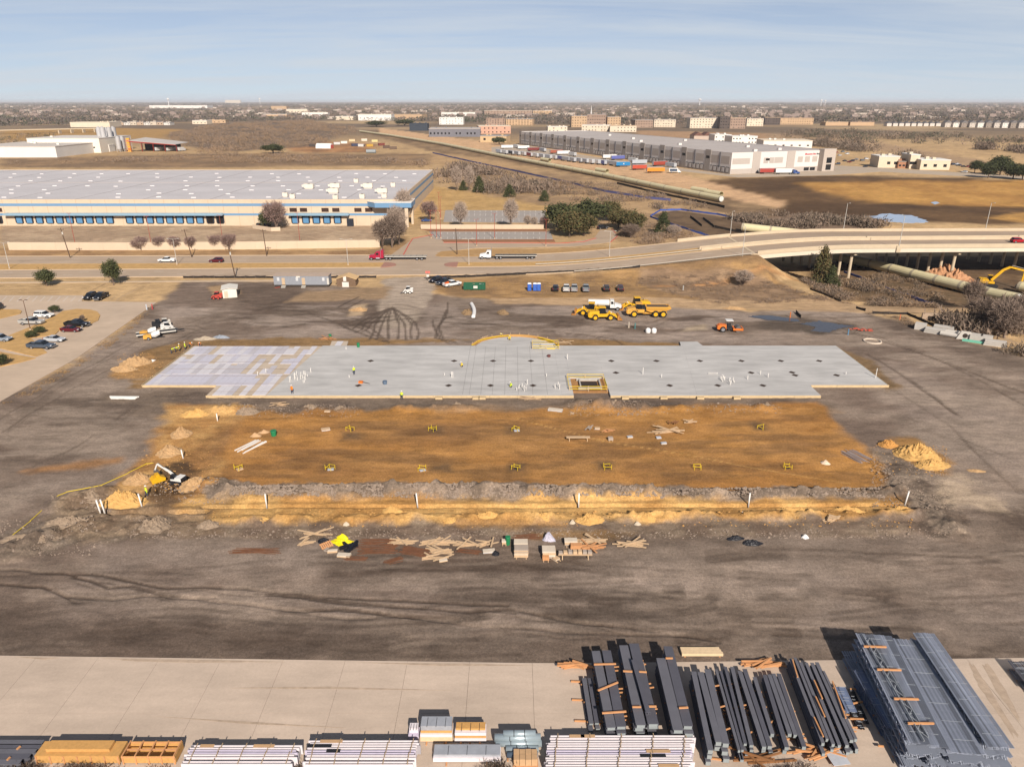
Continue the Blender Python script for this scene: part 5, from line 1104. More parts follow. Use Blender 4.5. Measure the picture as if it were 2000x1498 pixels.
# one narrow beam on top of the third stack
P, Q = GZ(1237, 1289, 2.45), GZ(1266, 1392, 2.45); d = Q - P
tag(obj('steel_beam', ibeam(d.length, .42, .3, M_BEAM2), None, (P.x, P.y, 2.24), math.atan2(d.y, d.x) - math.pi / 2), 'single narrow grey beam lying on top of the third steel stack', 'steel beam')
for a, b, z, lab in (((1160, 1297), (1203, 1296), 2.08, 'top timber at the far end of the second steel stack'), ((1168, 1348), (1207, 1332), 2.08, 'skewed timber across the middle of the second steel stack'), ((1176, 1392), (1223, 1389), 2.08, 'top timber at the near end of the second steel stack'),
                     ((1217, 1310), (1235, 1311), 2.28, 'short timber on the left far part of the third steel stack'), ((1245, 1311), (1263, 1312), 2.28, 'short timber on the right far part of the third steel stack'), ((1235, 1380), (1252, 1380), 2.28, 'short timber on the left near part of the third steel stack'), ((1264, 1379), (1282, 1379), 2.28, 'short timber on the right near part of the third steel stack'),
                     ((1300, 1285), (1314, 1285), 2.28, 'short timber on the far part of the fourth steel stack'), ((1326, 1382), (1344, 1381), 2.28, 'short timber on the near part of the fourth steel stack'),
                     ((1115, 1330), (1137, 1331), .22, 'thin timber poking out far left of the small steel pair'), ((1117, 1366), (1141, 1367), .22, 'thin timber poking out middle left of the small steel pair'), ((1122, 1407), (1150, 1408), .22, 'thin timber poking out near left of the small steel pair'),
                     ((1223, 1394), (1233, 1424), .2, 'thin timber lying on the yard between second and third stacks'), ((1372, 1478), (1416, 1484), .2, 'long timber on the yard in front of the fifth stack'), ((1484, 1458), (1503, 1461), .2, 'short timber in front of the seventh stack')):
 timber(a, b, z, .13, lab)
for a, b, k in (((1548, 1288), (1558, 1322), 0), ((1590, 1328), (1606, 1364), 1), ((1593, 1360), (1611, 1399), 2), ((1590, 1400), (1608, 1438), 3), ((1626, 1330), (1652, 1402), 4)):
 timber(a, b, 1.7, .11, ('far', 'upper middle', 'lower middle', 'near', 'right hand')[k] + ' orange timber lying lengthwise on the ninth steel stack')
def timber_heap(c, n, L, rz, label, spread=.8, m_=None, h=.5, sec=(.14, .14), name='timber_heap'):
 P = GZ(*c, YARDZ if c[1] > 1290 else 0); o = thing(name, label, 'timber', (P.x, P.y, (YARDZ if c[1] > 1290 else float(hz(P.x, P.y)))))
 for i in range(n):
  a = rz + random.gauss(0, .16) if i < n - 3 else rz + random.uniform(-1, 1); z = .07 + h * i / n + random.uniform(0, .03); dx, dy = random.uniform(-spread, spread), random.uniform(-spread, spread) * .4
  l = L * random.uniform(.6, 1.05); v = Vector((math.cos(a), math.sin(a), random.uniform(-.04, .06))) * l / 2
  MB().bar(Vector((dx, dy, z)) - v, Vector((dx, dy, z)) + v, *sec).build('plank', m_ or M_TIM, o)
 return o
timber_heap((1124, 1303), 14, 2.6, R(0), 'heap of orange timbers at the yard edge left of the steel'); timber_heap((1490, 1300), 14, 3.0, R(8), 'heap of orange timbers behind the eighth steel stack', 1.0)
timber_heap((1592, 1474), 10, 3.4, R(14), 'splayed orange timbers on the yard in front of the ninth stack', .9); timber_heap((1490, 1484), 8, 4.0, R(4), 'dark weathered timbers at the bottom edge of the yard', 1.2, mat('weathered_timber', (150, 104, 66), .85))
P, Q = GZ(1330, 1272, .3), GZ(1410, 1272, .3); o = thing('pale_timber_pack', 'pale beam pack lying on the mud behind the steel', 'timber', (P.x, P.y, 0))
for k in range(3): MB().bar((0, (k - 1) * .34, .3), (Q.x - P.x - .1 * k, (k - 1) * .34, .3), .3, .3).build('plank', M_TIM2, o)
for x_ in (.3, 3.8): MB().box(x_, 0, 0, .12, 1.1, .14).build('bearer', M_TIM, o)
p = GZ(1633, 1483, YARDZ); MB().box(0, 0, 0, 1.0, 1, 1)
o = thing('sheet_cover', 'pale plywood sheet propped on blocks at the bottom edge', 'sheet', p, R(8)); MB().box(0, 0, .35, 1.5, 1.7, .04).build('sheet', mat('pale_board', (188, 190, 196), .8), o); MB().box(-.5, 0, 0, .15, 1.2, .35).build('block', M_TIM, o); MB().box(.5, 0, 0, .15, 1.2, .35).build('block', M_TIM, o)
# ------------------------------------------------------------------ open-web joists in bundles
def joist_mesh(L, dep, m_, cw=.085, n=None):
 m = MB(); m.box(-cw * .3, L / 2, dep - .06, cw * .42, L, .06); m.box(cw * .3, L / 2, dep - .06, cw * .42, L, .06)
 m.box(0, L / 2, 0, cw * 1.2, L - 1.0, .05); n = n or int(L / .75)
 for i in range(n):
  a, b = .4 + (L - .8) * i / n, .4 + (L - .8) * (i + 1) / n
  m.bar((0, a, dep - .06 if i % 2 else .04), (0, b, .04 if i % 2 else dep - .06), .05)
 return m.mesh('joist', m_)
BASEC = {'joist_grey': (150, 156, 170), 'joist_blue_grey': (124, 136, 164), 'machine_black': (40, 40, 44), 'primed_grey_steel': (106, 105, 112)}
def LT(m_, f): return tuple(min(255, int(v * f)) for v in BASEC[m_.name])
def bundle(far, near, top, wid, nj, dep, levels, label, group, m_=M_JOIST, ext=.8):
 P, Q = GZ(*far, top + YARDZ), GZ(*near, top + YARDZ); d = Q - P; L = d.length; rz = math.atan2(d.y, d.x) - math.pi / 2
 for k in range(levels):
  z = YARDZ + .1 + (top - .1) * k / levels; topl = k == levels - 1
  e = 0 if topl else random.uniform(.0, ext); dd = (top - .1) / levels - .07; mes = [joist_mesh(L + e, dd, q, .13 if topl else .17) for q in ((m_, mat(m_.name + '_light', LT(m_, 1.12), .5, metal=.1), mat(m_.name + '_dark', LT(m_, .82), .5, metal=.1)) if topl else (m_,))]  # lower chords widened to block light and darken the shadow of the stack
  o = thing('joist_bundle', label[k] if isinstance(label, (list, tuple)) else label, 'joist bundle', (P.x, P.y, z), rz, group)
  for i in range(nj):
   x = (i - (nj - 1) / 2) * wid / nj
   obj('joist', random.choice(mes), o, (x, random.uniform(-.06, .06) if topl else random.uniform(-.3, .2), .05 + (random.uniform(-.03, .0) if topl else 0)))
  for t in (.12, .5, .88): MB().box(0, L * t, -.02, wid + .1, .1, .05).build('spacer', M_TIM, o)
  if topl:
   for j in range(7):                              # steel banding straps
    MB().box(random.uniform(-.2, .2), L * (.06 + .14 * j) + random.uniform(-.2, .2), (top - .1) / levels - .015, wid * .62, .035, .012).build('strap', mat('bright_strap', (206, 210, 216), .35, metal=.3), o)
 return P, Q, rz
lev = ('bottom', 'lower middle', 'upper middle', 'top')
for far, near, top, w, nj, nm in (((1695, 1237), (1806, 1452), 3.1, 2.4, 13, 'left'), ((1728.5, 1240), (1838, 1458), 3.05, 1.25, 7, 'second'), ((1764, 1247), (1893, 1470), 3.0, 2.7, 14, 'third'), ((1795, 1235), (1944, 1458), 3.45, 1.2, 7, 'fourth'), ((1813, 1235), (1968, 1458), 3.45, 1.15, 6, 'right')):
 bundle(far, near, top, w, nj, .7, 4, ['%s bundle of grey steel joists in the %s column of the big stack' % (lev[k], nm) for k in range(4)], 'joist bundles of the big stack')
bundle((1652, 1270), (1776, 1497), .8, .95, 4, .6, 1, 'long low bundle of pale joists left of the big stack', None, M_JOIST)
P, Q, rz_ = bundle((1676, 1308), (1742, 1421), 1.55, .95, 5, .6, 1, 'shiny blue-grey joist bundle on top of the long low bundle', None, M_JOIST2);
bundle((1641, 1340), (1664, 1388), .9, .95, 6, .6, 1, 'short blue-grey bundle beside the ninth steel stack', None, M_JOIST2)
bundle((1662, 1345), (1692, 1412), .35, .5, 5, .25, 1, 'thin black rods in a bundle beside the short blue-grey bundle', None, M_DKM); bundle((1668, 1390), (1682, 1422), .35, .6, 5, .25, 1, 'thin black rods in a bundle in front of the short blue-grey bundle', None, M_DKM)
bundle((1985, 1290), (2030, 1345), .9, 1.6, 8, .6, 1, 'dark joist bundle cut off by the right edge', None, M_BEAM)
# a tipped joist lying along the big stack and timbers over it
P, Q = GZ(1690, 1240, 3.35), GZ(1812, 1448, 3.35); d = Q - P
o = obj('tipped_joist', joist_mesh(d.length, .62, mat('galvanised', (178, 182, 186), .4, metal=.3), .14), None, (P.x + .3, P.y, 3.33), math.atan2(d.y, d.x) - math.pi / 2); o.rotation_euler = (0, R(84), math.atan2(d.y, d.x) - math.pi / 2)
tag(o, 'light galvanised joist tipped on its side along the big stack', 'joist')
for k, (a, b) in enumerate((((1687, 1262), (1731, 1263)), ((1713, 1307), (1760, 1308)), ((1746, 1364), (1794, 1365)), ((1773, 1412), (1824, 1412)))):
 timber(a, b, 3.4, .15, ('farthest', 'second', 'third', 'nearest')[k] + ' orange timber across the left of the big joist stack')
for a, b, lab in (((1660, 1345), (1672, 1346), 'short timber poking from the far end of the shiny bundle'), ((1664, 1374), (1685, 1370), 'short timber right of the short blue-grey bundle'), ((1660, 1403), (1687, 1404), 'timber over the thin black rods'), ((1703, 1396), (1712, 1398), 'timber stub left of the long low bundle'), ((1715, 1456), (1726, 1457), 'timber stub on bare yard beside the long low bundle')):
 timber(a, b, .45, .13, lab)
# ------------------------------------------------------------------ wrapped purlins and crates along the bottom
M_WRAP = mat('white_wrap', (232, 222, 224), .5, var=.07, scale=2.5); M_WRAP2 = mat('lilac_wrap', (206, 196, 214), .5, var=.1, scale=2.5); M_CARD = mat('raw_cardboard', (198, 160, 120), .85, var=.12)
def purlins(x0, x1, rows, zt, nm, slant=0):
 for k, (y, m_) in enumerate(rows):
  P, Q = GZ(x0 + slant * k, y, zt + YARDZ), GZ(x1 + slant * k, y + random.uniform(-.4, .4), zt + YARDZ)
  o = thing('purlin_bundle', '%s white-wrapped purlin bundle from the back in the %s' % (('first', 'second', 'third', 'fourth', 'fifth', 'sixth', 'seventh')[k], nm), 'purlin bundle', (P.x, P.y, YARDZ))
  L = Q.x - P.x; rz = math.atan2(Q.y - P.y, L); o.rotation_euler = (0, 0, rz)
  for q in range(4):
   lo = q % 2; MB().box(L / 2 + random.uniform(-.18, .18), (q - 1.5) * .125, .14, L + random.uniform(-.3, .1), .085, zt - .16 - (.14 if lo else 0)).build('purlin', (m_, mat('gap_grey_purlin', (170, 164, 168), .5))[lo], o)  # alternate purlins lowered and greyed to read as dark gaps
  for j in range(5):
   t = L * (.06 + .22 * j); MB().box(t, 0, 0, .1, .55, .13).build('bearer', M_TIM, o); MB().box(t + random.uniform(-.05, .05), 0, zt + .03, .07, .5, .05).build('batten', mat('grey_batten', (176, 150, 118)), o)
  for j in range(random.randint(0, 2)):
   MB().box(random.uniform(1, L - 1), 0, zt - .0, random.uniform(1.0, 2.2), .3, .028).build('torn_wrap', random.choice((M_CARD, M_CARD, M_DKM)), o)
purlins(372, 588, [(1456, M_WRAP), (1465, M_WRAP2), (1474, M_WRAP), (1487, M_WRAP)], 1.1, 'left rack', -5)
purlins(604, 820, [(1447, M_WRAP), (1456, M_WRAP), (1466, M_WRAP2), (1475, M_WRAP), (1488, M_WRAP)], 1.25, 'middle rack', -3)
purlins(1072, 1356, [(1437, M_WRAP), (1447, M_WRAP), (1456, M_WRAP), (1466, M_WRAP2), (1475, M_WRAP), (1484, M_WRAP), (1494, M_WRAP)], 1.25, 'right rack', -1)
def crate(x0, x1, y, D, Hh, label, lid, open_=False):
 P, Q = GZ(x0, y, YARDZ), GZ(x1, y, YARDZ); L = Q.x - P.x; o = thing('timber_crate', label, 'crate', P); OS = mat('osb_board', (206, 156, 92), .8, var=.16, scale=4)
 for yy in (0, D): MB().box(L / 2, yy, .12, L, .04, Hh - .12).build('side_panel', OS, o)
 for xx in (.02, L - .02): MB().box(xx, D / 2, .12, .04, D - .05, Hh - .12).build('end_panel', OS, o)
 MB().box(L / 2, D / 2, .1, L - .06, D - .06, .04).build('floor', OS, o)
 for j in range(7 if L > 6 else 5):
  xx = .1 + (L - .2) * j / (6 if L > 6 else 4); MB().box(xx, -.04, .0, .12, .05, Hh).build('stud', M_TIM, o)
  if open_: MB().box(xx, D / 2, Hh + .002, .1, D + .1, .09).build('top_bar', M_TIM, o)
 if open_:
  for yy in (0, D / 2, D): MB().box(L / 2, yy, Hh - .13, L, .1, .1).build('rail', M_TIM, o)
 else:
  MB().box(L / 2, D / 2, Hh + .002, L, D, .05).build('lid', OS, o)
  MB().box(L / 2 - .1, D / 2 + .1, Hh + .06, L * .76, D * .6, .3).build('upper_box', OS, o)
 return o
crate(72, 236, 1491, 1.5, .85, 'long closed plywood crate with a raised middle at the bottom left', True); crate(240, 345, 1491, 1.5, .85, 'open-topped timber crate right of the long closed crate', False, True)
for k, (y, x1) in enumerate(((1449, 84), (1457, 80), (1466, 70), (1476, 58), (1487, 40))):
 P, Q = GZ(-60, y, .9), GZ(x1, y, .9); me = ibeam(Q.x - P.x, .5, .55, (M_BEAM, M_BEAM2)[k % 2]); tag(obj('steel_beam', me, None, (Q.x, Q.y, YARDZ + .25), R(90)), ('first', 'second', 'third', 'fourth', 'fifth')[k] + ' grey beam from the back in the stack at the bottom left corner', 'steel beam')
for a, b, z, lab in (((33, 1463), (40, 1457), .95, 'first orange timber on the grey beams in the bottom left corner'), ((14, 1484), (20, 1478), .95, 'second orange timber on the grey beams in the bottom left corner'), ((0, 1492), (36, 1487), .3, 'timber under the front edge of the beams in the bottom left corner')): timber(a, b, z, .14, lab)
def pack(x0, x1, y, D, layers, label, name='sheet_pack', cat='sheet pack'):
 P, Q = GZ(x0, y, YARDZ), GZ(x1, y, YARDZ); L = Q.x - P.x; o = thing(name, label, cat, P); z = .1
 for t in (.2, .8): MB().box(L * t, D / 2 - .1, 0, .12, D + .5, .1).build('bearer', M_TIM, o)
 for h, m_, ins in layers:
  MB().box(L / 2, D / 2 + ins, z + .001, L - ins, D - 2 * ins, h).build('layer', m_, o); z += h
 for t in (.22, .5, .78): MB().box(L * t, D / 2, z + .004, .04, D * .8, .015).build('strap', M_DKM, o)
 return o
pack(821, 884, 1449, 1.3, [(.45, M_TIM2, 0), (.3, M_WRAP, .02), (.25, mat('osb_board', (206, 156, 92)), .1), (.5, mat('foil_grey', (186, 188, 194), .35, metal=.3), .12)], 'tall mixed pack with a silver top left of two lumber packs')
pack(888, 950, 1449, 1.1, [(.3, M_WRAP, 0), (.25, mat('osb_board', (206, 156, 92)), .05), (.3, M_WRAP, .05), (.2, mat('osb_board', (206, 156, 92)), .2)], 'white and tan layered pack beside the silver-topped pack')
pack(846, 978, 1489, 1.2, [(.4, M_WRAP, 0), (.25, mat('foil_grey', (186, 188, 194)), .08)], 'long light grey pack at the bottom edge below the lumber packs')
pack(798, 818, 1446, .9, [(.5, M_WRAP2, 0), (.5, M_WRAP, .15)], 'small white wrapped parcel at the end of the middle rack')
M_GALV = mat('galvanised_duct', (176, 190, 196), .35, metal=.4, var=.06)
for k, (x0, x1, y, r, z) in enumerate(((983, 1046, 1432, .3, 1.15), (966, 1056, 1440, .36, .8), (968, 1058, 1451, .3, .5), (988, 1052, 1462, .28, .45), (990, 1050, 1473, .26, .4))):
 P, Q = GZ(x0, y, z), GZ(x1, y, z); m = MB(); m.tube(P, Q, r, n=14)
 o = m.build('steel_roll', M_GALV if k not in (4,) else mat('slate_roll', (86, 100, 116), .5), smooth=True); tag(o, ('topmost', 'second', 'third', 'fourth', 'dark lowest')[k] + ' galvanised roll in the pile between the lumber packs and right rack', 'steel roll')
 for x_ in (.33, .66): c_ = P.lerp(Q, x_); MB().pipe(c_ - Vector((.03, 0, 0)), c_ + Vector((.03, 0, 0)), r + .015, r - .01, 14).build('strap', M_DKM, o)
for x_ in (992, 1040):
 P = GZ(x_, 1456, YARDZ); tag(MB().box(0, 0, 0, .12, 3.2, .13).build('roll_bearer', M_TIM, None, loc=P), '%s timber bearer under the galvanised rolls' % ('left' if x_ < 1000 else 'right'), 'timber', 'bearers under the rolls')
P = GZ(1003, 1498, YARDZ); o = thing('boxed_pack', 'pallet of tan cartons at the bottom edge beside the right rack', 'cartons', P)
for i in range(4):
 for j in range(2): MB().box(.25 + .5 * i, .3 + .55 * j, .12, .47, .52, .7 + .03 * ((i + j) % 2)).build('carton', M_CARD, o)
MB().box(1.0, .57, 0, 2.1, 1.2, .11).build('pallet', M_TIM, o)
for x_, y_ in ((868, 1462), (918, 1462)):
 P, Q = GZ(x_, y_ - 12, .25), GZ(x_, y_ + 12, .25); tag(MB().bar(P, Q, .12).build('loose_timber', mat('weathered_timber', (150, 104, 66))), 'dark timber from under the %s layered pack to the long grey pack' % ('silver-topped' if x_ < 900 else 'white and tan'), 'timber', 'dark timbers between the packs')
# ------------------------------------------------------------------ the building slab
def slabmat(): return posmat('fresh_slab', (196, 192, 188), ((.35, (.35, 1.6, 1), .84, 1.12), (3.0, (.15, 1.2, 1), .93, 1.06), (.09, (1, 1, 1), .88, 1.08)), .75)
SZ = .5
def slab():
 o = thing('foundation_slab', 'large pale concrete building slab with pipe stubs, half covered by white sheets at left', 'slab', (0, 0, 0))
 MS = slabmat(); FB = mat('form_board', (206, 180, 140), .8, var=.12)
 x0 = -46.2
 arc = [(-8.2 + 17.6 * k / 14, 156.4 + 6.6 * math.sin(math.pi * k / 14) ** .55) for k in range(15)][::-1]
 # concrete pours, butted with a visible cold joint
 def pour(P, z=SZ): MB().prism(P, -.2, z).build('concrete_pour', MS, o)
 pour([(x0, 126.6), (-20.01, 126.6), (-20.01, 156.4), (x0 + 3.4, 156.4)]);
 P = [(-20, 126.6), (9.4, 126.6), (9.4, 156.4)] + arc[1:-1] + [(-8.2, 156.4), (-20, 156.4)]; pour(P, SZ + .004)
 pour([(9.41, 126.6), (11.6, 126.6), (11.6, 156.4), (9.41, 156.4)], SZ + .002)
 # the middle pour is cut out for the near pit
 pour([(18.5, 126.6), (34.8, 126.6), (38.6, 156.4), (18.5, 156.4)], SZ - .003); pour([(11.61, 136.2), (18.49, 136.2), (18.49, 156.4), (11.61, 156.4)], SZ + .003)
 pour([(34.81, 126.6), (58, 126.6), (58, 132), (73.2, 132), (73.2, 156.4), (38.61, 156.4)], SZ + .001)
 pour([(38.2, 156.41), (43.2, 156.41), (42.6, 159.6), (38.6, 159.6)], SZ - .05)
 # form boards along the near edge
 for a, b, y in ((-57.5, x0, 126.45), (x0, 11.6, 126.45), (18.5, 58, 126.45), (58.2, 73.4, 131.85), (-72, -57.6, 131.85)):
  n = max(1, int((b - a) / 4.9))
  for i in range(n): MB().box(a + (b - a) * (i + .5) / n, y, .02, (b - a) / n - .03, .06, SZ + .0).build('form_board', FB, o)
 for i, y in enumerate(np.linspace(132, 156.4, 6)[:-1]): MB().box(73.35, y + 2.4, .0, .06, 4.7, SZ).build('form_board', FB, o); MB().box(-72.2, y + 2.4, .0, .06, 4.7, SZ).build('form_board', FB, o)
 # sand bed and insulation sheets on the left end
 bed = MB().prism([(-57.5, 126.6), (x0 - .02, 126.6), (x0 + 3.38, 156.4), (-72, 156.4), (-72, 132), (-57.5, 132)], -.2, SZ - .12).build('sand_bed', mat('sand_bed', (198, 180, 160), .95, var=.14, scale=.6), o)
 MB().prism([(-41.2, 156.41), (-37.4, 156.41), (-37.8, 160.2), (-41.6, 160.2)], -.2, SZ - .13).build('sand_bed', mat('sand_bed', (198, 180, 160)), o)
 cols = [mat('sheet_white', (216, 211, 214), .6, var=.05), mat('sheet_lilac', (204, 200, 210), .6, var=.06), mat('sheet_grey', (196, 190, 194), .6, var=.06)]
 rows = [(126.9, 131.8), (132.0, 138.2), (138.4, 144.4), (144.6, 150.4), (150.6, 156.2)]
 for j, (ya, yb) in enumerate(rows):
  for i in range(22):
   x = -71.6 + 1.26 * i
   if j == 0 and x < -57: continue
   if x > x0 - 1.3 + (ya - 126) * .11: continue
   gap = random.random() < (.05 if i < 12 else .2)
   if gap: continue
   q = random.choice((0, 0, 1, 1, 2)); y1 = yb - (random.uniform(.6, 3.2) if random.random() < .25 else 0)
   MB().box(x + .63, (ya + y1) / 2 + random.uniform(-.1, .1), SZ - .118, 1.235, y1 - ya, .06 + .004 * ((i + j) % 3), R(random.uniform(-.5, .5))).build('insulation_sheet', cols[q], o)
 MB().box(-39.5, 158.2, SZ - .12, 1.4, 3.4, .06).build('insulation_sheet', cols[0], o)
 # reinforcing mesh lines over the sheets
 for k in range(7): MB().box(-57.6 + (4 if k == 0 else 0), 128.6 + 4.2 * k, SZ - .03, 26 if k else 18, .035, .03).build('rebar', mat('dull_rebar', (150, 130, 118)), o)
 # diamond block-outs
 dm = MB().prism([(-.75, 0), (0, -.75), (.75, 0), (0, .75)], 0, .012).mesh('block_out', mat('block_out_soil', (70, 56, 48), .95))
 for px, py in ((887, 705), (963, 705), (1037, 705), (1194, 705), (1282, 705), (1367, 705), (1448, 705), (1525, 705), (1600, 705), (1203, 728), (1467, 728), (1547, 727.5), (1553, 733), (1634, 733), (700, 753), (876, 753), (958, 753), (1041, 753), (1308, 753), (1402, 753), (1490, 753), (724, 705)):
  p = GZ(px, py, SZ); obj('block_out', dm, o, (p.x, p.y, SZ + .006))
 # saw cuts
 for px in (905, 918, 940, 962, 986, 1012, 1040, 1068):
  p = GZ(px, 760, SZ); MB().box(p.x, 141.5, SZ + .005, .05, 29, .008).build('saw_cut', mat('saw_cut', (138, 134, 132)), o)
 # pipe stubs
 M_PVC = mat('white_pvc', (236, 230, 222), .5, var=.03)
 def stub(px, py, h, r=.07): p = GZ(px, py, SZ); MB().tube((p.x, p.y, SZ), (p.x, p.y, SZ + h), r, n=8).build('pipe_stub', M_PVC, o)
 for px, py, h in ((1255.5, 731, 1.4), (1292, 737, .7), (1710, 738, 2.0), (1652, 731, .5), (1067, 735, .6), (1108, 702, 1.2), (868, 733, .5), (882, 737, 1.2), (884.5, 737, 1.2), (676, 682, .5), (682, 737, .5), (1460, 741, .8), (1485, 731, .8), (1500, 737, .9), (1090, 757, 1.2), (1084, 759, 1.0), (1093, 760, 1.1), (504, 734, .9), (520, 728, .9)):
  stub(px, py, h)
 for cx, cy, n, sp in ((1420, 743, 16, 14), (1018, 757, 9, 14), (582, 740, 16, 16), (605, 728, 6, 14)):
  for k in range(n): stub(cx + random.uniform(-sp, sp), cy + random.uniform(-9, 9), random.uniform(.4, 1.3), .06)
 for k in range(9): stub(1384 + 2.1 * k, 731, .4, .05)
 # pier pits with timber edges at the slab edge
 for px in (858, 1442 - 500 + 0, 930, 1220, 1295, 1366, 1437): MB().box(GZ(px, 777, 0).x, 126.0, -.1, 1.3, .75, .55).build('pier_block', FB, o)
 return o
slab()
M_TAPE = mat('safety_yellow', (240, 206, 40), .5, var=.05); M_PLY = mat('plywood', (214, 178, 130), .8, var=.12, scale=3); M_LUM = mat('fresh_lumber', (208, 176, 140), .8, var=.12, scale=3)
def pit(px0, px1, y0, y1, label):
 """concrete pit wall with a yellow guard rail round it"""
 a, b = GZ(px0, y1, SZ), GZ(px1, y0, SZ); w, d = b.x - a.x, b.y - a.y
 o = thing('guarded_pit', label, 'pit', (a.x, a.y, 0))
 MB().box(w / 2, d / 2, .01, w + .6, d + .6, .2).build('pit_soil', mat('pit_soil', (172, 126, 78), .95, var=.2), o)
 for q in ((.12 * w, d / 2, .25, d * .75), (.86 * w, d / 2, .25, d * .75)): MB().box(q[0] + .2 * w * (q[0] < w / 2), q[1], .2, q[2], q[3], .5).build('pit_wall', mat('pit_concrete', (184, 178, 170)), o)
 MB().box(w * .55, d * .14, .2, w * .6, .25, .55).build('pit_wall', mat('pit_concrete', (184, 178, 170)), o); MB().box(w * .55, d * .86, .2, w * .6, .25, .55).build('pit_wall', mat('pit_concrete', (184, 178, 170)), o)
 MB().box(w * .55, d / 2, .21, w * .5, d * .6, .05).build('pit_floor_hole_dark', mat('pit_floor_hole_dark', (60, 50, 44)), o)
 for z in (.75, 1.25):
  m = MB()
  for p, q in (((0, 0), (w, 0)), ((w, 0), (w, d)), ((w, d), (0, d)), ((0, d), (0, 0))): m.bar((*p, z), (*q, z), .05, .09)
  m.build('guard_rail', M_TAPE, o)
 for p in ((0, 0), (w / 2, 0), (w, 0), (w, d), (w / 2, d), (0, d)): MB().box(*p, 0, .09, .09, 1.35).build('rail_post', M_LUM, o)
 MB().box(w * .5, d * .95, .45, w * .3, .4, .1).build('yellow_board', M_TAPE, o); MB().box(w * .7, d * .06, .5, w * .3, .3, .1).build('yellow_board', M_TAPE, o)
pit(1112, 1178, 738, 762, 'pit in the near edge of the slab fenced with yellow guard rails'); pit(1040, 1090, 671, 682, 'pit at the far edge of the slab fenced with yellow guard rails')
# curved formwork at the rounded entrance bay
o = thing('curved_formwork', 'curved timber formwork with yellow tape round the bulge of the slab', 'formwork', (0, 0, 0))
pts = [(-9.0 + 19.4 * k / 18, 156.6 + 7.3 * math.sin(math.pi * k / 18) ** .55) for k in range(19)]
for k, (p, q) in enumerate(zip(pts, pts[1:])):
 MB().bar((*p, .45), (*q, .45), .35, .7).build('form_panel', mat('osb_board', (206, 156, 92)), o)
 if k < 8 or k > 13: MB().bar((p[0], p[1] - .45, .72), (q[0], q[1] - .45, .72), .3, .06).build('yellow_tape', M_TAPE, o)
 if k % 2 == 0: MB().bar((p[0], p[1] + .3, .1), (p[0], p[1] + 1.0, .9), .08).build('brace', M_LUM, o)
# ------------------------------------------------------------------ people (small in the picture)
def person_mesh(pose, key={}):
 if pose in key: return key[pose]
 J = {}; E = []
 def v(n, co, r, par=None): J[n] = (len(J), co, r); (E.append((J[par][0], J[n][0])) if par else None)
 if pose == 'stand': ch, ne, hd, tp = (0, .02, 1.36), (0, .02, 1.49), (0, .05, 1.57), (0, .06, 1.68)
 elif pose == 'bend': ch, ne, hd, tp = (0, .42, 1.16), (0, .54, 1.2), (0, .63, 1.22), (0, .73, 1.2)
 else: ch, ne, hd, tp = (0, .2, .82), (0, .27, .93), (0, .33, 1.0), (0, .37, 1.1)
 pz = .94 if pose != 'crouch' else .42
 v('pel', (0, 0, pz), .15); v('sp', ((ch[0]) / 2, ch[1] / 2, (pz + ch[2]) / 2), .15, 'pel'); v('ch', ch, .17, 'sp'); v('ne', ne, .065, 'ch'); v('hd', hd, .10, 'ne'); v('tp', tp, .085, 'hd')
 for s, q in ((-1, 'l'), (1, 'r')):
  if pose == 'crouch': k, a, t = (s * .16, .42, .5), (s * .14, .1, .1), (s * .14, .26, .05)
  else: k, a, t = (s * .12, .03 + (.06 * s if pose == 'stand' else 0), .5), (s * .13, -.02 + .08 * s, .09), (s * .14, .14 + .08 * s, .05)
  v('h' + q, (s * .1, 0, pz - .08), .105, 'pel'); v('k' + q, k, .075, 'h' + q); v('a' + q, a, .05, 'k' + q); v('t' + q, t, .045, 'a' + q)
  sh = (s * .2, ch[1], ch[2] + .06)
  if pose == 'stand': e, w = (s * .27, .02, 1.14), (s * .26, .16, .93)
  else: e, w = (s * .26, ch[1] + .12, ch[2] - .22), (s * .18, ch[1] + .25, ch[2] - .45)
  v('s' + q, sh, .075, 'ch'); v('e' + q, e, .05, 's' + q); v('w' + q, w, .036, 'e' + q); v('p' + q, (w[0], w[1] + .03, w[2] - .07), .035, 'w' + q)
  for f in range(4): v('f%d' % f + q, (w[0] + s * (-.03 + .02 * f), w[1] + .05, w[2] - .145 + .008 * abs(f - 1)), .009, 'p' + q)
  v('th' + q, (w[0] - s * .06, w[1] + .07, w[2] - .08), .01, 'w' + q)
 me = bpy.data.meshes.new('body'); me.from_pydata([j[1] for j in J.values()], E, [])
 ob = bpy.data.objects.new('tmp', me); COL.objects.link(ob)
 md = ob.modifiers.new('s', 'SKIN')
 for i, j in enumerate(J.values()): me.skin_vertices[0].data[i].radius = (j[2], j[2])
 me.skin_vertices[0].data[0].use_root = True
 ob.modifiers.new('u', 'SUBSURF').levels = 1
 bpy.context.view_layer.update(); dg = bpy.context.evaluated_depsgraph_get()
 out = bpy.data.meshes.new_from_object(ob.evaluated_get(dg)); bpy.data.objects.remove(ob)
 out.materials.clear()
 for m_ in ('vest', 'jeans', 'skin', 'boot'): out.materials.append(None)
 hands = pz
 for p in out.polygons:
  c = p.center; dh = (Vector(c) - Vector(tp)).length; dp = min((Vector(c) - Vector(J['p' + q][1])).length for q in 'lr')
  p.material_index = 2 if (dh < .2 or dp < .1) else 3 if c.z < .13 else 1 if c.z < pz + .04 and dp > .25 else 0
  p.use_smooth = True
 key[pose] = (out, tp); return key[pose]
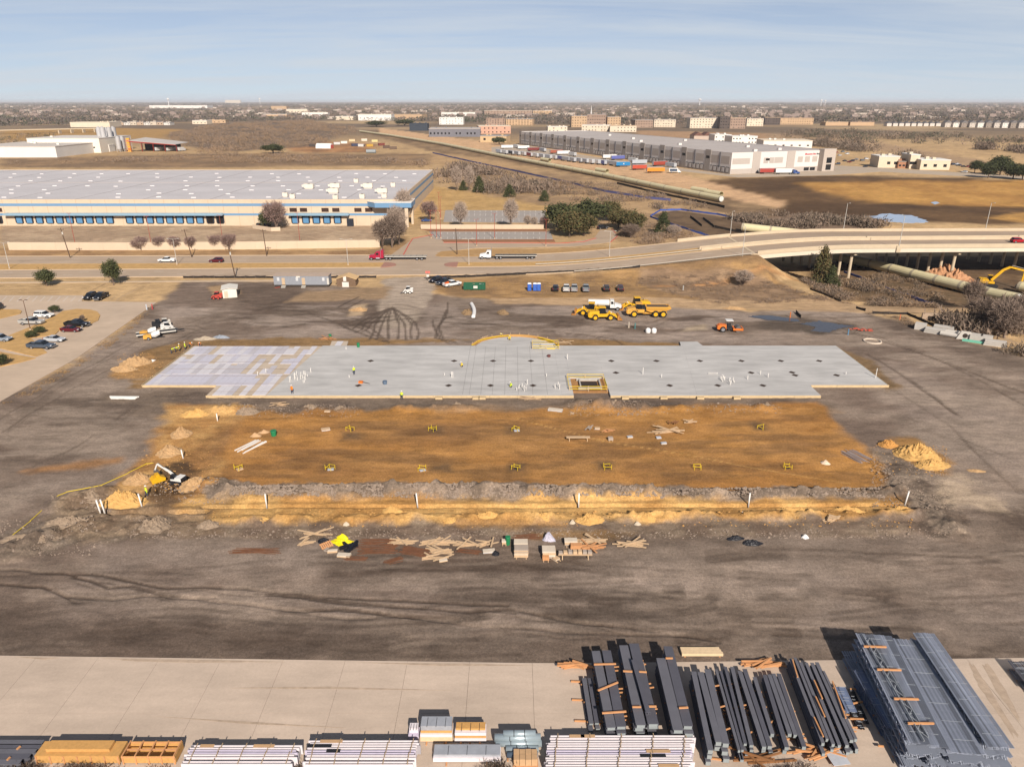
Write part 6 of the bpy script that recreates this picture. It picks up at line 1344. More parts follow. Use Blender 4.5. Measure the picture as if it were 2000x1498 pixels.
def person(px, py, pose, vest, label, rz=0, hat=(236, 232, 224), z=None, jeans=(58, 66, 88)):
 me, tp = person_mesh(pose); me = me.copy()
 me.materials[0] = mat('vest_%d_%d_%d' % vest, vest, .8, var=.04); me.materials[1] = mat('jeans_%d' % jeans[0], jeans, .9); me.materials[2] = mat('skin', (180, 130, 104), .7); me.materials[3] = mat('boot_leather', (86, 62, 46), .8)
 p = G(px, py) if z is None else GZ(px, py, z)
 o = thing('person', label, 'person', p, rz); obj('body', me, o)
 h = MB(); hd = Vector(tp) + Vector((0, .0, .02))
 h.loft([[(hd.x + r * math.cos(a), hd.y + r * math.sin(a), hd.z + zz) for a in [R(q) for q in range(0, 360, 36)]] for r, zz in ((.16, -.005), (.125, .0), (.11, .07), (.05, .115))]); h.build('hard_hat', mat('hat_%d_%d_%d' % hat, hat, .4, var=0), o)
LIME, OVEST, YV = (214, 232, 60), (240, 140, 40), (236, 206, 60)
person(335, 691, 'bend', LIME, 'worker in lime vest bent over at the left end of the crew by the sheets', R(-60)); person(343, 688.5, 'bend', LIME, 'worker in lime vest second from the left in the crew by the sheets', R(-70)); person(351, 686, 'stand', YV, 'worker in yellow vest in the middle of the crew by the sheets', R(-80))
person(362, 683, 'stand', LIME, 'worker in bright lime vest fourth in the crew by the sheets', R(-60)); person(370, 679.5, 'bend', OVEST, 'worker in orange vest fifth in the crew by the sheets', R(-90)); person(391, 678, 'bend', OVEST, 'worker in orange vest apart at the right of the crew by the sheets', R(200))
person(571, 769, 'stand', OVEST, 'worker in orange vest standing on the white sheets at the near slab edge', R(150), z=SZ); person(692, 732, 'stand', LIME, 'worker in lime vest standing alone on the bare slab', R(40), z=SZ); person(904, 717, 'crouch', YV, 'worker in yellow crouching on the slab left of the rounded bay', R(90), z=SZ)
person(785, 781, 'stand', LIME, 'worker in lime vest standing just below the near slab edge', R(0)); person(979, 660, 'bend', YV, 'worker in yellow bending at the curved formwork', R(180)); person(996, 664, 'crouch', YV, 'worker in yellow crouching inside the curved formwork', R(160), z=SZ)
person(287, 970, 'stand', LIME, 'worker in lime vest standing by the trench below the compact excavator', R(-40)); person(1000, 757, 'crouch', LIME, 'worker in lime vest crouching among the pipe stubs', R(90), z=SZ)
for px, lab in ((1068, 0),): pass
# ------------------------------------------------------------------ yellow taped stakes on the orange pad
names = ('far row, first from the left', 'far row, second from the left', 'far row, third from the left', 'far row, right end', 'near row, left end', 'near row, second from the left', 'near row, third from the left', 'near row, fourth from the left', 'near row, fifth from the left', 'near row, sixth from the left', 'near row, right end')
for k, (px, py) in enumerate(((684, 841), (845, 841), (1008, 841), (1486, 838), (467, 917), (645, 917), (824, 919), (1007, 916), (1186, 915), (1361, 916), (1538, 915))):
 p = G(px, py); o = thing('taped_stakes', 'yellow taped stakes round a pier hole, ' + names[k], 'barrier', p, random.uniform(-.4, .4))
 n = random.choice((3, 4, 4)); P = [(.7 * math.cos(2 * math.pi * i / n + .6) * random.uniform(.8, 1.15), .6 * math.sin(2 * math.pi * i / n + .6)) for i in range(n)]
 for i, q in enumerate(P):
  MB().box(*q, 0, .05, .05, random.uniform(.6, .9)).build('stake', M_TAPE, o); r = P[(i + 1) % n]
  if i < n - (1 if k % 3 == 0 else 0): MB().bar((*q, random.uniform(.4, .7)), (*r, random.uniform(.3, .7)), .03, .055).build('tape', M_TAPE, o)
 if k in (2, 4, 5, 6): MB().box(.1, 0, 0, .9, .7, .12, .4).build('cover_board', mat('pale_board', (188, 190, 196)) if k != 4 else M_LUM, o)
 MB().tube((.1, .2, .005), (.1, .2, .03), .38, n=12).build('pier_hole', mat('pit_floor_hole_dark', (60, 50, 44)), o)  # flat dark disc drawn for the unlit depth of the hole
# ------------------------------------------------------------------ white stand pipes in the trench
M_PVC = mat('white_pvc', (236, 230, 222), .5, var=.03)
for k, (px, py, h, lean) in enumerate(((521, 990, 2.0, 0), (816, 989, 2.0, -.12), (1130, 989, 2.0, 0), (1462, 986, 1.8, 0), (1767, 985, 2.0, .2), (198, 1005, 2.2, -.25), (206, 1004, 2.2, -.25), (278, 990, 2.0, -.2), (425, 822, 1.3, 0), (358, 895, 1.4, -.1))):
 p = G(px, py); m = MB(); m.tube((p.x, p.y, -.5), (p.x + lean, p.y, h), .1, n=10); o = m.build('stand_pipe', M_PVC, smooth=True)
 tag(o, ('white stand pipe at the left end of the long trench', 'leaning white stand pipe second in the long trench', 'white stand pipe in the middle of the long trench', 'white stand pipe fourth in the long trench', 'tilted white stand pipe at the right end of the long trench', 'left one of twin white pipes in the left diggings', 'right one of twin white pipes in the left diggings', 'white pipe beside the worker in the left diggings', 'white pipe on the slope at the far left pad corner', 'white pipe behind the compact excavator')[k], 'pipe')
 MB().tube((p.x + lean, p.y, h), (p.x + lean * 1.04, p.y, h + .06), .125, n=10).build('cap', M_PVC, o)
# ------------------------------------------------------------------ heaps of soil
def heap_mesh(rx, ry, h, seed, m_):
 n, q = 40, 18; rr = np.random.RandomState(seed + 3); a = np.tile(np.arange(n) * 2 * math.pi / n, q); t = np.repeat(np.arange(1, q + 1) / q, n); nx, ny = np.cos(a), np.sin(a)
 f = 1 + .35 * (vn(nx * 1.7 + seed * 3.1 + 9, ny * 1.7 + 5, seed) - .5) + .12 * rr.uniform(-.5, .5, n * q)
 z = h * 1.15 * (1 - t ** 1.2) * (.35 + 1.1 * fbm(rx * t * nx * 1.6 + seed * 7.7, ry * t * ny * 1.6, seed, 3)) * (1 + .3 * rr.uniform(-.5, .5, n * q)) - .25 * (t > .99)
 vs = [(0, 0, h)] + list(zip((rx * t * f * nx).tolist(), (ry * t * f * ny).tolist(), z.tolist()))
 fs = [(0, 1 + i, 1 + (i + 1) % n) for i in range(n)]
 for j in range(q - 1):
  for i in range(n): a_, b_ = 1 + j * n + i, 1 + j * n + (i + 1) % n; fs.append((a_, a_ + n, b_ + n, b_))
 return MB().add(vs, fs).mesh('soil_heap', m_)
M_SANDH = mat('yellow_sand', (206, 162, 98), .95, var=.16, scale=1.2, bump=.5); M_CLAYH = mat('orange_clay', (196, 142, 78), .95, var=.18, scale=1.2, bump=.5); M_GREYH = mat('grey_clods', (150, 130, 110), .95, var=.3, scale=2.2, bump=.9); M_TANH = mat('tan_soil', (186, 150, 108), .95, var=.18, scale=1.2, bump=.6)
heaps = [(1797, 893, 3.6, 2.9, 1.5, M_SANDH, 'tall yellow sand heap right of the orange pad'), (1822, 912, 2.8, 1.8, .9, M_SANDH, 'low yellow sand heap in front of the tall right-hand one'), (1737, 872, 1.6, 1.2, .9, M_CLAYH, 'small clay heap left of the tall yellow sand heap'), (1907, 921, 1.4, .6, .25, M_TANH, 'flat tan soil patch heap right of the sand heap'),
         (240, 985, 3.6, 1.9, 1.6, M_SANDH, 'broad sand heap behind the twin white pipes'), (327, 888, 2.2, 2.0, 1.2, M_TANH, 'tan soil heap left of the white pipe behind the excavator'), (352, 852, 2.0, 1.9, 1.0, M_TANH, 'tan soil heap halfway up the left pad edge'), (380, 812, 3.2, 1.4, .9, M_SANDH, 'yellow sand heap at the far left corner of the pad'), (268, 942, 2.2, 1.8, 1.0, M_TANH, 'sand heap left of the loose yellow bucket'), (380, 950, 2.4, 2.0, 1.1, M_TANH, 'pale clod heap right of the compact excavator'),
         (262, 712, 3.6, 2.4, 1.4, M_TANH, 'tan soil heap left of the sheet-covered slab end'), (240, 724, 3.0, 1.6, 1.0, M_TANH, 'lower soil heap beside the tan heap left of the slab'), (300, 1033, 2.4, 2.1, 1.3, M_GREYH, 'tall grey clod heap left of the near orange strip'), (405, 1030, 1.8, 1.1, .8, M_GREYH, 'small round grey clod heap on the near strip'),
         (60, 1062, 4.6, 1.8, .9, M_GREYH, 'long grey clod heap at the left end of the strip'), (130, 1030, 4.0, 1.8, 1.0, M_GREYH, 'grey clod heap between the yellow line and the diggings'), (170, 978, 3.4, 1.5, 1.1, M_GREYH, 'grey clod heap just behind the yellow line'),
         (500, 1020, 2.6, .9, .8, M_SANDH, 'first sand heap from the left on the near strip'), (545, 1018, 1.6, .8, .7, M_SANDH, 'second sand heap from the left on the near strip'), (765, 1000, 1.5, .9, .6, M_SANDH, 'small sand heap beside the trench near its second pipe'), (880, 1020, 1.3, .7, .6, M_SANDH, 'small sand heap left of the long one on the near strip'), (950, 1013, 2.2, .9, .9, M_SANDH, 'sand heap in the middle of the near strip'), (1060, 1016, 2.2, 1.1, .9, M_SANDH, 'sand heap right of the middle on the near strip'),
         (1155, 1020, 2.2, 1.2, 1.0, M_SANDH, 'sand heap below the middle stand pipe'), (1265, 1016, 2.2, 1.0, .9, M_SANDH, 'sand heap between two white boulders on the near strip'), (1370, 1012, 2.4, 1.0, .9, M_SANDH, 'sand heap left of the loose white pipes'), (1560, 1002, 3.4, .7, .7, M_SANDH, 'long sand heap behind the splintered timber'), (1660, 1000, 2.4, .7, .7, M_SANDH, 'second last sand heap at the right of the near strip'), (1765, 999, 2.0, .7, .7, M_SANDH, 'last sand heap at the right end of the near strip'),
         (1190, 795, 4.4, 1.6, 1.1, M_GREYH, 'broad grey soil heap below the guarded pit'), (480, 808, 2.4, 1.5, 1.0, M_GREYH, 'grey soil heap at the far left pad corner'), (605, 800, 2.0, 1.3, .8, M_GREYH, 'grey soil heap below the worker in orange'), (665, 802, 2.0, 1.2, .7, M_GREYH, 'grey soil heap right of the pale board'), (895, 796, 1.8, .9, .7, M_GREYH, 'grey soil heap behind the middle of the pad'), (1495, 797, 1.5, .9, .9, M_GREYH, 'dark edged soil heap near the right slab end'), (1130, 1148 - 340, .1, .1, .1, M_GREYH, ''),
         (400, 664, 2.8, 1.1, .7, mat('pale_spoil', (176, 160, 140), .95, var=.2), 'pale rubble heap behind the crew at the slab'), (1436, 604, 3.0, 1.4, .6, M_TANH, 'weedy soil hump beside the puddle'), (700, 607, 2.6, 1.9, .6, M_TANH, 'pale soil heap left of the wheel mark fan')]
k = 0
for (px, py, rx, ry, h, m_, lab) in heaps:
 if not lab: continue
 k += 1; p = G(px, py); tag(obj('soil_heap', heap_mesh(rx, ry, h, k, m_), None, (p.x, p.y + ry * .3, p.z), random.uniform(-.15, .15)), lab, 'soil heap')
for k, (px, py) in enumerate(((1846, 538), (1870, 546), (1895, 560))):
 p = G(px, py); tag(obj('soil_heap', heap_mesh(6.5 - k, 4, 3.0 - .5 * k, 60 + k, mat('reddish_spoil', (196, 146, 108), .95, var=.14, bump=.5)), None, p, R(-20)), ('tallest reddish soil heap behind the long pipe under the bridge', 'middle reddish soil heap left of the excavator', 'right-hand reddish soil heap behind the excavator')[k], 'soil heap')
# loose clods over the diggings
def clods():
 base = [(1, 0, 0), (-1, 0, 0), (0, 1, 0), (0, -1, 0), (0, 0, 1), (0, 0, -1)]; bf = [(0, 2, 4), (2, 1, 4), (1, 3, 4), (3, 0, 4), (2, 0, 5), (1, 2, 5), (3, 1, 5), (0, 3, 5)]
 for nm, zones, m_ in (('grey_clods', [((440, 974), (1000, 952), 3600), ((1000, 974), (1300, 954), 1900), ((1300, 972), (1770, 956), 900), ((0, 1085), (190, 1015), 500), ((100, 1000), (220, 965), 400), ((260, 1050), (340, 1010), 450), ((1700, 1000), (1850, 890), 1000), ((420, 815), (700, 790), 500), ((1110, 812), (1260, 785), 600), ((1260, 808), (1530, 788), 300), ((250, 1052), (1860, 1034), 1400), ((280, 985), (440, 940), 500)], mat('clod_grey', (150, 132, 117), .95, var=.25, scale=.7)),
                          ('sand_clods', [((400, 1030), (1780, 995), 900), ((270, 960), (420, 880), 250), ((1700, 930), (1850, 870), 300), ((230, 740), (320, 690), 300)], mat('clod_sand', (190, 144, 86), .95, var=.2))):
  m = MB()
  for zi, (a, b, n) in enumerate(zones):
   for _ in range(n):
    p = GZ(random.uniform(a[0], b[0]), random.uniform(a[1], b[1])); p.z = CLODZ(p.x, p.y); s = (abs(random.gauss(0, .06)) + .045) * (1.7 if zi < 3 and nm[0] == 'g' else 1)
    m.add([(p.x + s * v[0] * random.uniform(.6, 1.4), p.y + s * v[1] * random.uniform(.6, 1.4), p.z + .04 + s * v[2] * random.uniform(.5, 1.1)) for v in base], bf)
  stuff(m.build(nm, m_), 'loose %s clods of soil strewn over the diggings' % nm.split('_')[0], 'soil')
RD = RIDGES()
def CLODZ(x, y):
 z = 0.0
 for (a, b, h, w2, lump, sd) in RD:
  if h < 0 or not (min(a[0], b[0]) - w2 < x < max(a[0], b[0]) + w2): continue
  ex, ey = b[0] - a[0], b[1] - a[1]; t = min(1, max(0, ((x - a[0]) * ex + (y - a[1]) * ey) / (ex * ex + ey * ey))); d = math.hypot(x - a[0] - t * ex, y - a[1] - t * ey)
  if d < w2: z = max(z, h * (1 - d / w2) * (1 - lump * .45))
 return z
clods()
# ------------------------------------------------------------------ site offices, sheds, toilets, bins
def office():
 a, b = GZ(536, 561, 0), GZ(643, 561, 0); L = b.x - a.x; o = thing('site_office', 'long grey office trailer with two doors parked beside the road fence', 'office trailer', (a.x, a.y, 0), R(0)); GS = mat('grey_siding', (150, 152, 158), .7, var=.05); D = 3.7
 MB().box(L / 2, D / 2, .7, L, D, 2.75).build('wall', GS, o); MB().box(L / 2, D / 2, .15, L - .3, D - .3, .55).build('skirting', mat('skirt_dark', (70, 62, 56)), o)  # skirting coloured plain dark brown
 rf_ = MB().side([(-.15, 3.45), (L + .15, 3.45), (L + .15, 3.6), (-.15, 3.6)], -.2, D + .2).build('roof', mat('tan_roof', (186, 164, 146), .8), o)
 for i in range(40): MB().box(L * (i + .5) / 40, -.01, .72, .05, .03, 2.7).build('siding_rib', mat('grey_rib', (128, 130, 138)), o)
 for x_ in (1.4, 7.0, 14.9): MB().box(x_, -.03, 1.9, .7, .06, 1.0).build('window', mat('pale_window', (206, 206, 206), .2), o)
 for x_ in (2.9, 8.9):
  d = MB().box(x_, -.04, .75, .95, .07, 2.05).build('door', mat('tan_door', (196, 170, 140)), o); MB().box(x_ + .3, -.09, 1.7, .08, .05, .14).build('handle', M_DKM, d)
  for k in range(3): MB().box(x_ + .1, -.5 - .35 * k, .5 - .2 * k, 1.3, .34, .1).build('step', mat('rail_silver', (206, 200, 190)), o)
 MB().box(7.4, -.05, 2.9, 1.1, .07, .45).build('sign', mat('white_marking', (222, 214, 204)), o); MB().box(L - .1, -.3, .9, .6, .5, 1.9).build('air_conditioner', mat('rail_silver', (206, 200, 190)), o)
 MB().box(1.2, -1.0, .1, 1.6, .1, .1, R(35)).build('tow_bar', mat('skid_red', (206, 84, 70)), o)
office()
def gable(px0, px1, py, D, h, rh, label, wall, roofm, rz=0, name='shed', extra=None):
 a, b = G(px0, py), G(px1, py); L = (b - a).length; o = thing(name, label, 'shed', a, rz)
 MB().box(L / 2, D / 2, 0, L, D, h).build('wall', wall, o)
 m = MB(); m.side([(0, h), (L, h), (L / 2, h + rh)], .02, D - .02); m.build('gable', wall, o)
 for s in (0, 1):
  m = MB(); p = [(L / 2, h + rh + .02), (-.35 if s == 0 else L + .35, h - .12), (-.35 if s == 0 else L + .35, h - .0), (L / 2, h + rh + .14)]
  m.side(p if s else p[::-1], -.3, D + .3); m.build('roof_slope', roofm, o)
 return o, L
o, L = gable(658, 695, 559.5, 4.2, 2.2, .9, 'small timber shed with tan plywood roof beside the office trailer', mat('shed_brown', (120, 96, 76)), M_PLY); MB().box(L * .5, -.9, 0, 2.0, .08, 1.5).build('white_board', mat('white_marking', (222, 214, 204)), o); MB().box(L * .45, -.2, 1.6, .9, .06, 1.5).build('white_board', mat('white_marking', (222, 214, 204)), o)  # shed walls and gable in plain dark brown
o, L = gable(436, 462, 583, 5.0, 2.6, .25, 'white tilted site shed with one dark window on the mud', mat('shed_white', (230, 222, 208), .7), mat('shed_roof', (222, 216, 206)), R(18)); MB().box(L + .02, 2.4, 1.2, .06, 2.6, .9).build('window', glassm(), o); MB().box(.9, -.03, .1, 1.0, .06, 1.9).build('door', mat('shed_door', (206, 192, 168)), o)
for k, px in enumerate((1034, 1044.6, 1052.4)):
 p = G(px, 568); o = thing('portable_toilet', ('blue portable toilet standing apart on the left', 'blue portable toilet in the middle of the three', 'blue portable toilet on the right of the three')[k], 'portable toilet', p, R(random.uniform(-4, 4))); B = mat('toilet_blue', (44, 84, 168), .5, var=.05)
 MB().box(0, 0, .12, 1.12, 1.15, 2.0).build('cabin', B, o); d = MB().box(0, -.59, .2, .8, .04, 1.75).build('door', mat('toilet_door', (60, 104, 190), .5), o); MB().box(.28, -.63, 1.0, .08, .05, .15).build('latch', M_DKM, d)
 MB().loft([[(-.58, -.6, 2.12), (.58, -.6, 2.12), (.58, .6, 2.12), (-.58, .6, 2.12)], [(-.4, -.42, 2.36), (.4, -.42, 2.36), (.4, .42, 2.36), (-.4, .42, 2.36)]]).build('roof', mat('toilet_roof', (232, 232, 234), .5), o); MB().box(0, 0, 0, 1.2, 1.25, .12).build('skid', M_DKM, o)
p = G(927, 565.5); o = thing('roll_off_container', 'dark green open waste container with a white label', 'waste container', p, R(1)); GR = mat('bin_green', (34, 92, 66), .6, var=.1)
for yy in (-1.2, 1.2):
 MB().box(0, yy, .2, 6.4, .08, 1.7).build('side_wall', GR, o)
 for i in range(8): MB().box(-2.9 + .83 * i, yy + (.08 if yy > 0 else -.08), .25, .12, .1, 1.6).build('rib', GR, o)
for xx in (-3.2, 3.2): MB().box(xx, 0, .2, .08, 2.3, 1.7).build('end_wall', GR, o)
MB().box(0, 0, .2, 6.3, 2.3, 1.1).build('rubbish', mat('rubbish', (176, 156, 134), .95, var=.4, scale=2.5), o); MB().box(.3, -1.36, .65, 1.2, .02, .75).build('label_plate', mat('white_marking', (222, 214, 204)), o)
for i in range(7): MB().box(random.uniform(-2.7, 2.7), random.uniform(-.7, .8), 1.32, random.uniform(.5, 1.4), .4, .3, random.uniform(0, 3)).build('rubbish', random.choice((M_LUM, mat('pale_board', (188, 190, 196)), M_CARD)), o)
for k, (px, py) in enumerate(((1265.5, 650), (1277, 650))):
 p = G(px, py); o = thing('bulk_bag', ('left', 'right')[k] + ' one of two white bulk bags standing on the mud', 'bag', p); W_ = mat('woven_white', (236, 232, 228), .8, var=.06)
 MB().loft([[(.55 * f * math.cos(R(a)) * 1.1, .55 * f * math.sin(R(a)) * 1.1, z) for a in range(0, 360, 30)] for f, z in ((.9, 0), (1.05, .3), (1.02, .8), (.75, 1.05), (.3, 1.15))]).build('bag_body', W_, o)
 for s in (-.35, .35): MB().bar((s, 0, .95), (s * .3, 0, 1.3), .07).build('loop', W_, o)
# green bins and barrels
for px, py, lab, r, h in ((1000 - 8, 1063, 'green wheeled bin beside the pallet stacks', .32, 1.1), (535, 851, 'green bin beside the wrapped pipes on the pad', .5, .9), (645, 660, 'small green drum behind the sheets', .35, .8), (700, 678, 'small green drum at the far slab edge', .35, .9), (752, 750, 'blue-grey tub standing on the slab', .45, .6), (1072, 695 + 2, 'dark red tub on the slab below the far pit', .4, .35)):
 p = GZ(px, py, SZ) if 670 < py < 775 else G(px, py); cc = (40, 130, 84) if 'green' in lab else (96, 112, 132) if 'blue' in lab else (110, 60, 54)
 o = thing('bin', lab, 'bin', p); MB().tube((0, 0, 0), (0, 0, h), r * .85, r, n=12).build('body', mat('bin_%d' % cc[0], cc, .5), o); MB().tube((0, 0, h), (0, 0, h + .06), r * 1.06, r * 1.0, n=12).build('lid', mat('bin_%d' % cc[0], cc), o)
p = GZ(705, 748, SZ); o = thing('orange_tool', 'orange power tool with a long handle lying on the slab', 'tool', p, R(-15)); MB().box(0, 0, 0, .8, .6, .4).build('body', M_ORG, o); MB().bar((.3, 0, .3), (1.9, -.1, .1), .08).build('handle', M_STEEL, o)
# ------------------------------------------------------------------ fences of fabric on stakes
def fence(px, h, col, label, sp=3.0, name='silt_fence', raw=None):
 P = [G(*q) for q in px]; o = thing(name, label, 'fence', P[0]); M_ = mat('fabric_%d_%d_%d' % col, col, .8, var=.12, scale=.8); first = True
 for a, b in zip(P, P[1:]):
  n = max(1, int((b - a).length / sp)); prev = None
  for i in range(n + 1):
   q = a.lerp(b, i / n); q.z = float(hz(q.x, q.y)); q = q - P[0]; q.y += random.uniform(-.1, .1)
   MB().box(q.x, q.y, q.z - .1, .07, .07, h + .2).build('stake', mat('grey_stake', (120, 104, 88)), o)
   if prev is not None:
    d = Vector((0, 0, 1)); s0, s1 = h * random.uniform(.8, 1.0), h * random.uniform(.8, 1.0)
    m = MB(); n2 = (q - prev).cross(d).normalized() * .03
    m.add([tuple(prev + n2), tuple(q + n2), tuple(q + n2 + d * s1), tuple((prev + q) / 2 + n2 * 3 + d * (min(s0, s1) - .08)), tuple(prev + n2 + d * s0), tuple(prev - n2), tuple(q - n2), tuple(q - n2 + d * s1), tuple((prev + q) / 2 - n2 + d * (min(s0, s1) - .08)), tuple(prev - n2 + d * s0)], [(0, 1, 2, 3, 4), (9, 8, 7, 6, 5), (0, 5, 6, 1), (1, 6, 7, 2), (2, 7, 8, 3), (3, 8, 9, 4), (4, 9, 5, 0)])
    m.build('fabric_panel', M_, o)
   prev = q
 return o
BLKF, BLUF = (44, 38, 36), (62, 92, 172)
fence([(358, 543.5), (560, 543.5), (735, 543)], .85, BLKF, 'long low black silt fence behind the office trailer along the road'); fence([(836, 545), (930, 541), (1050, 535.5), (1150, 530), (1250, 523)], .9, BLKF, 'long black silt fence climbing the embankment behind the parked row')
fence([(1582, 566), (1612, 577), (1643, 590)], .8, BLKF, 'short black silt fence below the sloped bridge end'); fence([(1672, 603), (1690, 608)], .8, BLKF, 'stub of black silt fence beside the dirt road'); fence([(1703, 613), (1772, 615), (1822, 637), (1830, 642)], .8, BLKF, 'bent black silt fence behind the precast pieces')
fence([(1554, 611), (1564, 622)], .9, BLKF, 'tiny black fence stub beside the puddle'); fence([(1728, 566), (1770, 579), (1822, 596)], 1.0, BLUF, 'blue fabric fence in the brush below the pipeline'); fence([(1648, 533), (1690, 547), (1720, 560)], .8, BLUF, 'half-hidden blue fabric fence below the bridge columns')
fence([(1270, 424), (1290, 412), (1330, 411), (1400, 420), (1460, 432), (1530, 449), (1575, 459)], 1.0, BLUF, 'long blue fabric fence round the far trench field', 5); fence([(1270, 425), (1312, 440), (1350, 452), (1392, 466)], 1.0, BLUF, 'blue fabric fence along the near side of the trench field', 5)
fence([(845, 300), (920, 317), (1000, 334), (1100, 356), (1180, 375), (1260, 388), (1310, 393)], 1.5, (96, 100, 150), 'thin blue fence running along the far pipeline corridor', 12); fence([(1348, 425), (1371, 443)], 1.2, BLKF, 'left black strip of fence inside the trench field', 4); fence([(1373, 428), (1395, 445), (1470, 462)], 1.2, BLKF, 'right black strip of fence inside the trench field', 4)
fence([(1205, 360), (1290, 380), (1400, 403), (1415, 407)], 1.5, BLKF, 'black fence line on the near side of the far pipeline', 8)
def mesh_heap(px, py, col, label, w, d, h, cat='mesh', name='mesh_heap'):
 p = G(px, py); o = thing(name, label, cat, p); M_ = mat('net_%d_%d' % col[:2], col, .8, var=.15)
 for i in range(9):
  a = (random.uniform(-w, w), random.uniform(-d, d), random.uniform(.05, h)); b = (a[0] + random.uniform(-1, 1), a[1] + random.uniform(-.5, .5), random.uniform(.05, h))
  MB().bar(a, b, .45, .08).build('fold', M_, o)
mesh_heap(1668, 644, (206, 92, 70), 'crumpled orange mesh fence lying on the mud', 1.6, .5, .35); mesh_heap(1690, 646, (206, 92, 70), 'second crumpled heap of orange mesh right of the first', 2.0, .6, .45)
for px, py, cc, lab in ((1543, 620, (216, 120, 60), 'orange marker post beside the puddle'), (1656, 654, (96, 140, 170), 'blue pipe stub standing on the mud'), (1240, 642, (70, 130, 130), 'teal post standing on the mud'), (1228, 640, (206, 190, 170), 'pale post beside the teal post'), (1334, 567, (190, 190, 186), 'grey monitoring post on the embankment'), (1757, 625, (220, 130, 90), 'orange stake beside the black fence'), (287, 605, (200, 206, 214), 'pale blue bottle stand by the lot corner'), (298, 604, (190, 60, 60), 'red hydrant by the lot corner')):
 p = G(px, py); o = thing('marker_post', lab, 'post', p); m_ = mat('post_%d_%d' % cc[:2], cc, .6); MB().tube((0, 0, 0), (0, 0, 1.3), .13, n=8).build('shaft', m_, o); MB().tube((0, 0, 1.3), (0, 0, 1.42), .17, .1, n=8).build('cap', m_, o); MB().box(0, 0, 0, .4, .4, .08).build('foot', m_, o)
p = G(1704, 667.5); tag(MB().pipe((0, 0, .02), (0, 0, .28), 2.0, 1.75, 24).build('concrete_ring', mat('ring_white', (222, 204, 184)), None, loc=p), 'flat white ring of pipe lying on the mud by the right slab corner', 'ring')
m = MB(); [m.pipe((0, 0, .30), (0, 0, .36), 1.9, 1.8, 24)];
# precast drain pieces
M_PRE = mat('precast_grey', (200, 192, 182), .8, var=.08)
def precast(px, py, rz, label, kind):
 p = G(px, py); o = thing('precast_piece', label, 'precast concrete', (p.x, p.y, p.z), rz)
 if kind == 'box':
  for s in (-1, 1): MB().box(0, s * .9, 0, 2.4, .25, 1.5).build('wall', M_PRE, o)
  MB().box(0, 0, 0, 2.4, 1.54, .22).build('floor', M_PRE, o); MB().box(0, 0, 1.28, 2.4, 1.54, .22).build('roof', M_PRE, o); MB().box(1.0, 0, .25, .1, 1.5, 1.0).build('dark_inside', mat('pit_floor_hole_dark', (60, 50, 44)), o)  # dark plate painted for the shade inside the box
 elif kind == 'pipe':
  for k in range(3): MB().pipe((-2.2, -1.1 + 1.15 * k, .56), (2.2, -1.1 + 1.15 * k, .56), .55, .44, 18).build('pipe_length', M_PRE, o)
 elif kind == 'slab':
  for k in range(3): MB().box(0, 0, .42 * k, 4.6 - .2 * k, 1.7, .36).build('slab', M_PRE, o)
 elif kind == 'head':
  MB().side([(-1.7, 0), (1.7, 0), (1.1, 1.9), (-.9, 2.0)], -.2, .2).build('headwall', M_PRE, o)
  MB().tube((0, -.23, .95), (0, .23, .95), .55, n=18).build('opening', mat('pit_floor_hole_dark', (60, 50, 44)), o)  # solid dark disc painted for the shaded hole
  for s in (-1, 1): MB().side([(s * 1.3, 0), (s * 1.55, 0), (s * 1.5, 1.4), (s * 1.3, 1.6)], .2, 1.8).build('wing', M_PRE, o)
  MB().box(0, 1.0, 0, 2.6, 1.6, .2).build('apron', M_PRE, o)
 elif kind == 'green':
  MB().bar((-3.4, 0, .3), (3.4, 0, .3), .5, .5).build('green_pipe', mat('mint_pipe', (120, 196, 170), .5), o)
  for x_ in (-2, 2): MB().box(x_, 0, 0, .2, .9, .06).build('bearer', M_TIM, o)
precast(1797, 643, R(-35), 'open precast box at the left end of the row of drain pieces', 'box'); precast(1826, 651, R(-38), 'stack of pale precast slabs second in the row of drain pieces', 'slab'); precast(1842, 646, R(-36), 'long pale precast slab stack behind the row of drain pieces', 'slab'); precast(1858, 656, R(-40), 'three concrete pipes lying side by side in the row of drain pieces', 'pipe'); precast(1883, 663, R(-20), 'triangular concrete headwall with a round hole', 'head'); precast(1912, 671, R(-34), 'mint green pipe in front of the precast pieces', 'green'); precast(1905, 665, R(-36), 'precast box behind the mint green pipe', 'box'); precast(1925, 668, R(-36), 'tall precast box right of the mint green pipe', 'box'); precast(1943, 675, R(-30), 'last pale slab pile at the right of the drain pieces', 'slab')
p = G(1873, 628); o = thing('culvert_headwall', 'broken concrete culvert mouth in the brush', 'culvert', p, R(-8)); MB().box(-2, 0, -.5, 14, .6, 2.4).build('wall', mat('old_concrete', (176, 152, 130)), o)
for s in (-6, -1.5, 3): MB().box(s, -.4, -.5, 3.2, .3, 1.7).build('opening', mat('pit_floor_hole_dark', (60, 50, 44)), o)  # dark blocks on the wall painted for the shaded culvert mouths
MB().box(6.5, -1.6, -.5, 4, .5, 2.0, R(-35)).build('wing_wall', mat('old_concrete', (176, 152, 130)), o)
